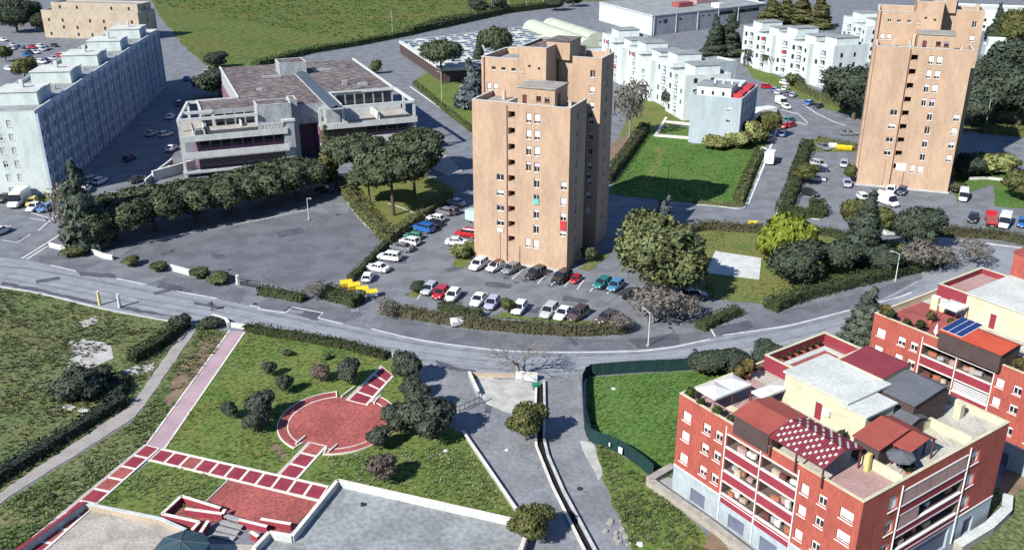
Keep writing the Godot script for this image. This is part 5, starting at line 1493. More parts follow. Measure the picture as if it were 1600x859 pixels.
func build_far_buildings() -> void:
	# white stepped row behind the near tower, ending in the grey-blue block
	var t := thing("white_apartment_row", "stepped white apartment row with loggias behind the near tower", "apartment block", Vector3(31.5, 0, -330), deg_to_rad(90 - 166.8))
	stepped_block(t, 77, 12, 12.4, 6, "blue_white_wall", 1)
	t = framed("end_block", "grey-blue end block with red terraces and an almost blank wall above the lawn", "apartment block", spot(44.9, -231.1), spot(56.9, -225.4))
	var ops := [[9.2, 8.8, 1.0, 1.1], [9.2, 6.0, 1.0, 1.1], [9.2, 2.8, 1.2, 1.0]]
	part(t, "blank_wall", wall_mesh(Vector3.ZERO, Vector3.RIGHT, 12.6, 12.2, ops, 0.2), mats.pale_blue_wall)
	for i in 3: window(t, Vector3.ZERO, Vector3.RIGHT, ops[i], 0.2, [0.6, 0.3, 0.9][i], mats.frame_white, mats.shutter_white)
	var so := []
	for r in 4:
		for c in 5: so.append([1.5 + c * 3.5, 1.2 + r * 2.75, 1.5, 1.6])
	part(t, "side_wall", wall_mesh(Vector3(12.6, 0, 0), Vector3.FORWARD, 19, 12.2, so, 0.2), mats.plaster_blue)
	for q in so: window(t, Vector3(12.6, 0, 0), Vector3.FORWARD, q, 0.2, rng.randf(), mats.frame_white, mats.shutter_grey)
	part(t, "side_wall", wall_mesh(Vector3(0, 0, -19), Vector3.BACK, 19, 12.2, [], 0.2), mats.blue_white_wall)
	part(t, "rear_wall", wall_mesh(Vector3(12.6, 0, -19), Vector3.LEFT, 12.6, 12.2, [], 0.2), mats.blue_white_wall)
	part(t, "roof", boxmesh(0.2, 11.3, 0.2, 12.4, 11.35, 18.8), mats.terrace_red)
	part(t, "coping", coping_mesh(0, 0, 12.6, 19, 12.2, 0.22), mats.blue_white_wall)
	part(t, "roof_house", boxmesh(1.0, 11.35, 1.2, 9.6, 14.4, 8.5), mats.blue_white_wall)
	part(t, "roof_house_roof", boxmesh(0.8, 14.403, 1.0, 5.1, 14.6, 8.7), mats.roof_grey)
	part(t, "roof_house_roof", boxmesh(5.3, 14.403, 1.0, 9.8, 14.6, 8.7), mats.roof_grey)
	part(t, "roof_house", boxmesh(2.0, 11.35, 10.5, 10.0, 13.6, 17.0), mats.blue_white_wall)
	for q in [[9.9, 2.0, 12.2, 8.0], [0.6, 8.8, 9.0, 10.2], [10.2, 10, 12.2, 17]]: part(t, "red_terrace_wall", boxmesh(q[0], 11.35, q[1], q[2], 12.9, q[3]), mats.cloth_red)
	for q in [[4.2, 3.0], [6.4, 3.0], [8.5, 3.0]]: part(t, "chimney", boxmesh(q[0], 14.6, q[1] + 2, q[0] + 0.5, 15.4, q[1] + 2.6), mats.concrete_pale)
	for i in 3: part(t, "wall_lamp", boxmesh(2.2 + i * 2.6, 12.4, 1.08, 2.7 + i * 2.6, 13.3, 1.17), mats.pane)
	# second row, beyond the side street
	t = thing("white_apartment_row", "white apartment row beyond the side street with pale blue end wall", "apartment block", Vector3(84.7, 0, -347), deg_to_rad(90 - 161.8))
	stepped_block(t, 53.6, 12.8, 13.0, 5, "blue_white_wall", 3)
	t = framed("white_apartment_block", "white balconied block half hidden by the farther tower's left edge", "apartment block", spot(128.5, -369.5), spot(131.9, -343.9))
	stepped_block(t, 22, 12, 13.0, 2, "blue_white_wall", 5)
	t = framed("white_house", "low white house with roof terrace right of the farther tower", "house", spot(166.5, -331), spot(177.1, -327.3))
	far_wing(t, 0, 0, 11, 10, 0, 8.5, "blue_white_wall", "roof_white", 3, 2)
	far_wing(t, 1, 3, 7, 9.5, 8, 10.5, "blue_white_wall", "roof_white", 0, 0)
	t = framed("white_hall", "broad white roofed hall behind the farther tower's top", "hall", spot(202.1, -435.3), spot(238.5, -421.2))
	far_wing(t, 0, 0, 46, 24, 0, 9, "blue_white_wall", "roof_white", 9, 2)
	t = framed("white_terrace_house", "flat white block between the end block and the conifers", "house", spot(56.7, -287.5), spot(72.8, -297.3))
	far_wing(t, 0, 0, 17, 9, 0, 9.5, "blue_white_wall", "roof_grey", 5, 2)
	part(t, "red_awning", boxmesh(3, 9.5, 1, 7, 10.0, 4), mats.cloth_red)
	# tan block behind the long one
	t = framed("tan_apartment_block", "tan block with a stepped roof behind the far end of the long white block", "apartment block", spot(-202, -409.8), spot(-150.3, -399))
	far_wing(t, 0, 0, 46, 13, 0, 11.5, "tan_wall", "roof_grey", 7, 3)
	far_wing(t, 4, 2, 45, 12, 11, 14.6, "tan_wall", "roof_grey", 5, 1)
	# market hall with rows of solar panels
	t = thing("market_hall", "low market hall covered with rows of blue solar panels", "market hall", Vector3(-23.3, 0, -309.2), deg_to_rad(90 - 69.6))
	var foot := [Vector3(0, 0, 0), Vector3(77, 0, 6), Vector3(82, 0, -90), Vector3(1.5, 0, -63)]
	var fm := MB.new()
	fm.prism(foot, 0.0, 4.1, false)
	part(t, "wall", fm.mesh(), mats.shed_wall)
	fm = MB.new()
	fm.sheet(foot, 4.35)
	part(t, "roof", fm.mesh(), mats.roof_white)
	for i in 4:
		fm = MB.new()
		fm.bar(foot[i] + Vector3.UP * 4.3, foot[(i + 1) % 4] + Vector3.UP * 4.3, 0.7, 0.9)
		part(t, "roof_band", fm.mesh(), mats.concrete_pale)
	if not meshes.has("marketpanel"):
		var q := MB.new()
		q.quad(Vector3(0, 0.12, 0), Vector3(3.1, 0.12, 0), Vector3(3.1, 0.45, -2.3), Vector3(0, 0.45, -2.3), Vector3.UP)
		q.quad(Vector3(0, 0.04, 0), Vector3(3.1, 0.04, 0), Vector3(3.1, 0.37, -2.3), Vector3(0, 0.37, -2.3), Vector3.DOWN)
		q.quad(Vector3(0, 0, -2.32), Vector3(3.1, 0, -2.32), Vector3(3.1, 0.45, -2.32), Vector3(0, 0.45, -2.32), Vector3.FORWARD)
		meshes["marketpanel"] = q.mesh()
	for i in 15:
		for j in range(-1, 19):
			var u := 2.6 + i * 4.8 + (j % 2) * 0.8
			var v := 1.2 + j * 4.7
			if v + 3.0 > 63.0 + u * 0.33 or v < 1.2 - u * 0.078 + 0.8 or i > 11 and j > 1 and j < 15: continue
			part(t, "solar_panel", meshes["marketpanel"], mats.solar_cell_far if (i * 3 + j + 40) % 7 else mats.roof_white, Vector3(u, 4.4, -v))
	for j in 17:
		var w2 := 74.0 if j < 12 else 72.0 - (j - 12) * 13.5
		part(t, "roof_ridge", unit_box(w2, 0.5, 0.7), mats.roof_white, Vector3(77.5 - w2 / 2, 4.36, -4.8 - j * 4.7))
	# pale green barrel vaults
	for q in [[63.0, 20.0, 78.0], [72.5, 34.0, 80.0]]:
		var m := MB.new()
		for k in 10:
			var a0 := PI * k / 10
			var a1 := PI * (k + 1) / 10
			var p0 := Vector3(q[0] - cos(a0) * 4.2, 4.9 + sin(a0) * 3.4, -q[1])
			var p1 := Vector3(q[0] - cos(a1) * 4.2, 4.9 + sin(a1) * 3.4, -q[1])
			var e := Vector3(0, 0, q[1] - q[2])
			m.quad(p0, p1, p1 + e, p0 + e, Vector3(-cos(a0), sin(a0), 0))
			m.tri(p0, p1, Vector3(q[0], 4.9, -q[1]), Vector3.BACK)
			m.tri(p0 + e, p1 + e, Vector3(q[0], 4.9, -q[2]), Vector3.FORWARD)
		part(t, "vaulted_roof", m.mesh(), mats.pale_green_sheet)
	# warehouse
	t = thing("warehouse", "large grey warehouse with a blank white side wall", "warehouse", Vector3.ZERO)
	var base := [Vector3(61, 0, -414), Vector3(122, 0, -461), Vector3(103, 0, -512), Vector3(42.5, 0, -465.8)]
	var wm := MB.new()
	wm.prism(base, 0.0, 8.3)
	part(t, "wall", wm.mesh(), mats.white_wall)
	var d: Vector3 = (base[1] - base[0]).normalized()
	var o := d.cross(Vector3.UP)
	wm = MB.new()
	wm.quad(base[0] + o * 0.06, base[1] + o * 0.06, base[1] + o * 0.06 + Vector3.UP * 8.4, base[0] + o * 0.06 + Vector3.UP * 8.4, o)
	part(t, "front_cladding", wm.mesh(), mats.concrete_wall)
	wm = MB.new()
	wm.sheet(base, 8.36)
	part(t, "roof", wm.mesh(), mats.roof_grey)
	for i in 4:
		wm = MB.new()
		wm.bar(base[i] + Vector3.UP * 8.5, base[(i + 1) % 4] + Vector3.UP * 8.5, 0.5, 0.5)
		part(t, "roof_edge", wm.mesh(), mats.concrete_pale)
	for k in 5:
		wm = MB.new()
		wm.bar(base[0] + d * (14.0 * k + 1) + o * 0.12 + Vector3.UP * 0.2, base[0] + d * (14.0 * k + 1) + o * 0.12 + Vector3.UP * 8.2, 0.3, 0.3)
		part(t, "pier", wm.mesh(), mats.concrete_pale)
	for q in [[4, 5.2, 1.6, 0.8], [7, 4.8, 2.4, 1.6], [17, 5.4, 1.6, 0.9], [32, 5.8, 1.5, 0.6], [36, 5.8, 1.5, 0.6], [44, 5.6, 28, 1.5]]:
		wm = MB.new()
		var p: Vector3 = base[0] + d * q[0] + o * 0.1 + Vector3.UP * q[1]
		wm.quad(p, p + d * q[2], p + d * q[2] + Vector3.UP * q[3], p + Vector3.UP * q[3], o)
		part(t, "window", wm.mesh(), mats.pane)
	for q in [[Vector3(80, 8.4, -450), 9.0, "terrace_red"], [Vector3(93, 8.4, -466), 14.0, "terrace_pink"], [Vector3(104, 8.4, -478), 12.0, "roof_white"], [Vector3(96, 8.4, -446), 4.0, "blue_white_wall"]]:
		part(t, "roof_plant", unit_box(q[1], 2.0, 5.0), mats[q[2]], q[0], 0.6)
	t = thing("shed_row", "long low grey shed with a pale wall beyond the warehouse", "shed", Vector3(70, 0, -540), deg_to_rad(4))
	far_wing(t, 0, 0, 70, 16, 0, 6, "concrete_pale", "roof_grey", 10, 1)

# ---------- flat-roofed school in the foreground ----------
func build_school() -> void:
	var h := 1.5
	var t := thing("school_building", "flat grey roofed building with white parapets below the red forecourt", "school", Vector3.ZERO)
	var q := spots([-18.81, -83.6, 1.73, -76.27, 0, -68.33, -2.25, -63.83, -22.54, -63.83, -24.98, -72.46, -24.08, -74.87, -21.67, -74.28], 0.9)
	var m := MB.new()
	var low := []
	for p in q: low.append(Vector3(p.x, 0, p.z))
	m.prism(low, -0.5, 0.35, false)
	part(t, "wall", m.mesh(), mats.concrete_wall)
	m = MB.new()
	m.sheet(low, 0.34)
	part(t, "roof", m.mesh(), mats.roof_grey)
	for i in q.size():
		m = MB.new()
		var a: Vector3 = low[i]
		var b: Vector3 = low[(i + 1) % q.size()]
		m.bar(a + Vector3.UP * 0.55, b + Vector3.UP * 0.55, 0.32, 1.1)
		part(t, "parapet", m.mesh(), mats.concrete_pale)
	for i in q.size():
		m = MB.new()
		m.bar(low[i] + Vector3.UP * 1.13, low[(i + 1) % q.size()] + Vector3.UP * 1.13, 0.42, 0.06)
		part(t, "coping", m.mesh(), mats.white_kerb)
	part(t, "roof_vent", unit_box(0.35, 0.3, 0.35), mats.plastic_dark, spot(-15.65, -80.15, 0.34))
	# the sunken terrace with sandy floor at the left
	var s := thing("terrace_wall", "pale wall round the sandy terrace beside the tiled path", "wall", Vector3.ZERO)
	var w := spots([-44.6, -80.01, -35.91, -77.53, -32.71, -75.71])
	for i in 2:
		m = MB.new()
		m.bar(w[i] + Vector3.UP * 0.35, w[i + 1] + Vector3.UP * 0.35, 0.3, 0.7)
		part(s, "wall", m.mesh(), mats.tan_wall)
		m = MB.new()
		m.bar(w[i] + Vector3.UP * 0.73, w[i + 1] + Vector3.UP * 0.73, 0.42, 0.06)
		part(s, "coping", m.mesh(), mats.concrete_pale)
	m = MB.new()
	m.bar(spot(-44.6, -80.01) + Vector3.UP * 0.45, spot(-48.38, -71.15) + Vector3.UP * 0.45, 0.35, 0.9)
	part(s, "wall", m.mesh(), mats.concrete_wall)
	m = MB.new()
	m.bar(spot(-44.6, -80.01) + Vector3.UP * 0.93, spot(-48.38, -71.15) + Vector3.UP * 0.93, 0.45, 0.06)
	part(s, "coping", m.mesh(), mats.red_tile)
	m = MB.new()
	m.prism(spots([-44.34, -79.85, -35.88, -77.43, -32.68, -75.61, -30.65, -74.43, -25.53, -74.24, -22.88, -64.8, -49.19, -64.8, -48.21, -71.06]), 0.0, 0.06)
	ground_piece("sandy_terrace", m.mesh(), mats.sandy_floor)
	# stair and ramp boxes between terrace and forecourt
	var r := thing("ramp_stairs", "white-edged ramp and stair boxes between the red forecourt and the terrace", "stairs", Vector3.ZERO)
	for e in [spots([-34.88, -81.16, -30.16, -79.1]), spots([-34.88, -81.16, -35.87, -78.15]), spots([-35.87, -78.15, -31.64, -76.81]), spots([-31.64, -76.81, -31.97, -75.61]), spots([-33.78, -78.99, -29.69, -78.15]), spots([-29.69, -78.15, -29.64, -78.89]), spots([-27.73, -77.22, -24.6, -76.11]), spots([-25.54, -77.32, -22.3, -76.51]), spots([-26.07, -75.31, -25.1, -74.53]), spots([-30.8, -77.02, -31.02, -75.21])]:
		m = MB.new()
		m.bar(e[0] + Vector3.UP * 0.4, e[1] + Vector3.UP * 0.4, 0.28, 0.8)
		var k := part(r, "side_wall", m.mesh(), mats.brick_crimson)
		m = MB.new()
		m.bar(e[0] + Vector3.UP * 0.83, e[1] + Vector3.UP * 0.83, 0.36, 0.06)
		part(k, "coping", m.mesh(), mats.white_kerb)
	m = MB.new()
	m.prism(spots([-34.68, -80.94, -30.27, -78.99, -29.72, -78.26, -31.71, -77.02, -35.64, -78.26]), 0.0, 0.1)
	part(r, "ramp_floor", m.mesh(), mats.red_paving)
	for k in 4:
		m = MB.new()
		var f := k / 4.0
		m.bar(spot(-29.46, -78.26).lerp(spot(-30.13, -74.82), f) + Vector3.UP * (0.5 - f * 0.4), spot(-27.08, -77.22).lerp(spot(-27.81, -74.24), f) + Vector3.UP * (0.5 - f * 0.4), 0.5, 0.16)
		part(r, "step", m.mesh(), mats.concrete)
	# teal pavilion
	var pv := thing("pavilion", "dark teal octagonal pavilion roof on the sandy terrace", "pavilion", spot(-31.44, -71.24), 0.2)
	var pc := 2.6
	for k in 8:
		var a := TAU * k / 8
		var b := TAU * (k + 1) / 8
		m = MB.new()
		var pa := Vector3(cos(a) * pc, 2.2, sin(a) * pc)
		var pb := Vector3(cos(b) * pc, 2.2, sin(b) * pc)
		m.tri(pa, pb, Vector3(0, 2.95, 0), Vector3.UP)
		m.quad(pa, pb, pb + Vector3.DOWN * 0.3, pa + Vector3.DOWN * 0.3, pa + pb - Vector3.UP * 4.4)
		part(pv, "roof_panel", m.mesh(), mats.teal_canvas)
		m = MB.new()
		m.bar(pa + Vector3.UP * 0.02, Vector3(0, 2.98, 0), 0.06, 0.05)
		part(pv, "rib", m.mesh(), mats.sheet_slate)
		part(pv, "post", unit_box(0.1, 2.0, 0.1), mats.dark_steel, Vector3(cos(a) * (pc - 0.15), 0, sin(a) * (pc - 0.15)))

# ---------- plants ----------
# leaves on and inside a set of ellipsoids [[centre, radii], ...]; every leaf clump a small bent face
func blob_mesh(key: String, lumps: Array, count: int, leaf: float, tone: Color, vary: float, sd: int, droop := 0.0, core := 0.74) -> ArrayMesh:
	if meshes.has(key): return meshes[key]
	var r := RandomNumberGenerator.new()
	r.seed = sd
	var nz := FastNoiseLite.new()
	nz.seed = sd
	nz.frequency = 0.55
	nz.fractal_octaves = 3
	var m := MB.new()
	var area_sum := 0.0
	for l in lumps: area_sum += pow(l[1].x * l[1].y * l[1].z, 0.667)
	for l in lumps:
		var c: Vector3 = l[0]
		var rd: Vector3 = l[1]
		var n := int(count * pow(rd.x * rd.y * rd.z, 0.667) / area_sum)
		for i in n:
			var dir := Vector3(r.randfn(), r.randfn(), r.randfn()).normalized()
			if dir.y < -0.5 and r.randf() < 0.6: dir.y = -dir.y
			var bump := 1.0 + nz.get_noise_3dv(c * 3.0 + dir * 2.6) * 0.42
			var depth := bump * (1.0 - 0.3 * r.randf() * r.randf())
			var p := c + dir * rd * depth
			var outn := (dir / rd).normalized()
			var s := leaf * (0.6 + r.randf() * 0.8)
			var ax := Vector3(r.randfn(), r.randfn(), r.randfn()).normalized()
			var nn := (outn * 0.8 + ax * 0.75).normalized()
			var t := nn.cross(Vector3(r.randfn(), r.randfn(), r.randfn())).normalized()
			if droop > 0.0: t = (t + Vector3.DOWN * droop).normalized()
			var b := nn.cross(t).normalized()
			var k := 1.0 + nz.get_noise_3dv(p * 1.3) * vary * 1.6 + (r.randf() - 0.5) * vary
			var warm := nz.get_noise_3dv(p * 0.7 + Vector3(40, 0, 0)) * 0.3 * vary
			m.tint = Color(maxf(0.004, tone.r * k * (1.0 + warm)), maxf(0.005, tone.g * k), maxf(0.003, tone.b * k * (1.0 - warm)))
			var sn := (outn * 0.65 + nn * 0.6).normalized()
			var tip := p + t * s * (1.0 + droop) + outn * s * 0.1
			var rt := p + b * s * 0.5 - outn * s * 0.12
			var lf := p - b * s * 0.5 - outn * s * 0.12
			var bk := p - t * s * 0.7
			m.stri(tip, rt, bk, sn, sn, sn)
			m.stri(tip, bk, lf, sn, sn, sn)
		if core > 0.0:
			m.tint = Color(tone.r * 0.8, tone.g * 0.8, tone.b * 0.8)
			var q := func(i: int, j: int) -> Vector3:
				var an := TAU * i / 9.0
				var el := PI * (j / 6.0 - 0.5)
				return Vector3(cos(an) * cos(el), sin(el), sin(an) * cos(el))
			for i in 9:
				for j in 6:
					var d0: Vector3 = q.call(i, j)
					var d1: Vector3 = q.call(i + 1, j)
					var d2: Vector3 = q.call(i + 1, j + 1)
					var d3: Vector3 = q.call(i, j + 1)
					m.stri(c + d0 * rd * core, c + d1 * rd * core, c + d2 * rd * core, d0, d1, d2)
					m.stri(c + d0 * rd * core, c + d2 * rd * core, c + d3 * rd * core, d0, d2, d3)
	meshes[key] = m.mesh()
	return meshes[key]

func lumps_round(w: float, h: float, base: float, n: int, sd: int) -> Array:
	var r := RandomNumberGenerator.new()
	r.seed = sd
	var out := [[Vector3(0, base + h * 0.5, 0), Vector3(w * 0.4, h * 0.42, w * 0.4)]]
	for i in n:
		var an := TAU * i / n + r.randf() * 0.6
		var f := 0.2 + r.randf() * 0.14
		var y := base + h * (0.3 + 0.42 * r.randf())
		var s := (0.2 + 0.13 * r.randf()) * w
		out.append([Vector3(cos(an) * w * f, y, sin(an) * w * f), Vector3(s, s * 0.85 * h / w, s)])
	return out

func lumps_umbrella(w: float, h: float, base: float, n: int, sd: int) -> Array:
	var r := RandomNumberGenerator.new()
	r.seed = sd
	var out := [[Vector3(0, base + h * 0.5, 0), Vector3(w * 0.36, h * 0.45, w * 0.36)]]
	for i in n:
		var an := TAU * i / n + r.randf() * 0.5
		var f := 0.24 + r.randf() * 0.1
		out.append([Vector3(cos(an) * w * f, base + h * (0.38 + r.randf() * 0.15), sin(an) * w * f), Vector3(w * 0.2, h * (0.28 + 0.12 * r.randf()), w * 0.2)])
	return out

func lumps_cone(w: float, h: float, n: int, sd: int) -> Array:
	var r := RandomNumberGenerator.new()
	r.seed = sd
	var out := []
	for i in n:
		var f := float(i) / (n - 1)
		var rr := w * 0.5 * (1.0 - f * 0.86) * (0.85 + r.randf() * 0.3)
		out.append([Vector3(r.randfn() * w * 0.05, h * (0.1 + 0.86 * f), r.randfn() * w * 0.05), Vector3(rr, h * 0.62 / n + 0.2, rr)])
	return out

func trunk_mesh(key: String, height: float, rad: float, limbs: int, spread: float, sd: int, lean := 0.0) -> ArrayMesh:
	if meshes.has(key): return meshes[key]
	var r := RandomNumberGenerator.new()
	r.seed = sd
	var m := MB.new()
	var top := Vector3(lean * height, height, lean * height * 0.4)
	m.tube([Vector3.DOWN * 0.1, Vector3(lean * height * 0.2, height * 0.35, 0), Vector3(lean * height * 0.6, height * 0.7, lean * height * 0.2), top], [rad * 1.25, rad, rad * 0.8, rad * 0.55], 8)
	for i in limbs:
		var an := TAU * i / limbs + r.randf()
		var y := height * (0.6 + 0.38 * r.randf())
		var s := top * (y / height)
		var e := s + Vector3(cos(an) * spread, spread * (0.45 + r.randf() * 0.5), sin(an) * spread)
		m.tube([s, s.lerp(e, 0.5) + Vector3.UP * spread * 0.08, e], [rad * 0.5, rad * 0.35, rad * 0.12], 6)
	meshes[key] = m.mesh()
	return meshes[key]

# leafless branches that fork three times
func bare_mesh(key: String, height: float, rad: float, sd: int) -> ArrayMesh:
	if meshes.has(key): return meshes[key]
	var r := RandomNumberGenerator.new()
	r.seed = sd
	var m := MB.new()
	var todo := [[Vector3.ZERO, Vector3(0.03, 1, 0.02).normalized(), height * 0.32, rad, 0]]
	while todo.size():
		var b = todo.pop_back()
		var p: Vector3 = b[0]
		var d: Vector3 = b[1]
		var e: Vector3 = p + d * b[2]
		var mid: Vector3 = p.lerp(e, 0.5) + Vector3(r.randfn(), 0, r.randfn()) * b[2] * 0.05
		m.tube([p, mid, e], [b[3], b[3] * 0.82, b[3] * 0.62], 5 if b[4] < 2 else 3, false)
		if b[4] < 4:
			var n := 4 if b[4] < 3 else 5
			for i in n:
				var an := TAU * i / n + r.randf() * 1.2
				var side := d.cross(Vector3.RIGHT if absf(d.x) < 0.8 else Vector3.UP).normalized().rotated(d, an)
				var nd := (d * (0.75 + r.randf() * 0.4) + side * (0.6 + r.randf() * 0.35) + Vector3.UP * 0.12).normalized()
				todo.append([p.lerp(e, 0.62 + 0.38 * r.randf()), nd, b[2] * (0.62 + 0.2 * r.randf()), b[3] * 0.5, b[4] + 1])
	meshes[key] = m.mesh()
	return meshes[key]

var kinds := {}

func make_kind(kind: String, no: int) -> void:
	var x := "%d" % no
	# [crown mesh, trunk mesh, bark, natural crown width, natural height]
	var G1 := Color(0.073, 0.108, 0.060)
	match kind:
		"umbrella_pine": kinds[kind + x] = [blob_mesh("up" + x, lumps_umbrella(10, 4.4, 4.8, 8, 5 + no * 50), 9000, 0.32, Color(0.074, 0.091, 0.055), 0.5, 11 + no * 50), trunk_mesh("upt", 6.0, 0.26, 7, 2.4, 12, 0.03), "trunk_bark", 10.0, 9.0]
		"row_pine": kinds[kind + x] = [blob_mesh("rp" + x, lumps_umbrella(10, 5.6, 2.2, 9, 6 + no * 50), 9500, 0.32, Color(0.071, 0.083, 0.050), 0.5, 13 + no * 50), trunk_mesh("rpt", 3.6, 0.24, 6, 2.0, 14, -0.04), "trunk_bark", 9.0, 8.0]
		"dark_round": kinds[kind + x] = [blob_mesh("dr" + x, lumps_round(8, 7, 1.0, 9, 7 + no * 50), 9000, 0.31, Color(0.055, 0.072, 0.052), 0.45, 15 + no * 50), trunk_mesh("drt", 3.4, 0.26, 5, 1.8, 16), "trunk_bark", 8.0, 8.0]
		"olive_round": kinds[kind + x] = [blob_mesh("ol" + x, lumps_round(8, 7, 1.2, 9, 8 + no * 50), 8500, 0.3, Color(0.097, 0.107, 0.043), 0.5, 17 + no * 50), trunk_mesh("olt", 3.4, 0.22, 5, 1.8, 18), "trunk_bark", 8.0, 8.2]
		"mixed_green": kinds[kind + x] = [blob_mesh("mg" + x, lumps_round(9, 7.4, 1.0, 12, 9 + no * 50), 13000, 0.3, Color(0.120, 0.138, 0.062), 0.55, 19 + no * 50), trunk_mesh("mgt", 3.4, 0.26, 6, 2.0, 20), "trunk_bark", 9.0, 8.4]
		"spiky_conifer": kinds[kind + x] = [blob_mesh("sc" + x, lumps_cone(6, 10, 8, 10 + no * 50), 8000, 0.38, Color(0.079, 0.098, 0.079), 0.55, 21 + no * 50, 0.5), trunk_mesh("sct", 7.0, 0.22, 0, 1, 22), "trunk_bark", 6.0, 10.0]
		"dark_conifer": kinds[kind + x] = [blob_mesh("dc" + x, lumps_cone(5, 10, 8, 23 + no * 50), 7000, 0.34, Color(0.054, 0.070, 0.053), 0.45, 23 + no * 50, 0.3), trunk_mesh("dct", 7.0, 0.22, 0, 1, 24), "trunk_bark", 5.0, 10.0]
		"blue_conifer": kinds[kind + x] = [blob_mesh("bc" + x, lumps_cone(6, 10, 8, 26 + no * 50), 5000, 0.46, Color(0.102, 0.126, 0.134), 0.4, 25 + no * 50, 0.5), trunk_mesh("bct", 7.0, 0.22, 0, 1, 26), "trunk_bark", 6.0, 10.0]
		"gold_poplar": kinds[kind + x] = [blob_mesh("gp" + x, lumps_cone(3.4, 9, 6, 27 + no * 50), 3200, 0.36, Color(0.095, 0.1, 0.045), 0.4, 27 + no * 50), trunk_mesh("gpt", 5.0, 0.16, 0, 1, 28), "trunk_bark", 3.4, 9.0]
		"willow": kinds[kind + x] = [blob_mesh("wi" + x, lumps_round(9, 6.4, 0.8, 9, 29 + no * 50), 10500, 0.34, Color(0.158, 0.194, 0.032), 0.4, 29 + no * 50, 1.2), trunk_mesh("wit", 3.0, 0.24, 5, 1.8, 30), "trunk_bark", 9.0, 7.2]
		"park_tree": kinds[kind + x] = [blob_mesh("pt" + x, lumps_round(4, 4.6, 1.0, 7, 31 + no * 50), 4200, 0.23, Color(0.064, 0.078, 0.060), 0.45, 31 + no * 50), trunk_mesh("ptt", 2.2, 0.12, 4, 0.8, 32), "trunk_bark", 4.0, 5.4]
		"brown_tree": kinds[kind + x] = [blob_mesh("bt" + x, lumps_round(4, 4.4, 1.0, 7, 33 + no * 50), 2400, 0.26, Color(0.120, 0.098, 0.084), 0.4, 33 + no * 50, 0.0, 0.5), trunk_mesh("btt", 2.2, 0.12, 4, 0.8, 34), "trunk_bark", 4.0, 5.2]
		"bare_tree": kinds[kind + x] = [null, bare_mesh("ba", 8, 0.24, 35), "pale_bark", 7.0, 8.0]
		"twiggy_tree": kinds[kind + x] = [blob_mesh("tw" + x, lumps_round(6, 5, 1.4, 7, 37 + no * 50), 1000, 0.24, Color(0.150, 0.138, 0.120), 0.35, 37 + no * 50, 0.2, 0.0), bare_mesh("twt", 6.4, 0.2, 38), "pale_bark", 6.0, 6.6]
		"shrub": kinds[kind + x] = [blob_mesh("sh" + x, lumps_round(2.4, 1.9, 0.0, 6, 39 + no * 50), 900, 0.2, Color(0.078, 0.091, 0.046), 0.5, 39 + no * 50), null, "", 2.4, 1.9]
		"bright_shrub": kinds[kind + x] = [blob_mesh("bs" + x, lumps_round(3, 2.4, 0.0, 7, 41 + no * 50), 1300, 0.26, Color(0.158, 0.174, 0.071), 0.55, 41 + no * 50), null, "", 3.0, 2.4]
		"bramble": kinds[kind + x] = [blob_mesh("br" + x, lumps_round(4.4, 2.6, -0.2, 9, 43 + no * 50), 2000, 0.26, Color(0.059, 0.072, 0.052), 0.5, 43 + no * 50, 0.3), null, "", 4.4, 2.4]
		"palm": kinds[kind + x] = [palm_crown(), trunk_mesh("pat", 4.6, 0.2, 0, 1, 46), "trunk_bark", 4.0, 6.0]

func palm_crown() -> ArrayMesh:
	var r := RandomNumberGenerator.new()
	r.seed = 47
	var m := MB.new()
	for i in 26:
		var an := TAU * i / 26 + r.randf() * 0.2
		var lift := 0.9 - 1.4 * r.randf()
		var prev := Vector3(0, 4.6, 0)
		for k in 5:
			var f := (k + 1) / 5.0
			var nx := Vector3(cos(an) * 2.1 * f, 4.6 + lift * f - 1.0 * f * f, sin(an) * 2.1 * f)
			var s := Vector3(-sin(an), 0, cos(an)) * 0.32 * (1.0 - f * 0.7)
			m.tint = Color(0.045, 0.06, 0.022) * (0.7 + r.randf() * 0.6)
			m.quad(prev - s, prev + s, nx + s * 0.8, nx - s * 0.8, Vector3.UP)
			prev = nx
	return m.mesh()

# place a plant of a kind: at its foot, crown w wide, h high
func plant(kind: String, called: String, label: String, at: Vector3, w: float, h: float, group := "", sd := 0, category := "") -> Node3D:
	var no := int(absf(at.x * 1.7 + at.z)) % 2
	var kn := "%s%d" % [kind, no]
	if not kinds.has(kn): make_kind(kind, no)
	var k = kinds[kn]
	var t := thing(called, label, category if category else ("shrub" if k[1] == null else "tree"), at, fmod(sd * 2.399 + at.x * 0.7, TAU), group)
	t.scale = Vector3(w / k[3], h / k[4], w / k[3])
	if k[1] != null: part(t, "trunk", k[1], mats[k[2]])
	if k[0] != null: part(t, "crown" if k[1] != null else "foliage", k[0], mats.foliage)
	return t

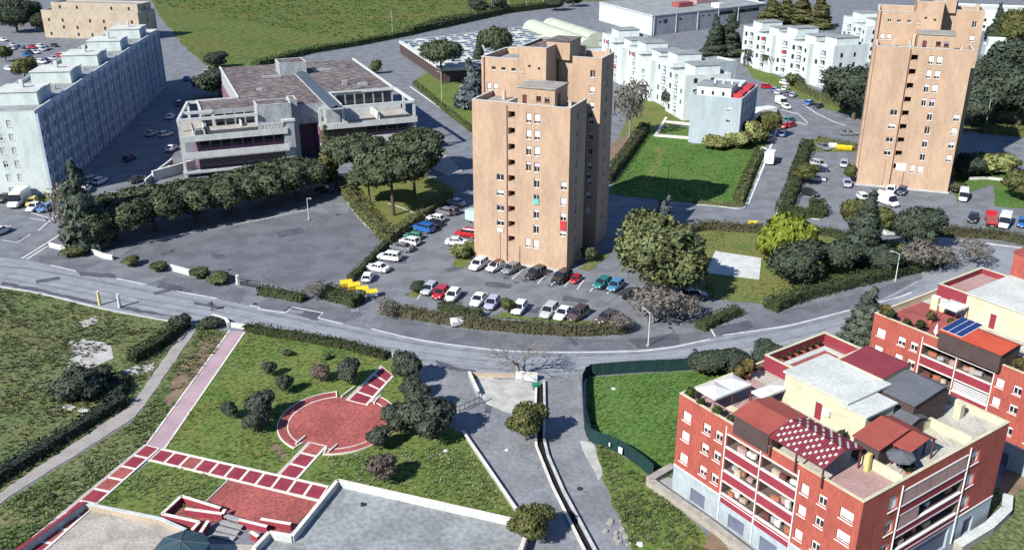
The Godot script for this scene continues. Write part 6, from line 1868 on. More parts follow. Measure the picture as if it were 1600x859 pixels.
func build_trees() -> void:
	# the row of pines between the shops and the yard
	var g := "pines in a row between shops and yard"
	var names := ["nearest the tall grey-green conifer", "second from the tall grey-green conifer", "in the middle of the row", "fourth from the conifer", "fifth from the conifer", "at the end by the pink steps"]
	var at := spots([-73.6, -161.4, -68.1, -166.3, -61.8, -170.7, -56.3, -174.9, -50.6, -179.7, -45.5, -186.5])
	for i in 6: plant("row_pine", "row_pine", "dark spreading pine in the yard's pine row, " + names[i], at[i], [14.5, 13.5, 14.0, 13.5, 14.0, 13.0][i], [8.2, 8.5, 8.3, 8.2, 8.6, 8.3][i], g, i)
	plant("spiky_conifer", "tall_conifer", "tall ragged grey-green conifer at the left end of the pine row", spot(-76.5, -155.5), 8.5, 15.5, "", 3)
	plant("twiggy_tree", "bare_tree", "thin grey leafless tree against the tall ragged conifer", spot(-81.5, -161.1), 6.5, 11.5, "", 5)
	plant("dark_round", "dark_tree", "dark bushy tree at the foot of the tall ragged conifer", spot(-73.9, -155.8), 5.5, 6.5, "", 8)
	# garden pines
	plant("umbrella_pine", "umbrella_pine", "umbrella pine with a bare pale trunk in the hedged triangle garden", spot(-23.5, -173.8), 13.5, 13.4, "umbrella pines of the triangle garden", 1)
	plant("umbrella_pine", "umbrella_pine", "umbrella pine with a dark leaning trunk behind the pale-trunked one", spot(-20.6, -187), 13.0, 12.4, "umbrella pines of the triangle garden", 2)
	plant("umbrella_pine", "umbrella_pine", "umbrella pine overhanging the shops' entrance recess", spot(-34.1, -194.7), 13.5, 10.6, "umbrella pines of the triangle garden", 4)
	plant("umbrella_pine", "umbrella_pine", "low umbrella pine with drooping crown at the garden hedge's corner", spot(-29.2, -181.4), 8.5, 7.5, "umbrella pines of the triangle garden", 5)
	plant("umbrella_pine", "umbrella_pine", "umbrella pine farthest back, beside the shop street", spot(-21.5, -203.6), 12.5, 10.0, "umbrella pines of the triangle garden", 7)
	plant("gold_poplar", "golden_cypress", "slim yellow-green cypress by the pink steps of the shops", spot(-40.5, -197.6), 5.0, 11.5)
	plant("olive_round", "olive_tree", "round olive-coloured tree beside the concrete forecourt", spot(-19.5, -200.5), 5.6, 6.5)
	plant("umbrella_pine", "umbrella_pine", "large dark pine in front of the market hall", spot(-23.2, -306.7), 14.5, 14.0, "pines before the market hall", 8)
	plant("umbrella_pine", "umbrella_pine", "dark pine against the solar roof, partly behind the near tower", spot(-5.5, -321.4), 12.5, 16.0, "pines before the market hall", 9)
	plant("dark_conifer", "dark_conifer", "dark thin conifer between the two market pines", spot(-11.7, -328.6), 6, 11)
	plant("blue_conifer", "blue_conifer", "blue-grey conifer on the lawn left of the near tower", spot(-12.1, -271.2), 9.5, 13.5)
	plant("shrub", "round_shrub", "small dark shrub on the asphalt by the shopping centre's far corner", spot(-47.2, -324.9), 4.0, 5.0)
	plant("dark_round", "dark_tree", "dark tree in the shade behind the shops, near the long block", spot(-90.3, -285.6), 13, 9.5)
	plant("dark_round", "dark_tree", "dark scrubby tree at the meadow's edge beyond the long block", spot(-106.4, -336.1), 8, 6)
	# behind and beside the near tower
	plant("twiggy_tree", "bare_tree", "brown leafless tree with white trunk behind the near tower", spot(30.4, -235.6), 9.5, 16.5)
	plant("dark_round", "dark_tree", "dark tree in the garden beside the white row", spot(47.5, -267.8), 7.5, 8)
	plant("mixed_green", "garden_tree", "big mottled green tree at the near tower's right corner", spot(23.61, -134.86), 14.5, 12.6)
	plant("blue_conifer", "young_conifer", "small grey-green conifer in the near tower's shadow", spot(28.5, -164.5), 4.6, 6.6)
	plant("shrub", "round_shrub", "round shrub at the near tower's right foot", spot(13.21, -149.33), 2.6, 3.0)
	plant("bright_shrub", "bright_shrub", "yellow-green shrub in the bed at the near tower's left foot", spot(-9, -150.8), 3.6, 2.8)
	plant("bright_shrub", "bright_shrub", "smaller yellow-green shrub against the near tower's left wall", spot(-7.4, -153.3), 2.6, 2.6)
	# the little park with the concrete court
	plant("willow", "willow", "bright yellow-green willow beyond the concrete court", spot(48.3, -152.4), 9.6, 7.6)
	plant("dark_round", "dark_tree", "dark round tree in front of the willow", spot(45.93, -138.97), 8.2, 7.8)
	plant("dark_conifer", "dark_conifer", "tall dark conifer in the middle of the park trees", spot(60.92, -149.63), 7.5, 12.2)
	plant("dark_round", "dark_tree", "dark tree left of the tall park conifer", spot(54.61, -143.85), 6.0, 6.4)
	plant("dark_round", "dark_tree", "dark domed tree beside the hedge of the farther tower's yard", spot(71.8, -154.5), 7.8, 8.6)
	plant("olive_round", "olive_tree", "olive-brown tree by the gate of the farther tower's yard", spot(64.2, -164.5), 5.4, 6.8)
	plant("olive_round", "olive_tree", "small golden tree behind the tall park conifer", spot(69.8, -163.1), 4.6, 5.2)
	plant("twiggy_tree", "bare_tree", "pale grey leafless tree below the domed tree", spot(68.39, -144.98), 7.5, 6.0)
	plant("twiggy_tree", "bare_tree", "grey leafless tree at the park's right tip by the road", spot(79.5, -148.44), 6.5, 4.6)
	plant("twiggy_tree", "bare_tree", "small leafless tree between park hedge and domed tree", spot(72.98, -146.12), 6.0, 4.6)
	plant("dark_round", "dark_tree", "low dark tree at the right end of the park hedge", spot(62.78, -143.85), 5.0, 4.8)
	plant("twiggy_tree", "bare_tree", "wide brown leafless tree at the car park's right corner", spot(20.98, -124.78), 8.5, 6.4)
	plant("twiggy_tree", "bare_tree", "small grey leafless tree beside the car park hedge", spot(15.68, -121.55), 3.8, 3.4)
	plant("twiggy_tree", "bare_tree", "leafless tree bending over the dark car", spot(25.74, -125.89), 6.0, 4.4)
	plant("twiggy_tree", "bare_tree", "brown leafless shrub tree at the left end of the car park hedge", spot(-18.9, -127.24), 3.6, 3.0)
	plant("twiggy_tree", "bare_tree", "thin leafless tree at the yard's lower corner", spot(-30.76, -132.89), 3.4, 3.6)
	plant("bare_tree", "bare_tree", "spreading leafless tree at the roadside by the white gate wall", spot(0.51, -108.17), 11.0, 7.0)
	plant("spiky_conifer", "spiky_conifer", "blue-green spiky conifer beside the solar-panel block", spot(49.8, -117.46), 6.6, 8.6)
	# around the side street and the farther tower
	plant("dark_round", "dark_tree", "large dark tree left of the farther tower's middle", spot(95.7, -256.5), 15.5, 15.5)
	plant("olive_round", "olive_tree", "olive-yellow round tree at the bend of the yard hedge", spot(64.3, -195.7), 5.2, 4.6)
	plant("olive_round", "olive_tree", "small olive tree by the lilac car at the farther tower's foot", spot(74.5, -196.6), 2.8, 4.0)
	plant("bright_shrub", "bright_shrub", "mottled bush below the end block's blank wall", spot(50.6, -224.8), 7.0, 3.2)
	plant("bright_shrub", "bright_shrub", "mottled bush at the end block's right corner", spot(55.9, -226), 7.5, 4.2)
	plant("bright_shrub", "bright_shrub", "tall yellowish bush between the end block and the street", spot(61, -228.5), 6.0, 6.2)
	plant("olive_round", "olive_tree", "dark olive tree beside the white van box", spot(65.9, -236.3), 6.5, 7.0)
	plant("dark_conifer", "cypress", "dark cypress beyond the white row, left of the pair", spot(77.5, -360.6), 8.5, 15, "cypresses by the white rows")
	plant("dark_conifer", "cypress", "broad dark cypress beyond the white row, right of the pair", spot(83.8, -363.5), 11.0, 16, "cypresses by the white rows")
	plant("palm", "palm", "palm tree before the second white row's left end", spot(84.3, -339.9), 6.5, 7.5, "palms at the second white row")
	plant("palm", "palm", "palm tree before the second white row's middle bays", spot(89.6, -328.6), 6.5, 7.5, "palms at the second white row")
	plant("shrub", "round_shrub", "round hedge bush by the parked cars of the second white row", spot(92, -303.5), 6, 4)
	plant("dark_conifer", "small_conifer", "small pointed conifer at the second white row's blue end", spot(98.2, -287.5), 4.5, 5)
	for q in [[spot(120.5, -441.6), 0, 14, 13, "leftmost"], [spot(135.4, -445.9), 0, 12, 15, "second"], [spot(141.2, -437.4), 0, 12, 15, "third"], [spot(131.9, -459.3), 0, 12, 12, "rearmost"]]:
		plant("gold_poplar", "poplar", "brownish poplar behind the second white row, %s of four" % q[4], q[0], q[2], q[3], "poplars behind the second white row", int(q[0].x * 9.0))
	plant("olive_round", "olive_tree", "bushy green tree above the white house at the far right", spot(192.9, -363.5), 14, 18)
	plant("dark_conifer", "cypress", "dark cypress just right of the farther tower's top", spot(202.3, -395.5), 8, 15)
	for q in [[spot(126.2, -248.9), 0, 15, 13.5, "next to the farther tower's right edge"], [spot(135.4, -256.5), 0, 17, 15, "in the middle of the wood on the right"], [spot(138.1, -248.9), 0, 18, 16, "at the wood's right end"], [spot(147.2, -287.5), 0, 15, 13, "behind the wood's front trees"], [spot(162.1, -297.3), 0, 19, 17, "at the back of the wood by the white house"], [spot(157.4, -269.5), 0, 18, 15, "beyond the frame's edge of the wood"]]:
		plant("dark_round", "wood_tree", "dark dense tree " + q[4], q[0], q[2], q[3], "trees of the wood on the right", int(q[0].x * 9.0))
	plant("olive_round", "olive_tree", "round olive tree on the lawn at the far right by the path", spot(105.3, -183.9), 6.5, 6.0)
	plant("bright_shrub", "bright_shrub", "light green bush in the farther tower's shadow", spot(107.8, -204.6), 8, 4.6)
	plant("bright_shrub", "bright_shrub", "light green bush right of the shaded one", spot(111.4, -203.6), 7, 4.4)
	plant("dark_round", "dark_tree", "dark tree in the shade behind the farther tower's foot", spot(101.8, -199.5), 6, 5.6)
	plant("shrub", "round_shrub", "small shrub beside the white van at the tower's right foot", spot(94.5, -188.3), 3.0, 2.6)
	# market edge
	for q in [[spot(-17, -488.5), 0, "left"], [spot(-6.6, -493.7), 0, "second from left"], [spot(22.9, -504.4), 0, "third"], [spot(33.4, -521.4), 0, "right"]]:
		plant("dark_round", "dark_tree", "small round tree beyond the market hall, %s of four" % q[2], q[0], 9, 8, "round trees beyond the market hall", int(q[0].x * 9.0))
	# top left car park
	plant("olive_round", "olive_tree", "golden-brown tree in the left car park", spot(-165.7, -316.7), 7.5, 7, "golden trees in the left car park")
	plant("olive_round", "olive_tree", "small golden tree behind the bigger golden one", spot(-188.6, -349.3), 6, 6, "golden trees in the left car park")
	plant("dark_round", "dark_tree", "dark tree at the back of the left car park", spot(-221.7, -425.1), 14, 14)
	for q in [[spot(-241.6, -459.3), 0, 15, 12, "left of three"], [spot(-225.3, -445.9), 0, 12, 12, "middle of three"], [spot(-210.3, -425.1), 0, 9, 9, "right of three"]]:
		plant("dark_round", "dark_tree", "dark tree beyond the left car park beside the tan block, " + q[4], q[0], q[2], q[3], "trees beside the tan block", int(q[0].x * 9.0))
	# the park with the red plaza
	var p := "small dark trees of the park"
	for q in [[spot(-32.13, -108.52), 0, 1.7, 2.2, "single small tree nearest the road hedge"], [spot(-29.07, -103.96), 0, 2.0, 2.7, "small round tree below the one nearest the hedge"], [spot(-21.32, -106.29), 0, 3.0, 3.8, "dark round tree just left of the upper tiled path"],
			[spot(-30.57, -97.46), 0, 3.1, 3.9, "upper of the two joined dark trees left of the plaza"], [spot(-30.38, -94.59), 0, 2.7, 3.0, "lower of the two joined dark trees left of the plaza"], [spot(-34.35, -97.61), 0, 2.0, 2.5, "small dark tree alone at the left of the park lawn"],
			[spot(-15.37, -91.06), 0, 2.5, 3.0, "dark round tree standing on the plaza's right rim"], [spot(-13.31, -94.45), 0, 3.7, 4.2, "dark tree at the left of the clump beside the plaza"], [spot(-9.62, -93.07), 0, 5.4, 5.6, "largest dark tree of the clump beside the plaza"],
			[spot(-12.8, -102.2), 0, 2.8, 3.3, "dark tree at the top of the clump, by the driveway"], [spot(-13.56, -106.46), 0, 3.6, 4.6, "dark tree at the roadside corner above the clump"], [spot(-11.67, -98.8), 0, 3.2, 4.4, "dark tree filling the clump's middle"]]:
		plant("park_tree", "park_tree", q[4], q[0], q[2], q[3], p, int(q[0].x * 9.0))
	plant("brown_tree", "brown_tree", "reddish-brown small tree between the hedge and the plaza", spot(-25.21, -106.96), 2.4, 2.6, "", 2)
	plant("brown_tree", "brown_tree", "grey-brown leafless round tree below the plaza", spot(-13.96, -84.58), 3.2, 3.4, "", 4)
	plant("olive_round", "driveway_tree", "round-crowned olive tree standing in the middle of the driveway", spot(1.65, -93.07), 4.4, 5.2)
	plant("olive_round", "driveway_tree", "dark bushy tree at the flat roof's right corner", spot(1.79, -75.21), 4.2, 4.0)
	for q in [[spot(-31.23, -114.35), 0, 1.5, 1.0, "low dark bush under the road hedge"], [spot(-25.52, -113.22), 0, 1.3, 0.9, "low dark bush above the brown park tree"], [spot(-49.17, -81.94), 0, 0.9, 0.5, "pale leafy clump on the grass left of the tiled path"]]:
		plant("shrub", "low_bush", q[4], q[0], q[2], q[3])
	# wild field
	plant("park_tree", "scrub_tree", "grey scrubby tree with pale stones at its foot in the rough field", spot(-54.29, -101.88), 5.0, 4.6)
	for q in [[spot(-56.65, -102.83), 0, 4.2, 2.6, "dark bramble left of the scrubby tree"], [spot(-54.4, -106.46), 0, 3.4, 2.4, "dark bramble right of the scrubby tree"], [spot(-51.28, -102.83), 0, 3.6, 1.6, "low bramble towards the beige path"], [spot(-51.52, -106.79), 0, 2.4, 1.2, "pale bush by the bare patch next to the beige path"]]:
		plant("bramble", "bramble", q[4], q[0], q[2], q[3], "brambles in the rough field", int(q[0].x * 9.0))
	plant("bramble", "bramble", "dark bush at the road end of the beige path", spot(-48.85, -122.83), 3.2, 2.2, "", 1)
	plant("bramble", "bramble", "dark bush between the beige and the pink path", spot(-44.62, -123.47), 3.4, 1.5, "", 2)
	# shrubs along the yard's road front
	for q in [[spot(-77.1, -152.7), 0, 4.6, 1.7, "brownish bush below the tall ragged conifer"], [spot(-65.36, -147.56), 0, 3.0, 1.7, "round clipped bush left of two at the yard's front"], [spot(-59.83, -145.26), 0, 3.2, 1.7, "round clipped bush right of two at the yard's front"], [spot(-51.94, -142.19), 0, 3.4, 1.9, "bushy end of the clipped shrubs by the yard gate"], [spot(-48.2, -140.3), 0, 4.2, 1.6, "long clipped bush beside the white gate post"]]:
		plant("shrub", "clipped_bush", q[4], q[0], q[2], q[3], "clipped bushes at the yard's front", int(q[0].x * 9.0))
	plant("dark_round", "round_bush", "dark round bush by the silver car at the car park entrance", spot(-15.18, -136.12), 2.2, 2.0)
	plant("olive_round", "round_bush", "golden-green bush between two white cars", spot(-0.59, -128.38), 2.2, 2.4)
	plant("dark_round", "roadside_tree", "dark bushy tree by the road, left of two near the tent block", spot(26.13, -109.57), 4.6, 3.2, "", 3)
	plant("dark_round", "roadside_tree", "dark bushy tree by the road, right of two near the tent block", spot(29.21, -109.93), 4.8, 3.2, "", 6)
	plant("dark_round", "roadside_tree", "dark bush at the raised pink terrace's corner", spot(35.01, -112.47), 4.4, 3.0, "", 9)

# a clipped hedge along a line
func hedge(label: String, pts: Array, w: float, h: float, tone: Color, sd: int, leaf := 0.22, group := "") -> void:
	var r := RandomNumberGenerator.new()
	r.seed = sd
	var nz := FastNoiseLite.new()
	nz.seed = sd
	nz.frequency = 0.4
	var m := MB.new()
	var o: Vector3 = pts[0]
	for i in pts.size() - 1:
		var a: Vector3 = pts[i] - o
		var b: Vector3 = pts[i + 1] - o
		var d := (b - a).normalized()
		var s := d.cross(Vector3.UP)
		m.tint = tone * 0.85
		var k := maxi(1, int(a.distance_to(b) / 1.5))
		for j in k:
			var p0 := a.lerp(b, float(j) / k)
			var p1 := a.lerp(b, float(j + 1) / k)
			var h0 := h * (0.8 + nz.get_noise_1d(p0.x + p0.z) * 0.15)
			m.quad(p0 - s * w * 0.38, p1 - s * w * 0.38, p1 - s * w * 0.3 + Vector3.UP * h0, p0 - s * w * 0.3 + Vector3.UP * h0, -s)
			m.quad(p0 + s * w * 0.38, p1 + s * w * 0.38, p1 + s * w * 0.3 + Vector3.UP * h0, p0 + s * w * 0.3 + Vector3.UP * h0, s)
			m.quad(p0 - s * w * 0.3 + Vector3.UP * h0, p0 + s * w * 0.3 + Vector3.UP * h0, p1 + s * w * 0.3 + Vector3.UP * h0, p1 - s * w * 0.3 + Vector3.UP * h0, Vector3.UP)
		for e in [a, b]:   # closed ends
			var q0: Vector3 = e
			m.quad(q0 - s * w * 0.38, q0 + s * w * 0.38, q0 + s * w * 0.3 + Vector3.UP * h * 0.85, q0 - s * w * 0.3 + Vector3.UP * h * 0.85, -d if e == a else d)
			if i == 0 and e == a or i == pts.size() - 2 and e == b:
				for j in int(w * h / (leaf * leaf) * 1.6):
					var p := q0 + s * (r.randf() - 0.5) * w + Vector3.UP * h * r.randf() + (-d if e == a else d) * (r.randf() * 0.25)
					var t := Vector3(r.randfn(), r.randfn(), r.randfn()).normalized()
					var bb := t.cross(d).normalized()
					var sz := leaf * (0.6 + r.randf() * 0.8)
					m.tint = tone * (0.6 + r.randf() * 0.8)
					m.tri(p + t * sz, p + bb * sz * 0.5, p - t * sz * 0.7, -d if e == a else d)
					m.tri(p + t * sz, p - t * sz * 0.7, p - bb * sz * 0.5, -d if e == a else d)
		var n := int(a.distance_to(b) * (w + 2.0 * h) / (leaf * leaf) * 0.5)
		n = mini(n, 4500)
		for j in n:
			var p := a.lerp(b, r.randf())
			var face := r.randf() * (w + 2.0 * h)
			var bump := 1.0 + nz.get_noise_3dv(p * 1.4) * 0.35
			var outn := Vector3.UP
			if face < w: p += s * (face - w * 0.5) + Vector3.UP * h * bump
			elif face < w + h:
				p += s * w * 0.5 * bump + Vector3.UP * (face - w)
				outn = s
			else:
				p += -s * w * 0.5 * bump + Vector3.UP * (face - w - h)
				outn = -s
			p -= outn * r.randf() * r.randf() * 0.25
			var sz := leaf * (0.6 + r.randf() * 0.8)
			var nn := (outn * 0.8 + Vector3(r.randfn(), r.randfn(), r.randfn()) * 0.5).normalized()
			var t := nn.cross(Vector3(r.randfn(), r.randfn(), r.randfn())).normalized()
			var bb := nn.cross(t)
			var kk := 1.0 + nz.get_noise_3dv(p * 2.0 + Vector3(9, 9, 9)) * 0.7 + (r.randf() - 0.5) * 0.4
			m.tint = Color(maxf(0.004, tone.r * kk), maxf(0.004, tone.g * kk), maxf(0.003, tone.b * kk))
			var sn := (outn * 0.6 + nn * 0.6).normalized()
			m.stri(p + t * sz, p + bb * sz * 0.5, p - t * sz * 0.7, sn, sn, sn)
			m.stri(p + t * sz, p - t * sz * 0.7, p - bb * sz * 0.5, sn, sn, sn)
	tag(part(self, "hedge", m.mesh(), mats.foliage, o), label, "hedge", group)

func build_hedges() -> void:
	var dark := Color(0.055, 0.066, 0.034)
	var brown := Color(0.080, 0.079, 0.049)
	var olive := Color(0.109, 0.119, 0.057)
	hedge("dark brown hedge between the tower car park and the main road", spots([-19.56, -128.61, -13.49, -126.33, -5.68, -123.69, 2.81, -121.98, 9.3, -121.13, 16.84, -121.98]), 2.2, 1.5, brown, 3)
	hedge("dark hedge between the parked cars and the brown road hedge", spots([-10.84, -129.77, -6.78, -127.24, -4.64, -126.78]), 1.8, 1.4, dark, 4)
	hedge("clipped hedge at the yard's lower right corner beside the dumpsters", spots([-29.72, -134.86, -27.22, -133.38, -23.87, -131.19]), 3.2, 1.8, dark, 5)
	hedge("clipped hedge right of the yard gate", spots([-40.08, -135.62, -36.52, -134.36, -32.77, -132.89]), 2.0, 1.3, dark, 6)
	hedge("tall olive hedge on the yard side of the triangle garden", spots([-37.5, -193.8, -30.8, -176.5, -23.4, -160.4]), 2.6, 2.2, olive, 7)
	hedge("olive hedge between the triangle garden and the row of parked cars", spots([-22.9, -158.4, -18.6, -169.6, -13.3, -183.9]), 2.0, 1.8, olive, 8)
	hedge("dark low hedge along the yard's right edge by the white cars", spots([-26.56, -140.57, -24.59, -149.03, -22.7, -157.1]), 1.3, 1.2, dark, 9)
	hedge("long dark hedge left of the lush lawn behind the near tower", spots([20.5, -195.2, 26.7, -214.3, 35.5, -243.2]), 2.6, 2.2, dark, 10)
	hedge("olive-brown hedge along the lush lawn's street side", spots([46.5, -181.4, 53.9, -202.5, 61, -221.2]), 2.2, 1.7, Color(0.087, 0.102, 0.046), 11)
	hedge("low hedge on the lush lawn's near edge along the cross street", spots([37.4, -181.4, 43, -179.7, 47.2, -179.7]), 1.0, 0.8, olive, 12)
	hedge("dark hedge on the street side of the farther tower's yard", spots([54.1, -175.3, 60.6, -191.5, 68, -211.5, 74.2, -227.3]), 3.0, 1.9, dark, 13)
	hedge("dark hedge at the near corner of the farther tower's yard", spots([54, -174.1, 57.5, -173, 61.1, -173.4, 62, -179.7]), 3.0, 1.8, dark, 14)
	hedge("brown hedge between the cross street and the little park", spots([32.9, -163.8, 36.5, -166.3, 42.4, -165.2, 47.1, -164.5]), 2.4, 1.5, brown, 15)
	hedge("dark hedge between the cross street and the park's conifers", spots([54.7, -163.8, 59.7, -162.5, 61.5, -159.1]), 2.0, 1.5, dark, 16)
	hedge("long brown hedge at the right road, before the red truck", spots([78.4, -163.1, 83.5, -162.5, 90, -161.1, 95.1, -157.1]), 2.4, 1.7, Color(0.065, 0.069, 0.038), 17)
	hedge("dark park hedge along the main road's upper side", spots([39.85, -129.54, 45.51, -133.87, 52.9, -137.92, 60.47, -141.65, 69.72, -146.12, 75.9, -150.2]), 3.0, 1.7, dark, 18)
	hedge("dark ragged hedge at the lay-by near the dark parked car", spots([27.72, -122.61, 30.6, -125.22, 34.32, -128.15]), 2.2, 1.3, dark, 19)
	hedge("dark hedge along the road at the top of the park lawn", spots([-38.85, -122.4, -34.33, -120.72, -29.35, -119.07, -23.48, -116.87, -17.3, -113.59]), 1.8, 1.1, Color(0.043, 0.053, 0.027), 20)
	hedge("dark overgrown hedge between the rough field and the beige path", spots([-58.2, -81.27, -54.86, -88.35, -52.36, -94.18, -50.45, -98.8, -49, -101.56]), 2.2, 1.3, Color(0.035, 0.045, 0.034), 21, 0.26)
	hedge("dark hedge running down from the road beside the beige path", spots([-48.52, -123.26, -49.49, -119.48, -50.67, -115.12, -51.99, -112.47]), 2.2, 1.6, Color(0.041, 0.054, 0.030), 22)
	hedge("green hedge along the second white row's car park", spots([92.5, -299.4, 95.1, -280, 97.8, -267.8]), 2.6, 1.8, olive, 23)
	hedge("olive hedge beyond the farther tower's yard", spots([78.2, -231.1, 85.4, -223.6]), 2.0, 1.6, olive, 24)
	hedge("hedge below the shops' street beside the left lawn", spots([-32, -305.7, -20.7, -271.2, -10.5, -241.8]), 1.6, 1.3, Color(0.087, 0.102, 0.042), 25)
	hedge("hedge at the foot of the long white block's end wall", spots([-112.3, -190.1, -104.1, -187.4, -96.8, -185.7, -97.6, -191]), 2.0, 1.2, olive, 26)
	hedge("hedge row at the far right beyond the shaded street", spots([124.8, -241.8, 133.7, -237.7, 142, -228.5]), 3.0, 2.2, Color(0.102, 0.124, 0.042), 27, 0.3)
	hedge("dark scrub line along the edge of the meadow", spots([-92.6, -338.6, -80, -368, -63.2, -388.7, -45, -417.3, -36.6, -454.7, -13.1, -488.5]), 4.0, 2.2, Color(0.065, 0.091, 0.038), 28, 0.4)
	hedge("dark scrub line along the meadow beyond the market hall", spots([-45.2, -419.3, -30, -445.9, -3.3, -493.7, 24.3, -521.4]), 4.5, 3.2, Color(0.058, 0.074, 0.038), 29, 0.5)

# ---------- vehicles ----------
# stations along the length: [x, half width, bottom, top]
func car_loft(m: MB, st: Array) -> void:
	var rings := []
	for s in st:
		var x: float = s[0]
		var w: float = s[1]
		var b: float = s[2]
		var t: float = s[3]
		rings.append([Vector3(x, b, -w * 0.9), Vector3(x, b + 0.14, -w), Vector3(x, t - 0.14, -w), Vector3(x, t, -w * 0.86), Vector3(x, t, w * 0.86), Vector3(x, t - 0.14, w), Vector3(x, b + 0.14, w), Vector3(x, b, w * 0.9)])
	for i in rings.size() - 1:
		for k in 8:
			var a: Vector3 = rings[i][k]
			var b: Vector3 = rings[i][(k + 1) % 8]
			var c: Vector3 = rings[i + 1][(k + 1) % 8]
			var d: Vector3 = rings[i + 1][k]
			var mid := Vector3((a.x + c.x) / 2, (st[i][2] + st[i][3]) / 2, 0)
			m.quad(a, b, c, d, (a + c) / 2 - mid)
	for e in [0, rings.size() - 1]:
		for k in range(1, 7): m.tri(rings[e][0], rings[e][k], rings[e][k + 1], Vector3(st[e][0], 0, 0))

# cabin: base corners and roof corners
func cabin(m: MB, x0: float, x1: float, r0: float, r1: float, w: float, wr: float, y0: float, y1: float) -> void:
	var b := [Vector3(x0, y0, -w), Vector3(x1, y0, -w), Vector3(x1, y0, w), Vector3(x0, y0, w)]
	var t := [Vector3(r0, y1, -wr), Vector3(r1, y1, -wr), Vector3(r1, y1, wr), Vector3(r0, y1, wr)]
	for i in 4: m.quad(b[i], b[(i + 1) % 4], t[(i + 1) % 4], t[i], b[i] + b[(i + 1) % 4] - Vector3((x0 + x1), 2 * y0, 0))
	m.quad(t[0], t[1], t[2], t[3], Vector3.UP)

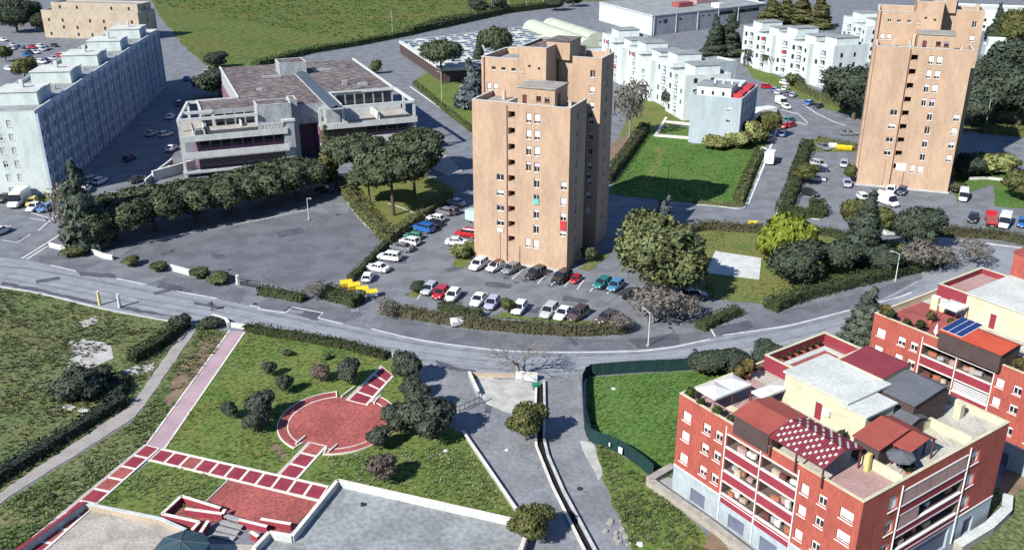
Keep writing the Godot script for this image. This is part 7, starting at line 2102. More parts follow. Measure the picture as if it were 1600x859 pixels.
func vehicle_meshes(kind: String) -> Dictionary:
	var key := "car_" + kind
	if meshes.has(key): return meshes[key]
	var d := {}
	var body := MB.new()
	var glass := MB.new()
	var roof := MB.new()
	var L := 2.0
	match kind:
		"hatchback":
			car_loft(body, [[-1.98, 0.68, 0.38, 0.72], [-1.86, 0.8, 0.26, 0.92], [-1.3, 0.85, 0.2, 0.96], [0.6, 0.86, 0.2, 0.95], [1.2, 0.84, 0.2, 0.88], [1.8, 0.78, 0.24, 0.74], [1.98, 0.62, 0.34, 0.6]])
			cabin(glass, -1.86, 0.98, -1.5, 0.22, 0.79, 0.62, 0.93, 1.44)
			cabin(roof, -1.56, 0.3, -1.5, 0.22, 0.645, 0.6, 1.405, 1.475)
			d.wheels = [1.24, -1.22, 0.29]
		"sedan":
			L = 2.2
			car_loft(body, [[-2.2, 0.66, 0.4, 0.8], [-2.06, 0.8, 0.28, 0.96], [-1.3, 0.87, 0.2, 0.97], [0.7, 0.88, 0.2, 0.95], [1.4, 0.85, 0.2, 0.86], [2.0, 0.78, 0.26, 0.72], [2.2, 0.6, 0.36, 0.58]])
			cabin(glass, -1.55, 1.0, -0.95, 0.2, 0.8, 0.62, 0.94, 1.42)
			cabin(roof, -1.02, 0.28, -0.95, 0.2, 0.645, 0.6, 1.385, 1.455)
			d.wheels = [1.36, -1.3, 0.3]
		"estate":
			L = 2.15
			car_loft(body, [[-2.15, 0.72, 0.4, 0.8], [-2.03, 0.84, 0.3, 1.04], [-1.3, 0.89, 0.24, 1.06], [0.7, 0.9, 0.24, 1.05], [1.35, 0.87, 0.24, 0.98], [1.95, 0.8, 0.28, 0.84], [2.15, 0.64, 0.38, 0.66]])
			cabin(glass, -2.03, 1.05, -1.8, 0.36, 0.83, 0.66, 1.03, 1.6)
			cabin(roof, -1.86, 0.44, -1.8, 0.36, 0.685, 0.64, 1.56, 1.635)
			d.wheels = [1.32, -1.3, 0.33]
		"van":
			L = 2.75
			car_loft(body, [[-2.75, 0.92, 0.4, 2.3], [-2.68, 0.97, 0.32, 2.38], [0.7, 0.98, 0.32, 2.4], [1.25, 0.96, 0.32, 2.2]])
			car_loft(body, [[1.24, 0.95, 0.32, 1.24], [2.1, 0.9, 0.32, 1.12], [2.6, 0.84, 0.34, 0.92], [2.75, 0.7, 0.42, 0.74]])
			cabin(glass, 0.9, 2.12, 0.8, 1.3, 0.93, 0.88, 1.18, 2.12)
			cabin(roof, 0.6, 1.34, 0.6, 1.25, 0.9, 0.86, 2.1, 2.26)
			d.wheels = [1.75, -1.6, 0.35]
		"camper":
			L = 3.1
			car_loft(body, [[-3.1, 1.08, 0.5, 2.7], [-3.0, 1.12, 0.42, 2.85], [1.2, 1.12, 0.42, 2.9], [1.9, 1.08, 1.6, 2.8], [2.2, 0.95, 1.9, 2.5]])
			car_loft(body, [[1.1, 0.98, 0.34, 1.5], [2.2, 0.95, 0.34, 1.2], [2.95, 0.86, 0.36, 0.98], [3.1, 0.72, 0.44, 0.76]])
			cabin(glass, 1.15, 2.3, 1.1, 1.75, 0.96, 0.9, 1.25, 1.95)
			cabin(roof, -1.0, 0.2, -0.9, 0.1, 0.4, 0.35, 2.86, 3.02)
			d.wheels = [2.1, -1.7, 0.35]
		"truck":
			L = 2.9
			car_loft(body, [[0.9, 0.95, 0.4, 1.3], [1.0, 0.98, 0.34, 2.1], [2.0, 0.98, 0.34, 2.15], [2.5, 0.95, 0.34, 1.3], [2.9, 0.85, 0.4, 1.0]])
			car_loft(body, [[-2.9, 0.95, 0.75, 0.98], [0.85, 0.95, 0.75, 0.98]])
			cabin(glass, 1.05, 2.56, 1.05, 2.08, 0.99, 0.96, 1.28, 2.0)
			cabin(roof, 1.0, 2.0, 1.05, 1.9, 0.9, 0.86, 2.08, 2.22)
			d.wheels = [2.0, -1.9, 0.36]
	var pil := MB.new()
	var cb: Array = {"hatchback": [-1.86, 0.98, -1.5, 0.22, 0.79, 0.62, 0.93, 1.44], "sedan": [-1.55, 1.0, -0.95, 0.2, 0.8, 0.62, 0.94, 1.42], "estate": [-2.03, 1.05, -1.8, 0.36, 0.83, 0.66, 1.03, 1.6]}.get(kind, [])
	if cb.size():
		for f in [0.0, 0.36, 0.62, 1.0]:   # one side's window frame: pillars between a rail above and below
			pil.bar(Vector3(lerpf(cb[0], cb[1], f), cb[6], cb[4] + 0.012), Vector3(lerpf(cb[2], cb[3], f), cb[7] + 0.01, cb[5] + 0.012), 0.1, 0.06)
		pil.bar(Vector3(cb[0], cb[6] + 0.02, cb[4] + 0.01), Vector3(cb[1], cb[6] + 0.02, cb[4] + 0.01), 0.06, 0.06)
		pil.bar(Vector3(cb[2], cb[7] - 0.02, cb[5] + 0.012), Vector3(cb[3], cb[7] - 0.02, cb[5] + 0.012), 0.06, 0.06)
		d.pillars = pil.mesh()
		d.mirror_at = Vector3(cb[1] - 0.23, cb[6] + 0.02, cb[4] + 0.1)
	d.body = body.mesh()
	d.glass = glass.mesh()
	d.roof = roof.mesh()
	d.L = L
	var wr: float = d.wheels[2]
	var ty := MB.new()
	ty.tube([Vector3(0, 0, -0.11), Vector3(0, 0, 0.11)], [wr, wr], 12)
	for s in [-0.11, 0.11]:
		for k in 12: ty.tri(Vector3(0, 0, s), Vector3(cos(TAU * k / 12), sin(TAU * k / 12), 0) * wr + Vector3(0, 0, s), Vector3(cos(TAU * (k + 1) / 12), sin(TAU * (k + 1) / 12), 0) * wr + Vector3(0, 0, s), Vector3(0, 0, s))
	d.tyre = ty.mesh()
	var rm := MB.new()
	for s in [-0.118, 0.118]:
		for k in 10: rm.tri(Vector3(0, 0, s * 1.05), Vector3(cos(TAU * k / 10), sin(TAU * k / 10), 0) * wr * 0.62 + Vector3(0, 0, s), Vector3(cos(TAU * (k + 1) / 10), sin(TAU * (k + 1) / 10), 0) * wr * 0.62 + Vector3(0, 0, s), Vector3(0, 0, s))
	d.rim = rm.mesh()
	meshes[key] = d
	return d

# a vehicle between two ground points: from its tail to its nose
func vehicle(kind: String, colour: String, tail: Vector3, nose: Vector3, label: String, group := "", s := 1.0, roof_colour := "") -> void:
	var d := vehicle_meshes(kind)
	var mid := (tail + nose) * 0.5
	var t := thing({"van": "parked_van", "camper": "camper_van", "truck": "flatbed_truck"}.get(kind, "parked_car"), label, {"van": "van", "camper": "camper", "truck": "truck"}.get(kind, "car"), Vector3(mid.x, 0.03, mid.z), atan2(tail.z - nose.z, nose.x - tail.x), group)
	t.scale = Vector3.ONE * s
	var paint: Material = mats["car_" + colour]
	part(t, "body", d.body, paint)
	part(t, "window_glass", d.glass, mats.car_glass)
	if d.has("pillars"):
		for z in [1.0, -1.0]:
			part(t, "window_frame", d.pillars, paint).scale.z = z
			part(t, "wing_mirror", unit_box(0.14, 0.15, 0.18), paint, d.mirror_at * Vector3(1, 1, z))
	part(t, "roof_panel", d.roof, mats["car_" + (roof_colour if roof_colour else colour)])
	for x in [d.wheels[0], d.wheels[1]]:
		for z in [-1, 1]:
			var w := part(t, "wheel", d.tyre, mats.tyre, Vector3(x, d.wheels[2], z * 0.76 * (1.0 if d.L < 2.5 else 1.12)))
			part(w, "rim", d.rim, mats.rim)
	var L: float = d.L
	var hy := 0.62 if L < 2.5 else 0.85
	for z in [-0.55, 0.55]:
		part(t, "headlight", unit_box(0.1, 0.14, 0.3), mats.lamp_clear, Vector3(L - 0.16, hy, z))
		part(t, "tail_light", unit_box(0.08, 0.2, 0.2), mats.lamp_red, Vector3(-L + 0.06, hy + 0.08, z))
	for x in [L - 0.08, -L + 0.06]:
		part(t, "bumper", unit_box(0.14, 0.16, 1.3), mats.plastic_dark, Vector3(x, 0.34, 0))
		part(t, "number_plate", unit_box(0.03, 0.1, 0.44), mats.plate, Vector3(x + (0.08 if x > 0 else -0.08), 0.42, 0))
	if kind == "truck": part(t, "load_bed", unit_box(3.7, 0.45, 1.9), mats.terrace_red, Vector3(-1.0, 0.985, 0))

func build_vehicles() -> void:
	var A := "cars parked along the yard hedge"
	vehicle("sedan", "white", spot(-21.14, -144.41), spot(-24.51, -146.12), "white saloon nearest the dumpsters in the row along the yard hedge", A)
	vehicle("estate", "white", spot(-19.57, -149.63), spot(-23.3, -150.8), "white estate car, second from the dumpsters along the yard hedge", A)
	vehicle("sedan", "grey", spot(-17.9, -153.9), spot(-21.6, -155.8), "grey saloon with pale bonnet beside the white silver car pair", A)
	vehicle("hatchback", "white", spot(-17.2, -157.1), spot(-20.1, -158.7), "white hatchback touching the pale-bonneted grey saloon", A)
	vehicle("hatchback", "green", spot(-17, -160.4), spot(-19.5, -161.4), "green hatchback next to the bright blue van", A, 0.9)
	vehicle("estate", "blue", spot(-15.3, -163.8), spot(-18.2, -166), "bright blue people carrier in the row along the yard hedge", A, 1.1)
	vehicle("hatchback", "black", spot(-13.9, -166.7), spot(-16.8, -168.5), "black hatchback between the blue carrier and the far white car", A)
	vehicle("hatchback", "white", spot(-13.4, -169.6), spot(-16.5, -171.5), "white hatchback beyond the bright blue carrier", A)
	vehicle("hatchback", "grey", spot(-12.1, -173.8), spot(-14.8, -175.7), "dark grey hatchback in the hedge's shade", A)
	vehicle("hatchback", "brown", spot(-10.9, -174.1), spot(-13.6, -176.1), "brown hatchback at the shaded far end of the hedge row", A)
	vehicle("sedan", "silver", spot(-10.1, -179.3), spot(-13, -181.4), "silver saloon farthest up the hedge row", A)
	vehicle("hatchback", "white", spot(-24.01, -138.97), spot(-23.65, -143.85), "small white car half behind the yellow dumpsters", A, 0.9)
	vehicle("estate", "red", spot(-6.9, -161.4), spot(-10, -162.5), "red car beside the near tower's left wall", "", 1.05)
	vehicle("van", "mint", spot(-8, -170.7), spot(-4.9, -168.1), "pale mint van poking out behind the near tower's left edge")
	vehicle("sedan", "white", spot(-11.8, -157.8), spot(-8.1, -157.4), "white saloon crossing in front of the red car by the tower")
	var B := "cars nosed in at the near tower's front"
	vehicle("estate", "white", spot(-4.85, -148.15), spot(-6.6, -144.98), "white car farthest left along the near tower's front", B)
	vehicle("hatchback", "white", spot(-1.86, -146.98), spot(-3.77, -144.41), "white car with dark maroon roof along the tower front", B, 1.0, "maroon")
	vehicle("hatchback", "grey", spot(0.87, -146.12), spot(-1.18, -143.3), "dark grey car left of the empty bays at the tower front", B)
	vehicle("estate", "black", spot(5.17, -144.13), spot(2.75, -141.11), "black car between empty bays in the tower front's middle", B)
	vehicle("estate", "black", spot(9.5, -142.74), spot(6.89, -138.97), "black estate near the tower's right corner", B, 1.05)
	vehicle("hatchback", "red", spot(11.26, -141.92), spot(9.72, -139.24), "tiny red city car right of the black estate", B, 0.72)
	vehicle("hatchback", "teal", spot(15.76, -140.03), spot(13.63, -137.15), "dark teal car beside the blue one at the tower row's end", B)
	vehicle("hatchback", "sky", spot(17.54, -138.97), spot(15.9, -136.12), "blue car at the right end of the tower front row", B)
	vehicle("sedan", "black", spot(18, -133.87), spot(20.35, -134.86), "black car under the big mottled tree at the bays' end")
	var C := "cars along the road hedge of the tower car park"
	vehicle("hatchback", "silver", spot(-12.65, -137.92), spot(-13.92, -134.61), "silver car beside the round bush at the car park entrance", C)
	vehicle("hatchback", "red", spot(-10.7, -136.64), spot(-12.04, -132.64), "bright red hatchback between silver and white cars", C)
	vehicle("hatchback", "white", spot(-8.79, -135.62), spot(-9.97, -131.67), "white hatchback right of the bright red one", C)
	vehicle("sedan", "white", spot(-4.37, -134.61), spot(-6.1, -129.54), "white saloon left of the pale lilac car", C)
	vehicle("hatchback", "lilac", spot(-2.41, -132.89), spot(-3.81, -128.61), "pale lilac hatchback beside the golden bush", C)
	vehicle("hatchback", "white", spot(1.79, -130.96), spot(0.39, -126.78), "white hatchback right of the golden bush", C)
	vehicle("estate", "silver", spot(6.61, -130.01), spot(4.6, -125.44), "silver-blue car left of the last white one", C)
	vehicle("sedan", "white", spot(8.84, -129.31), spot(6.58, -124.78), "white saloon between the silver-blue and brown cars", C)
	vehicle("estate", "brown", spot(11.13, -128.38), spot(8.79, -125), "dark brown car at the right of the road hedge row", C)
	vehicle("hatchback", "brown", spot(15.05, -126.56), spot(13.33, -124.56), "dark car half hidden by the leafless tree at the hedge's end", C)
	vehicle("estate", "navy", spot(27.11, -133.87), spot(30.5, -133.62), "dark navy car under the leafless trees by the park")
	# the side street
	vehicle("camper", "white", spot(58.6, -206.2), spot(63.3, -218.3), "white camper van standing in the side street")
	vehicle("hatchback", "white", spot(60.1, -216.5), spot(63, -224.8), "white car beside the camper on the lawn side")
	vehicle("hatchback", "blue", spot(69.3, -234.3), spot(72.3, -240.4), "blue and white-bonneted car in the side street")
	vehicle("hatchback", "red", spot(72.2, -243.9), spot(75, -248.9), "dark red car at the kerb by the traffic island")
	vehicle("hatchback", "red", spot(74, -246), spot(77.2, -248.9), "red car nose to tail with another red one by the island")
	vehicle("hatchback", "teal", spot(75.4, -251.9), spot(78.5, -254.2), "teal car behind the two red ones")
	vehicle("estate", "grey", spot(64.9, -231.1), spot(67, -233), "dark car in the shade of the olive tree at the street")
	vehicle("van", "white", spot(79.9, -279.1), spot(81.1, -271.2), "white van turning at the street junction")
	vehicle("hatchback", "white", spot(80.2, -272), spot(80.9, -267.8), "small white car right behind the turning van")
	vehicle("estate", "red", spot(80.5, -299.4), spot(84.4, -299.4), "long red car at the top of the side street")
	vehicle("hatchback", "blue", spot(81.5, -291.3), spot(86, -297.3), "blue car in the row by the second white block")
	vehicle("hatchback", "white", spot(82.2, -288.4), spot(85.5, -293.3), "white car in the row by the second white block")
	vehicle("hatchback", "white", spot(85.8, -294.3), spot(89.3, -298.3), "white car parked behind the blue ones by the hedge")
	vehicle("hatchback", "navy", spot(84.4, -285.6), spot(88.4, -291.3), "navy car in the row by the second white block")
	vehicle("hatchback", "lilac", spot(85.3, -283.7), spot(89.2, -289.4), "lilac car at the end of the second white block's row")
	vehicle("estate", "blue", spot(86, -271.2), spot(91.5, -278.2), "bright blue car alone near the lamp post")
	vehicle("sedan", "black", spot(88.2, -268.6), spot(92.8, -273.8), "black car next to the bright blue one by the lamp post")
	vehicle("sedan", "grey", spot(86.8, -238.3), spot(89.8, -238.3), "dark grey car on the street behind the farther tower's yard")
	vehicle("hatchback", "white", spot(89.1, -306.7), spot(91, -304.6), "cream white car below the second white row's bushes")
	vehicle("van", "white", spot(68.4, -254.9), spot(74.9, -258), "boxy white van parked at the end block's corner", "", 1.5)
	# farther tower's yard
	vehicle("sedan", "grey", spot(76.4, -226.7), spot(78.1, -221.8), "grey saloon beside the white dumpster", "cars in the farther tower's yard")
	vehicle("estate", "silver", spot(70.4, -210.4), spot(72.4, -206.7), "silver car under the olive-yellow tree", "cars in the farther tower's yard")
	vehicle("hatchback", "navy", spot(69, -204.6), spot(71.9, -204.6), "navy car touching the silver one", "cars in the farther tower's yard")
	vehicle("hatchback", "white", spot(66.6, -197.6), spot(68.7, -197.1), "white car on the grass edge of the yard", "cars in the farther tower's yard", 0.9)
	vehicle("sedan", "black", spot(61.1, -188.3), spot(64.2, -185.7), "black saloon in the bay by the yard hedge corner", "cars in the farther tower's yard")
	vehicle("hatchback", "silver", spot(78.9, -212.6), spot(75.7, -205.1), "silver car above the small olive tree at the tower", "cars in the farther tower's yard")
	vehicle("hatchback", "lilac", spot(73.5, -196.1), spot(72.3, -191), "lilac car below the small olive tree at the tower", "cars in the farther tower's yard")
	vehicle("hatchback", "white", spot(81.6, -190.5), spot(79.4, -186.5), "white car parked at the farther tower's front", "cars in the farther tower's yard")
	vehicle("hatchback", "navy", spot(83.8, -190.1), spot(81.6, -186.1), "navy car parked at the farther tower's front", "cars in the farther tower's yard")
	vehicle("van", "white", spot(76, -182.2), spot(77.4, -179.7), "white van half hidden by the golden tree")
	vehicle("hatchback", "white", spot(72.9, -184.8), spot(73.1, -182.2), "white car peeping out behind the olive-brown tree")
	vehicle("hatchback", "white", spot(83.5, -173.4), spot(82.4, -170), "white car alone above the long brown hedge")
	vehicle("van", "white", spot(95.4, -187), spot(92.6, -181.4), "white van at the farther tower's right corner", "", 0.9)
	vehicle("hatchback", "black", spot(91.2, -173), spot(88.3, -168.1), "black car left of the red truck")
	vehicle("truck", "red", spot(91.3, -166), spot(93.8, -172.2), "red flatbed truck by the long brown hedge")
	vehicle("van", "white", spot(96.3, -170.7), spot(92.9, -165.2), "white van right of the red truck")
	vehicle("hatchback", "blue", spot(99.5, -170.3), spot(96.4, -165.2), "blue and white car at the right end of the truck's row")
	# left edge
	vehicle("van", "white", spot(-101.2, -185.2), spot(-100.7, -176.5), "long white van by the long block's end wall", "", 1.25)
	vehicle("hatchback", "yellow", spot(-98.7, -182.7), spot(-97.9, -178.5), "yellow car between the white van and a white saloon")
	vehicle("sedan", "white", spot(-96.1, -180.1), spot(-96.5, -174.9), "white saloon right of the long white van")
	vehicle("hatchback", "blue", spot(-93, -178.5), spot(-94.1, -175.3), "blue car beside the painted bay by the tall conifer")
	vehicle("sedan", "black", spot(-105.3, -185.2), spot(-105.4, -181.4), "black car left of the long white van")
	vehicle("sedan", "white", spot(-96.5, -161.8), spot(-95.6, -165.6), "white car at the frame's left edge below the vans")
	# behind the pines and in the block's shade
	vehicle("estate", "silver", spot(-92.9, -194.7), spot(-91.8, -197.6), "silver car just behind the tall ragged conifer")
	vehicle("hatchback", "white", spot(-90.7, -194.2), spot(-90.2, -197.1), "white car right of the silver one behind the conifer")
	vehicle("hatchback", "white", spot(-91, -187.8), spot(-91.2, -191), "white car glimpsed between conifer and pine row")
	vehicle("hatchback", "white", spot(-88.8, -181.4), spot(-88.9, -184.8), "white car nearest the conifer's trunk")
	vehicle("sedan", "white", spot(-84.2, -220), spot(-84, -226), "white car on the shops' ramp")
	vehicle("sedan", "black", spot(-83.4, -194.7), spot(-82.2, -198.6), "black car at the lower end of the shops' ramp")
	vehicle("hatchback", "white", spot(-78.2, -202.5), spot(-77.2, -205.6), "white car below the ramp wall, by the shops' corner")
	for i in 7:
		vehicle(["hatchback", "sedan"][i % 2], ["white", "silver", "navy", "white", "grey", "blue", "silver"][i], [spot(-91.1, -236.3), spot(-94.8, -236.3), spot(-91.3, -212.6), spot(-95.9, -254.9), spot(-99.3, -272.9), spot(-109.2, -310), spot(-108, -328.6)][i], [spot(-89.8, -238.3), spot(-94, -239.7), spot(-90.6, -215.4), spot(-96, -259.6), spot(-98.6, -276.4), spot(-110, -316.7), spot(-107.7, -333.5)][i],
			["white car in the long block's shade, opposite the shops' corner", "silver car against the shaded foot of the long block", "navy car in the shade near the shops' ramp", "white car in the shade beside the dark scrub tree", "grey car on the pale apron behind the shops", "blue car in the shade at the meadow's edge", "silver car at the meadow corner behind the shops"][i], "cars in the long block's shade")
	vehicle("hatchback", "black", spot(-41.2, -189.2), spot(-38.7, -189.2), "black car on the lane end below the pink steps")
	# top left car park: rows of cars far away, each one seen as a few pixels
	var cols := ["white", "silver", "grey", "black", "white", "navy", "silver", "red", "white", "blue"]
	var k := 0
	for row in [[spots([-214.8, -399, -178.9, -354.8]), 4, "row crossing the frame's left edge"], [spots([-200.9, -375.7, -189.1, -382.1]), 5, "row across the middle lane"], [spots([-186.5, -360.6, -186.4, -388.7]), 5, "row in front of the middle lane"], [spots([-173.7, -343.9, -171.2, -369.5]), 6, "row nearest the long block"], [spots([-179, -331, -170.7, -333.5]), 4, "row by the golden tree"], [spots([-162.2, -331, -160.8, -352]), 5, "row along the long block's roof edge"]]:
		for i in row[1]:
			var p: Vector3 = row[0][0].lerp(row[0][1], (i + 0.2 * (k % 3)) / float(row[1]))
			var ang := 0.5 + 0.2 * (k % 2)
			var dv := Vector3(cos(ang), 0, sin(ang)) * 2.0
			vehicle(["hatchback", "sedan", "estate"][k % 3], cols[k % 10], p - dv, p + dv, "%s %s in the far left car park, %s" % [cols[k % 10], ["hatchback", "saloon", "estate car"][k % 3], row[2]], "cars in the far left car park")
			k += 1

# ---------- walls, fences, gates ----------
# a low wall of blocks along a line, with a coping
func low_wall(label: String, pts: Array, w: float, h: float, wall: String, cope := "white_kerb", called := "low_wall") -> void:
	var t := thing(called, label, "wall", pts[0])
	for i in pts.size() - 1:
		var a: Vector3 = pts[i] - pts[0]
		var b: Vector3 = pts[i + 1] - pts[0]
		var m := MB.new()
		m.bar(a + Vector3.UP * h * 0.5, b + Vector3.UP * h * 0.5, w, h)
		part(t, "wall", m.mesh(), mats[wall])
		m = MB.new()
		m.bar(a + Vector3.UP * (h + 0.035), b + Vector3.UP * (h + 0.035), w + 0.1, 0.065)
		part(t, "coping", m.mesh(), mats[cope])

func post(label: String, at: Vector3, w: float, h: float, mat_name: String) -> void:
	var t := thing("gate_post", label, "gate post", at, 0.25)
	var m := MB.new()
	m.tube([Vector3.ZERO, Vector3.UP * h * 0.6, Vector3.UP * h], [w * 0.62, w * 0.52, w * 0.45], 4)
	part(t, "shaft", m.mesh(), mats[mat_name])
	part(t, "cap", unit_box(w * 0.9, 0.1, w * 0.9), mats.white_kerb, Vector3(0, h + 0.003, 0))

func build_walls_and_fences() -> void:
	post("yellowish gate post at the roadside of the rough field, left of the pair", spot(-64.14, -131.19), 0.42, 2.3, "yellow_plaster")
	post("white leaning gate post at the roadside, right of the pair", spot(-60.73, -130.36), 0.42, 2.2, "concrete_pale")
	post("white gate post at the yard's barred gate", spot(-44.93, -139.5), 0.55, 1.5, "concrete_pale")
	post("white gate post where the upper tiled path meets the road", spot(-16.28, -113.22), 0.5, 0.9, "concrete_pale")
	low_wall("white wall by the road at the head of the pink path", spots([-45.02, -126.11, -42.72, -124.78, -41.81, -123.26]), 0.35, 0.8, "concrete_pale")
	low_wall("pale wall between pink path and road hedge", spots([-41.84, -123.69, -39.34, -122.83]), 0.3, 0.6, "concrete_pale")
	low_wall("white low wall of the yard's front, left of the clipped bushes", spots([-83.6, -156.5, -80.6, -154.9, -79.5, -154.5]), 0.3, 0.8, "concrete_pale")
	low_wall("white low wall of the yard's front below the tall ragged conifer", spots([-75.9, -154.5, -71.8, -151.1, -69.6, -150.2]), 0.35, 0.8, "concrete_pale")
	low_wall("white low wall of the yard's front between two clipped bushes", spots([-58.29, -145.83, -54, -143.3]), 0.4, 0.9, "concrete_pale")
	low_wall("brown edge wall of the pale plot beside the road", spots([-5.36, -108.52, -2.55, -108.26, 0.34, -108.17]), 0.25, 0.5, "tan_wall", "tan_wall")
	low_wall("thick white wall end by the driveway fork", spots([0.51, -107.82, 3.37, -107.31]), 0.6, 1.0, "concrete_pale")
	low_wall("white-topped wall slanting between driveway and pale plot", spots([-5.69, -108.34, -4.32, -103.15]), 0.3, 0.8, "concrete_wall")
	low_wall("pale kerb wall between the park lawn and the driveway", spots([-5.86, -94.45, -2.86, -87.35, 0.4, -79.53]), 0.22, 0.45, "concrete_wall")
	low_wall("short white wall under the clump by the driveway", spots([-13.17, -106.79, -12.8, -108.17]), 0.4, 0.9, "concrete_pale")
	low_wall("white wall along the path on the far right lawn", spots([101.5, -198.1, 106, -198.6, 110, -196.6]), 0.3, 0.5, "concrete_pale")
	# channel between the two driveways: two walls and a dark bottom
	low_wall("left wall of the dark drain channel dividing the driveways", spots([3.18, -106.46, 2.83, -98.5, 2.82, -91.46, 4.3, -83.99, 7.51, -71.61]), 0.2, 0.25, "concrete_wall")
	low_wall("white-topped right wall of the drain channel", spots([4.2, -106.79, 4.01, -98.5, 3.75, -92.8, 4.08, -89.5, 5.49, -82.84, 8.78, -70.7]), 0.2, 0.36, "concrete_wall", "kerb")
	var m := MB.new()
	m.sheet(spots([3.26, -106.46, 4.1, -106.46, 3.93, -98.5, 3.67, -92.53, 4.01, -89.5, 5.43, -82.84, 8.66, -70.7, 7.62, -71.43, 4.43, -83.76, 2.96, -91.19, 2.91, -98.5]), 0.036)
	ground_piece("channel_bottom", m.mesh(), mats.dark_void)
	# dark green mesh fence round the lush plot: each bay of cloth is a piece of its own
	var t := thing("mesh_fence", "dark green screen fence round the lush lawn plot left of the tent block", "fence", Vector3.ZERO)
	var line_pts: Array = spots([25.19, -110.47, 22.35, -110.02, 19.73, -109.75, 17.14, -109.57, 14.53, -109.22, 12.36, -108.87, 10.54, -108.52, 9.71, -107.65, 9.16, -105.78, 8.98, -103.15, 8.88, -100.63, 8.79, -98.2, 8.7, -95.87, 8.8, -94.18, 9.08, -92.8, 10.12, -91.86, 11.25, -91.19, 12.2, -90.4, 13.11, -89.37, 14.03, -87.97, 14.8, -86.74, 15.48, -85.53])
	for i in line_pts.size():
		var a: Vector3 = line_pts[i]
		var pm := MB.new()
		pm.tube([a, a + Vector3.UP * 1.95], [0.035, 0.035], 6)
		part(t, "post", pm.mesh(), mats.dark_steel)
		if i == line_pts.size() - 1: break
		var b: Vector3 = line_pts[i + 1]
		var sm := MB.new()
		var side := (b - a).cross(Vector3.UP).normalized()
		for k in 4:
			var p0 := a.lerp(b, k / 4.0) + side * sin(k * 2.1 + i) * 0.04
			var p1 := a.lerp(b, (k + 1) / 4.0) + side * sin((k + 1) * 2.1 + i) * 0.04
			sm.quad(p0 + Vector3.UP * 0.05, p1 + Vector3.UP * 0.05, p1 + Vector3.UP * 1.85, p0 + Vector3.UP * 1.85, side)
			sm.quad(p0 + Vector3.UP * 0.05 - side * 0.03, p1 + Vector3.UP * 0.05 - side * 0.03, p1 + Vector3.UP * 1.85 - side * 0.03, p0 + Vector3.UP * 1.85 - side * 0.03, -side)
		part(t, "screen", sm.mesh(), mats.green_screen)
	m = MB.new()
	m.bar(spot(12.14, -89.88) + Vector3(0, 0.9, 0.08), spot(12.54, -89.5) + Vector3(0, 0.9, 0.08), 0.03, 0.8)
	part(t, "notice", m.mesh(), mats.white_trim)
	m = MB.new()
	m.bar(spot(11.15, -90.93) + Vector3(0, 0.9, 0.06), spot(11.28, -90.79) + Vector3(0, 0.9, 0.06), 0.03, 0.5)
	part(t, "notice", m.mesh(), mats.white_trim)
	# stone retaining wall round the near red block
	low_wall("rough stone retaining wall in front of the near red block", spots([17.97, -86.98, 14.9, -84.34, 17.49, -80.61, 19.92, -77.22, 22.94, -72.35]), 0.8, 0.7, "stone_wall", "stone_wall", "retaining_wall")
	low_wall("pale stone wall curving round the near red block's right corner", spots([43.57, -73.28, 48.02, -76.21, 51.08, -78.89, 52.38, -81.27]), 0.9, 0.9, "stone_wall", "concrete_pale", "retaining_wall")
	m = MB.new()
	m.sheet(spots([15.32, -84.34, 17.87, -86.37, 17.62, -83.07, 23.92, -73.85, 26.33, -68.94, 22.74, -68.94, 20.09, -77.43, 17.66, -80.83]), 0.062)
	ground_piece("paved_strip", m.mesh(), mats.concrete)
	# barred gate of the yard
	t = framed("barred_gate", "dark barred gate of the yard beside its white post", "gate", spot(-44.47, -138.97), spot(-39.85, -137.15))
	for k in 3:
		m = MB.new()
		m.bar(Vector3(0.1, 0.3 + k * 0.45, 0), Vector3(4.3, 0.3 + k * 0.45, 0), 0.07, 0.1)
		part(t, "rail", m.mesh(), mats.dark_steel)
	for k in 12: part(t, "bar", unit_box(0.05, 1.15, 0.05), mats.dark_steel, Vector3(0.2 + k * 0.37, 0.2, 0.07))
	for x in [0.05, 4.4]: part(t, "post", unit_box(0.14, 1.5, 0.14), mats.steel, Vector3(x, 0, 0))
	# open barrier gate in the driveway
	t = framed("swing_gate", "dark steel swing gate standing open in the driveway", "gate", spot(-6.55, -98.95), spot(-4.18, -101.1))
	for y in [0.35, 1.1]:
		m = MB.new()
		m.bar(Vector3(0, y, 0), Vector3(3.4, y, 0), 0.06, 0.08)
		part(t, "rail", m.mesh(), mats.dark_steel)
	for k in 5: part(t, "bar", unit_box(0.05, 0.8, 0.05), mats.dark_steel, Vector3(0.05 + k * 0.82, 0.33, 0.065))
	part(t, "post", unit_box(0.16, 1.5, 0.16), mats.concrete_pale, Vector3(3.55, 0, 0))

# ---------- lamps, poles, bins, people ----------
func lamp(label: String, at: Vector3, h: float, mat_name: String, turn: float, arms := 1) -> void:
	var t := thing("street_lamp", label, "street lamp", at, turn)
	var m := MB.new()
	m.tube([Vector3.ZERO, Vector3.UP * 0.8, Vector3.UP * h], [0.1, 0.075, 0.05], 8)
	part(t, "pole", m.mesh(), mats[mat_name])
	for k in arms:
		var s := 1.0 if k == 0 else -1.0
		m = MB.new()
		m.tube([Vector3.UP * (h - 0.1), Vector3(0.6 * s, h + 0.15, 0), Vector3(1.2 * s, h + 0.2, 0)], [0.045, 0.04, 0.04], 6)
		part(t, "arm", m.mesh(), mats[mat_name])
		m = MB.new()
		m.box(Vector3(minf(1.0 * s, 1.5 * s), h + 0.14, -0.15), Vector3(maxf(1.0 * s, 1.5 * s), h + 0.3, 0.15))
		part(t, "lamp_head", m.mesh(), mats.frame_grey)
	part(t, "base", unit_box(0.4, 0.25, 0.4), mats.concrete)

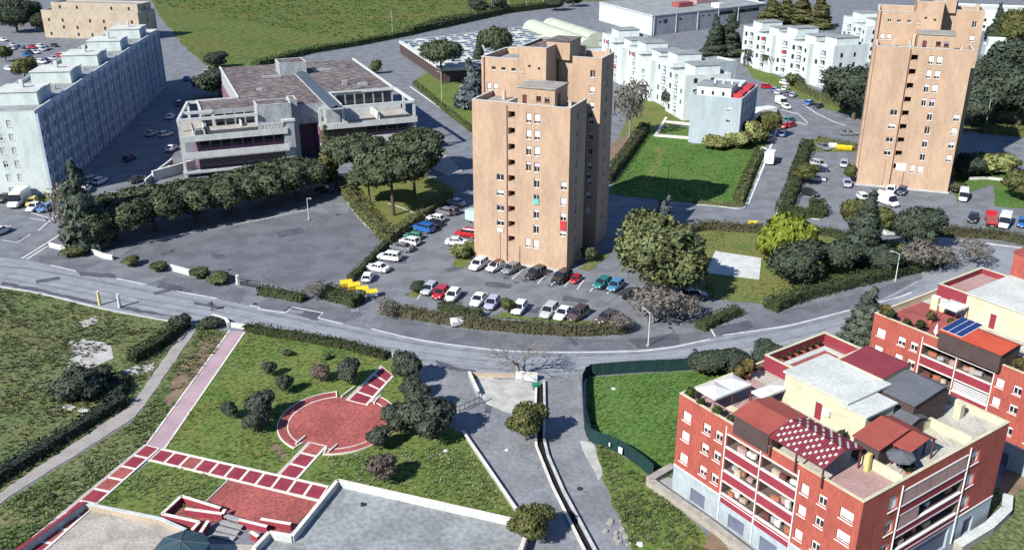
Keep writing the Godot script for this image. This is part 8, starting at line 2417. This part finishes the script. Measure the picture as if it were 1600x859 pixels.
func bin(colour: String, lid: String, label: String, at: Vector3, turn: float, group := "dumpsters of the tower car park", size := 1.0) -> void:
	var t := thing("dumpster", label, "dumpster", at, turn, group)
	t.scale = Vector3.ONE * size
	var m := MB.new()
	var prof := [[-0.55, 0.25], [-0.72, 1.0], [0.72, 1.0], [0.55, 0.25]]
	for i in 4:
		var a = prof[i]
		var b = prof[(i + 1) % 4]
		m.quad(Vector3(-0.9, a[1], a[0]), Vector3(0.9, a[1], a[0]), Vector3(0.9, b[1], b[0]), Vector3(-0.9, b[1], b[0]), Vector3(0, a[1] + b[1] - 1.25, a[0] + b[0]))
	for x in [-0.9, 0.9]: m.quad(Vector3(x, 0.25, -0.55), Vector3(x, 0.25, 0.55), Vector3(x, 1.0, 0.72), Vector3(x, 1.0, -0.72), Vector3(x, 0, 0))
	part(t, "body", m.mesh(), mats[colour])
	m = MB.new()
	for k in 8:
		var a0 := PI * k / 8
		var a1 := PI * (k + 1) / 8
		m.quad(Vector3(-0.93, 1.0 + sin(a0) * 0.3, -cos(a0) * 0.74), Vector3(0.93, 1.0 + sin(a0) * 0.3, -cos(a0) * 0.74), Vector3(0.93, 1.0 + sin(a1) * 0.3, -cos(a1) * 0.74), Vector3(-0.93, 1.0 + sin(a1) * 0.3, -cos(a1) * 0.74), Vector3(0, sin(a0), -cos(a0)))
		for x in [-0.93, 0.93]: m.tri(Vector3(x, 1.0, 0), Vector3(x, 1.0 + sin(a0) * 0.3, -cos(a0) * 0.74), Vector3(x, 1.0 + sin(a1) * 0.3, -cos(a1) * 0.74), Vector3(x, 0, 0))
	part(t, "lid", m.mesh(), mats[lid])
	for x in [-0.7, 0.7]:
		for z in [-0.4, 0.4]: part(t, "castor", unit_box(0.12, 0.22, 0.16), mats.tyre, Vector3(x, 0.02, z))

# a walking person as one skin, made from joints
func person(label: String, at: Vector3, turn: float, clothes: String) -> void:
	var bones := [[Vector3(0, 0.95, 0), Vector3(0, 1.42, 0.02), 0.15, 0.17], [Vector3(0, 1.42, 0.02), Vector3(0, 1.56, 0.03), 0.07, 0.06], [Vector3(0, 1.6, 0.04), Vector3(0, 1.7, 0.04), 0.095, 0.1],
		[Vector3(-0.18, 1.4, 0), Vector3(-0.23, 1.12, -0.06), 0.055, 0.045], [Vector3(-0.23, 1.12, -0.06), Vector3(-0.22, 0.86, 0.04), 0.042, 0.032], [Vector3(-0.22, 0.86, 0.04), Vector3(-0.22, 0.77, 0.07), 0.035, 0.025],
		[Vector3(0.18, 1.4, 0), Vector3(0.23, 1.13, 0.08), 0.055, 0.045], [Vector3(0.23, 1.13, 0.08), Vector3(0.21, 0.9, 0.2), 0.042, 0.032], [Vector3(0.21, 0.9, 0.2), Vector3(0.21, 0.82, 0.25), 0.035, 0.025],
		[Vector3(-0.09, 0.92, 0), Vector3(-0.1, 0.5, 0.12), 0.095, 0.065], [Vector3(-0.1, 0.5, 0.12), Vector3(-0.1, 0.09, 0.02), 0.062, 0.042], [Vector3(-0.1, 0.05, -0.02), Vector3(-0.1, 0.04, 0.17), 0.045, 0.035],
		[Vector3(0.09, 0.92, 0), Vector3(0.1, 0.5, 0.02), 0.095, 0.065], [Vector3(0.1, 0.5, 0.02), Vector3(0.1, 0.12, -0.2), 0.062, 0.042], [Vector3(0.1, 0.06, -0.22), Vector3(0.1, 0.04, -0.05), 0.045, 0.035]]
	var field := func(p: Vector3) -> float:
		var s := 0.0
		for b in bones:
			var ab: Vector3 = b[1] - b[0]
			var f := clampf((p - b[0]).dot(ab) / ab.length_squared(), 0, 1)
			var dd: float = p.distance_to(b[0] + ab * f) - lerpf(b[2], b[3], f)
			s += exp(-dd * 42.0)
		return -log(maxf(s, 1e-9)) / 42.0
	var c := 0.035
	var lo := Vector3(-0.35, -0.02, -0.36)
	var n := Vector3i(20, 53, 21)
	var val := {}
	for i in n.x + 1:
		for j in n.y + 1:
			for k in n.z + 1: val[Vector3i(i, j, k)] = field.call(lo + Vector3(i, j, k) * c)
	var vert := {}
	for i in n.x:
		for j in n.y:
			for k in n.z:
				var sum := Vector3.ZERO
				var cnt := 0
				for e in [[0, 0, 0, 1, 0, 0], [0, 1, 0, 1, 1, 0], [0, 0, 1, 1, 0, 1], [0, 1, 1, 1, 1, 1], [0, 0, 0, 0, 1, 0], [1, 0, 0, 1, 1, 0], [0, 0, 1, 0, 1, 1], [1, 0, 1, 1, 1, 1], [0, 0, 0, 0, 0, 1], [1, 0, 0, 1, 0, 1], [0, 1, 0, 0, 1, 1], [1, 1, 0, 1, 1, 1]]:
					var a := Vector3i(i + e[0], j + e[1], k + e[2])
					var b := Vector3i(i + e[3], j + e[4], k + e[5])
					var va: float = val[a]
					var vb: float = val[b]
					if (va < 0.0) != (vb < 0.0):
						sum += Vector3(a).lerp(Vector3(b), va / (va - vb))
						cnt += 1
				if cnt: vert[Vector3i(i, j, k)] = lo + sum / cnt * c
	var m := MB.new()
	var nor := func(p: Vector3) -> Vector3:
		var h := 0.01
		return Vector3(field.call(p + Vector3(h, 0, 0)) - field.call(p - Vector3(h, 0, 0)), field.call(p + Vector3(0, h, 0)) - field.call(p - Vector3(0, h, 0)), field.call(p + Vector3(0, 0, h)) - field.call(p - Vector3(0, 0, h))).normalized()
	for q in vert.keys():
		for ax in 3:
			var d := Vector3i.ZERO
			d[ax] = 1
			var va: float = val[q]
			var vb: float = val.get(q + d, 1.0)
			if (va < 0.0) == (vb < 0.0): continue
			var u := Vector3i.ZERO
			u[(ax + 1) % 3] = 1
			var w := Vector3i.ZERO
			w[(ax + 2) % 3] = 1
			if not (vert.has(q - u) and vert.has(q - w) and vert.has(q - u - w)): continue
			var ps := [vert[q], vert[q - u], vert[q - u - w], vert[q - w]]
			var y: float = ps[0].y
			m.tint = Color(0.4, 0.24, 0.17) if y > 1.5 and ps[0].z > 0.0 or absf(ps[0].x) > 0.17 and y < 0.88 else (Color(0.03, 0.02, 0.015) if y > 1.56 else (Color(0.035, 0.035, 0.05) if y > 0.9 else Color(0.02, 0.022, 0.03)))
			m.stri(ps[0], ps[1], ps[2], nor.call(ps[0]), nor.call(ps[1]), nor.call(ps[2]))
			m.stri(ps[0], ps[2], ps[3], nor.call(ps[0]), nor.call(ps[2]), nor.call(ps[3]))
	var o := part(self, "person", m.mesh(), mats.tinted, at, turn)
	tag(o, label, "person")

func build_street_furniture() -> void:
	lamp("pale lamp post by the road, in front of the leafless trees", spot(19.29, -117.26), 5.2, "pole_white", 2.2)
	lamp("dark lamp post on the lush lawn behind the near tower", spot(32.9, -187.8), 6.2, "dark_steel", 0.4, 2)
	lamp("pale lamp post at the park hedge, upper right of the road", spot(63.34, -140.84), 4.8, "pole_white", 2.6)
	lamp("grey lamp post at the second white row's blue end", spot(91.7, -274.6), 6.5, "steel", 3.5)
	lamp("pale lamp post in the shade right of the farther tower", spot(125.6, -241.8), 8.5, "pole_white", 0.6)
	lamp("white lamp post beside the yard's pine row", spot(-39.7, -171.1), 4.5, "pole_white", -0.8)
	for q in [[spot(-51.7, -409.8), 0, "leftmost"], [spot(-19.9, -488.5), 0, "second"], [spot(-10.6, -493.7), 0, "third"], [spot(-1.7, -501.7), 0, "fourth"], [spot(7.5, -510), 0, "fifth"], [spot(16.9, -515.6), 0, "rightmost"]]:
		lamp("lamp post beyond the market hall, %s of six" % q[2], q[0], 11, "pole_white", 2.0)
	lamp("lamp post at the lawn's edge before the big market pine", spot(-21.2, -278.2), 9.0, "pole_white", 2.6)
	bin("bin_yellow", "bin_yellow", "yellow dumpster at the end of the white cars, left of two", spot(-26.91, -138.19), 0.35)
	bin("bin_yellow", "bin_yellow", "yellow dumpster at the end of the white cars, right of two", spot(-25.5, -137.15), 0.35)
	bin("bin_silver", "bin_yellow", "silver dumpster with yellow lid, left of two by the hedge", spot(-23.93, -135.62), 0.35)
	bin("bin_silver", "bin_yellow", "silver dumpster with yellow lid, right of two by the hedge", spot(-22.32, -134.36), 0.35)
	bin("bin_white", "bin_white", "white dumpster left of the yellow one in the farther tower's yard", spot(79.9, -225.4), -0.1, "dumpsters of the farther tower")
	bin("bin_yellow", "bin_yellow", "yellow dumpster in the farther tower's yard", spot(81.3, -223.6), -0.1, "dumpsters of the farther tower")
	bin("bin_yellow", "bin_yellow", "second yellow dumpster against the farther tower's garden", spot(82.9, -223), -0.1, "dumpsters of the farther tower")
	bin("bin_yellow", "bin_yellow", "small yellow dumpster beside the cross street and the park hedge", spot(46, -167), 0.0, "")
	bin("bin_green", "bin_green", "green bin by the thick white wall at the driveway fork", spot(3.16, -105.45), 0.4, "", 0.55)
	bin("bin_white", "bin_silver", "white container below the golden tree at the park conifers", spot(70.4, -162.5), 0.1, "")
	bin("bin_white", "bin_white", "cream container sunk in the brown road hedge", spot(-8.15, -123.9), 0.3, "")
	person("person in dark clothes walking along the main road near the pink path", spot(-46.07, -129.31), 1.9, "clothes_dark")
	# pale stones in the fields
	for q in [["flat pale stone slab at the scrubby tree's foot, left of two", 0.0], ["flat pale stone slab at the scrubby tree's foot, right of two", 1.0]]:
		var t := thing("stone_slab", q[0], "stone slab", spot(-55.99, -100.63).lerp(spot(-51.46, -98.95), 0.15 + 0.6 * q[1]))
		var m := MB.new()
		var d: Vector3 = (spot(-51.46, -98.95) - spot(-55.99, -100.63)).normalized() * (0.8 + q[1] * 0.5)
		var s: Vector3 = d.cross(Vector3.UP).normalized() * 0.4
		m.prism([-d - s, -d + s * 0.8, d + s, d * 1.1 - s * 0.7], -0.05, 0.22)
		part(t, "slab", m.mesh(), mats.kerb)
	var sr := RandomNumberGenerator.new()
	sr.seed = 91
	for i in 12:   # rubble along the driveway's edge
		var f := (i + 0.5) / 12.0
		var p: Vector3 = spot(10.36, -77.94).lerp(spot(11.62, -73.66), f) + Vector3(sr.randfn() * 0.9, 0, sr.randfn() * 0.5)
		var m := MB.new()
		var rr := 0.12 + sr.randf() * 0.22
		var ps := []
		for k in 6: ps.append(Vector3(cos(TAU * k / 6) * rr * (0.7 + sr.randf() * 0.5), 0, sin(TAU * k / 6) * rr * (0.7 + sr.randf() * 0.5)))
		m.prism(ps, -0.02, rr * 0.7)
		var o := part(self, "rubble_stone", m.mesh(), mats.stone_wall, p, sr.randf() * TAU)
		tag(o, "%s rubble stone along the driveway's grassy edge, %s" % [["pale", "large pale", "small grey"][i % 3], ["at the strip's top end", "in the upper part of the strip", "in the middle of the strip", "in the lower part of the strip"][i / 3]], "stone", "rubble stones by the driveway")
	# white drying posts and small things seen on the ground
	for q in [[spot(-0.59, -90.93), 0, 0.5, "small white stone by the kerb wall of the driveway"], [spot(-7.59, -90.66), 0, 0.7, "small pale boulder on the grass above the flat roof"], [spot(13.17, -105.11), 0, 0.6, "white bag lying on the fenced lush lawn"], [spot(12.64, -74.24), 0, 0.8, "white sack at the bottom of the grass by the red block"]]:
		plant_stone(q[0], q[2], q[3])

func plant_stone(at: Vector3, s: float, label: String) -> void:
	var m := MB.new()
	var nz := FastNoiseLite.new()
	nz.seed = int(at.x * 10)
	nz.frequency = 1.4
	for i in 8:
		for j in 4:
			var q := func(a: int, b: int) -> Vector3:
				var d := Vector3(cos(TAU * a / 8.0) * cos(PI * b / 8.0), sin(PI * b / 8.0), sin(TAU * a / 8.0) * cos(PI * b / 8.0))
				return d * s * 0.5 * (1.0 + nz.get_noise_3dv(d) * 0.5) * Vector3(1, 0.7, 0.8)
			m.quad(q.call(i, j), q.call(i + 1, j), q.call(i + 1, j + 1), q.call(i, j + 1), q.call(i, j))
	tag(part(self, "boulder", m.mesh(), mats.canvas_white, at + Vector3.UP * 0.04), label, "stone")

# ---------- grass ----------
func tufts(called: String, poly: Array, count: int, size: float, tones: Array, sd: int, clear := Vector2(1e6, 0)) -> void:
	var r := RandomNumberGenerator.new()
	r.seed = sd
	var m := MB.new()
	for k in 6:
		var an := TAU * k / 6
		var d := Vector3(cos(an), 0, sin(an))
		var s := Vector3(-sin(an), 0, cos(an)) * 0.12
		m.tri(-s + d * 0.05, s + d * 0.05, d * 0.42 + Vector3.UP * (0.5 + 0.2 * (k % 2)), Vector3.UP)
	var flat := PackedVector2Array()
	var lo := Vector2(1e9, 1e9)
	var hi := -lo
	for p in poly:
		flat.append(Vector2(p.x, p.z))
		lo = lo.min(flat[-1])
		hi = hi.max(flat[-1])
	var nz := FastNoiseLite.new()
	nz.seed = sd
	nz.frequency = 0.09
	var mm := MultiMesh.new()
	mm.transform_format = MultiMesh.TRANSFORM_3D
	mm.use_colors = true
	mm.mesh = m.mesh()
	var xs := []
	var cs := []
	var tries := 0
	while xs.size() < count and tries < count * 12:
		tries += 1
		var p := Vector2(lerpf(lo.x, hi.x, r.randf()), lerpf(lo.y, hi.y, r.randf()))
		if p.distance_to(clear) < 7.6 or absf((p - clear).dot(Vector2(0.96, 0.27))) < 2.2 and p.distance_to(clear) < 17.0: continue
		if nz.get_noise_2dv(p) + r.randf() * 0.7 < 0.25 or not Geometry2D.is_point_in_polygon(p, flat): continue
		var s := size * (0.5 + r.randf())
		xs.append(Transform3D(Basis(Vector3.UP, r.randf() * TAU).scaled(Vector3(s, s * (0.5 + r.randf() * 0.6), s)), Vector3(p.x, 0.05, p.y)))
		var c: Color = tones[r.randi() % tones.size()]
		cs.append(c * (0.75 + r.randf() * 0.5))
	mm.instance_count = xs.size()
	for i in xs.size():
		mm.set_instance_transform(i, xs[i])
		mm.set_instance_color(i, cs[i])
	var o := MultiMeshInstance3D.new()
	o.name = numbered(called)
	o.multimesh = mm
	o.material_override = mats.foliage
	add_child(o)
	tag(o, "", "", "", "stuff")

func build_grass() -> void:
	var gr := [Color(0.088, 0.140, 0.043), Color(0.070, 0.114, 0.034), Color(0.140, 0.175, 0.071), Color(0.105, 0.158, 0.048)]
	var rough := [Color(0.075, 0.09, 0.045), Color(0.1, 0.115, 0.055), Color(0.13, 0.14, 0.08), Color(0.06, 0.065, 0.04)]
	var pale := [Color(0.16, 0.2, 0.1), Color(0.13, 0.17, 0.07), Color(0.24, 0.26, 0.18)]
	tufts("grass", spots([-94.1, -139.24, -82.71, -137.41, -75.43, -135.11, -63.36, -129.31, -58.15, -127.24, -51.26, -125.22, -47.9, -123.69, -48.62, -117.46, -48.35, -101.56, -48.99, -99.1, -55.06, -83.07, -58.01, -76.21]), 4050, 0.55, rough, 1)
	tufts("grass", spots([-45.83, -122.83, -41.31, -121.13, -42.86, -92.26, -46.54, -80.61, -48.34, -73.57, -49.52, -69.81, -56.08, -70.7, -53.69, -80.39, -46.24, -96.44, -45.84, -99.56]), 1575, 0.5, rough + gr, 2)
	tufts("grass", spots([-38.61, -121.13, -29.27, -118.67, -21.53, -115.89, -17.3, -113.59, -15.59, -111.01, -12.27, -106.12, -8.53, -96.73, -5.91, -93.9, 1.29, -76.61, -18.66, -83.53, -19.78, -83.99, -40.27, -91.46]), 2600, 0.34, gr, 3, Vector2(-21.15, -97.1))
	tufts("weeds", spots([-23.6, -90.79, -15.31, -89.5, -6, -92.8, 0.78, -77.63, -9.44, -80.83, -18.7, -83.76, -23.28, -85.77]), 1170, 0.4, pale + gr, 4, Vector2(-21.15, -97.1))
	tufts("weeds", spots([-49.2, -86.98, -45.01, -92.8, -42.86, -91.86, -46.65, -81.16, -48.66, -78.26]), 225, 0.42, pale, 5)
	tufts("grass", spots([10.15, -107.82, 17.05, -108.87, 24.45, -109.75, 34.27, -113.03, 31.04, -100.01, 18.44, -88.1, 17.5, -84.93, 15.71, -86.13, 11.96, -90.93, 9.69, -93.9, 9.39, -100.01]), 2250, 0.4, [Color(0.061, 0.140, 0.034), Color(0.088, 0.175, 0.043), Color(0.131, 0.193, 0.071)], 6)
	tufts("grass", spots([9.75, -92.8, 11.74, -90.27, 15.26, -84.93, 18.96, -75.91, 20.53, -69.81, 12.08, -69.81, 11.78, -74.43, 10.76, -80.61]), 990, 0.5, gr + rough, 7)
	tufts("grass", spots([-40.61, -88.48, -31.19, -85.05, -32.62, -80.83, -32.74, -75.81, -36.02, -77.84, -44.25, -79.96]), 720, 0.36, gr + pale, 8)
	tufts("grass", spots([20.3, -187.8, 25.7, -205.6, 34, -235.6, 44.6, -227.3, 59.3, -233.7, 71, -250.4, 61.4, -220, 47.4, -180.1, 32, -184.4]), 2250, 0.5, [Color(0.070, 0.149, 0.035), Color(0.096, 0.166, 0.048)], 9)
	tufts("grass", spots([32.3, -163.1, 46.2, -166, 60.1, -163.8, 72.2, -156.5, 51.86, -137.92, 40.4, -131.67, 31.4, -134.12, 30.78, -140.57]), 1575, 0.45, [Color(0.140, 0.158, 0.071), Color(0.105, 0.140, 0.048), Color(0.193, 0.193, 0.095)], 10, Vector2(38.1, -147.6))
	tufts("grass", spots([-200.1, -536.4, -64.2, -395.5, -46.7, -433.2, 17.6, -527.3, 71.2, -720.8, -284.7, -720.8]), 6300, 1.6, [Color(0.105, 0.149, 0.043), Color(0.088, 0.119, 0.037), Color(0.158, 0.175, 0.071)], 11)
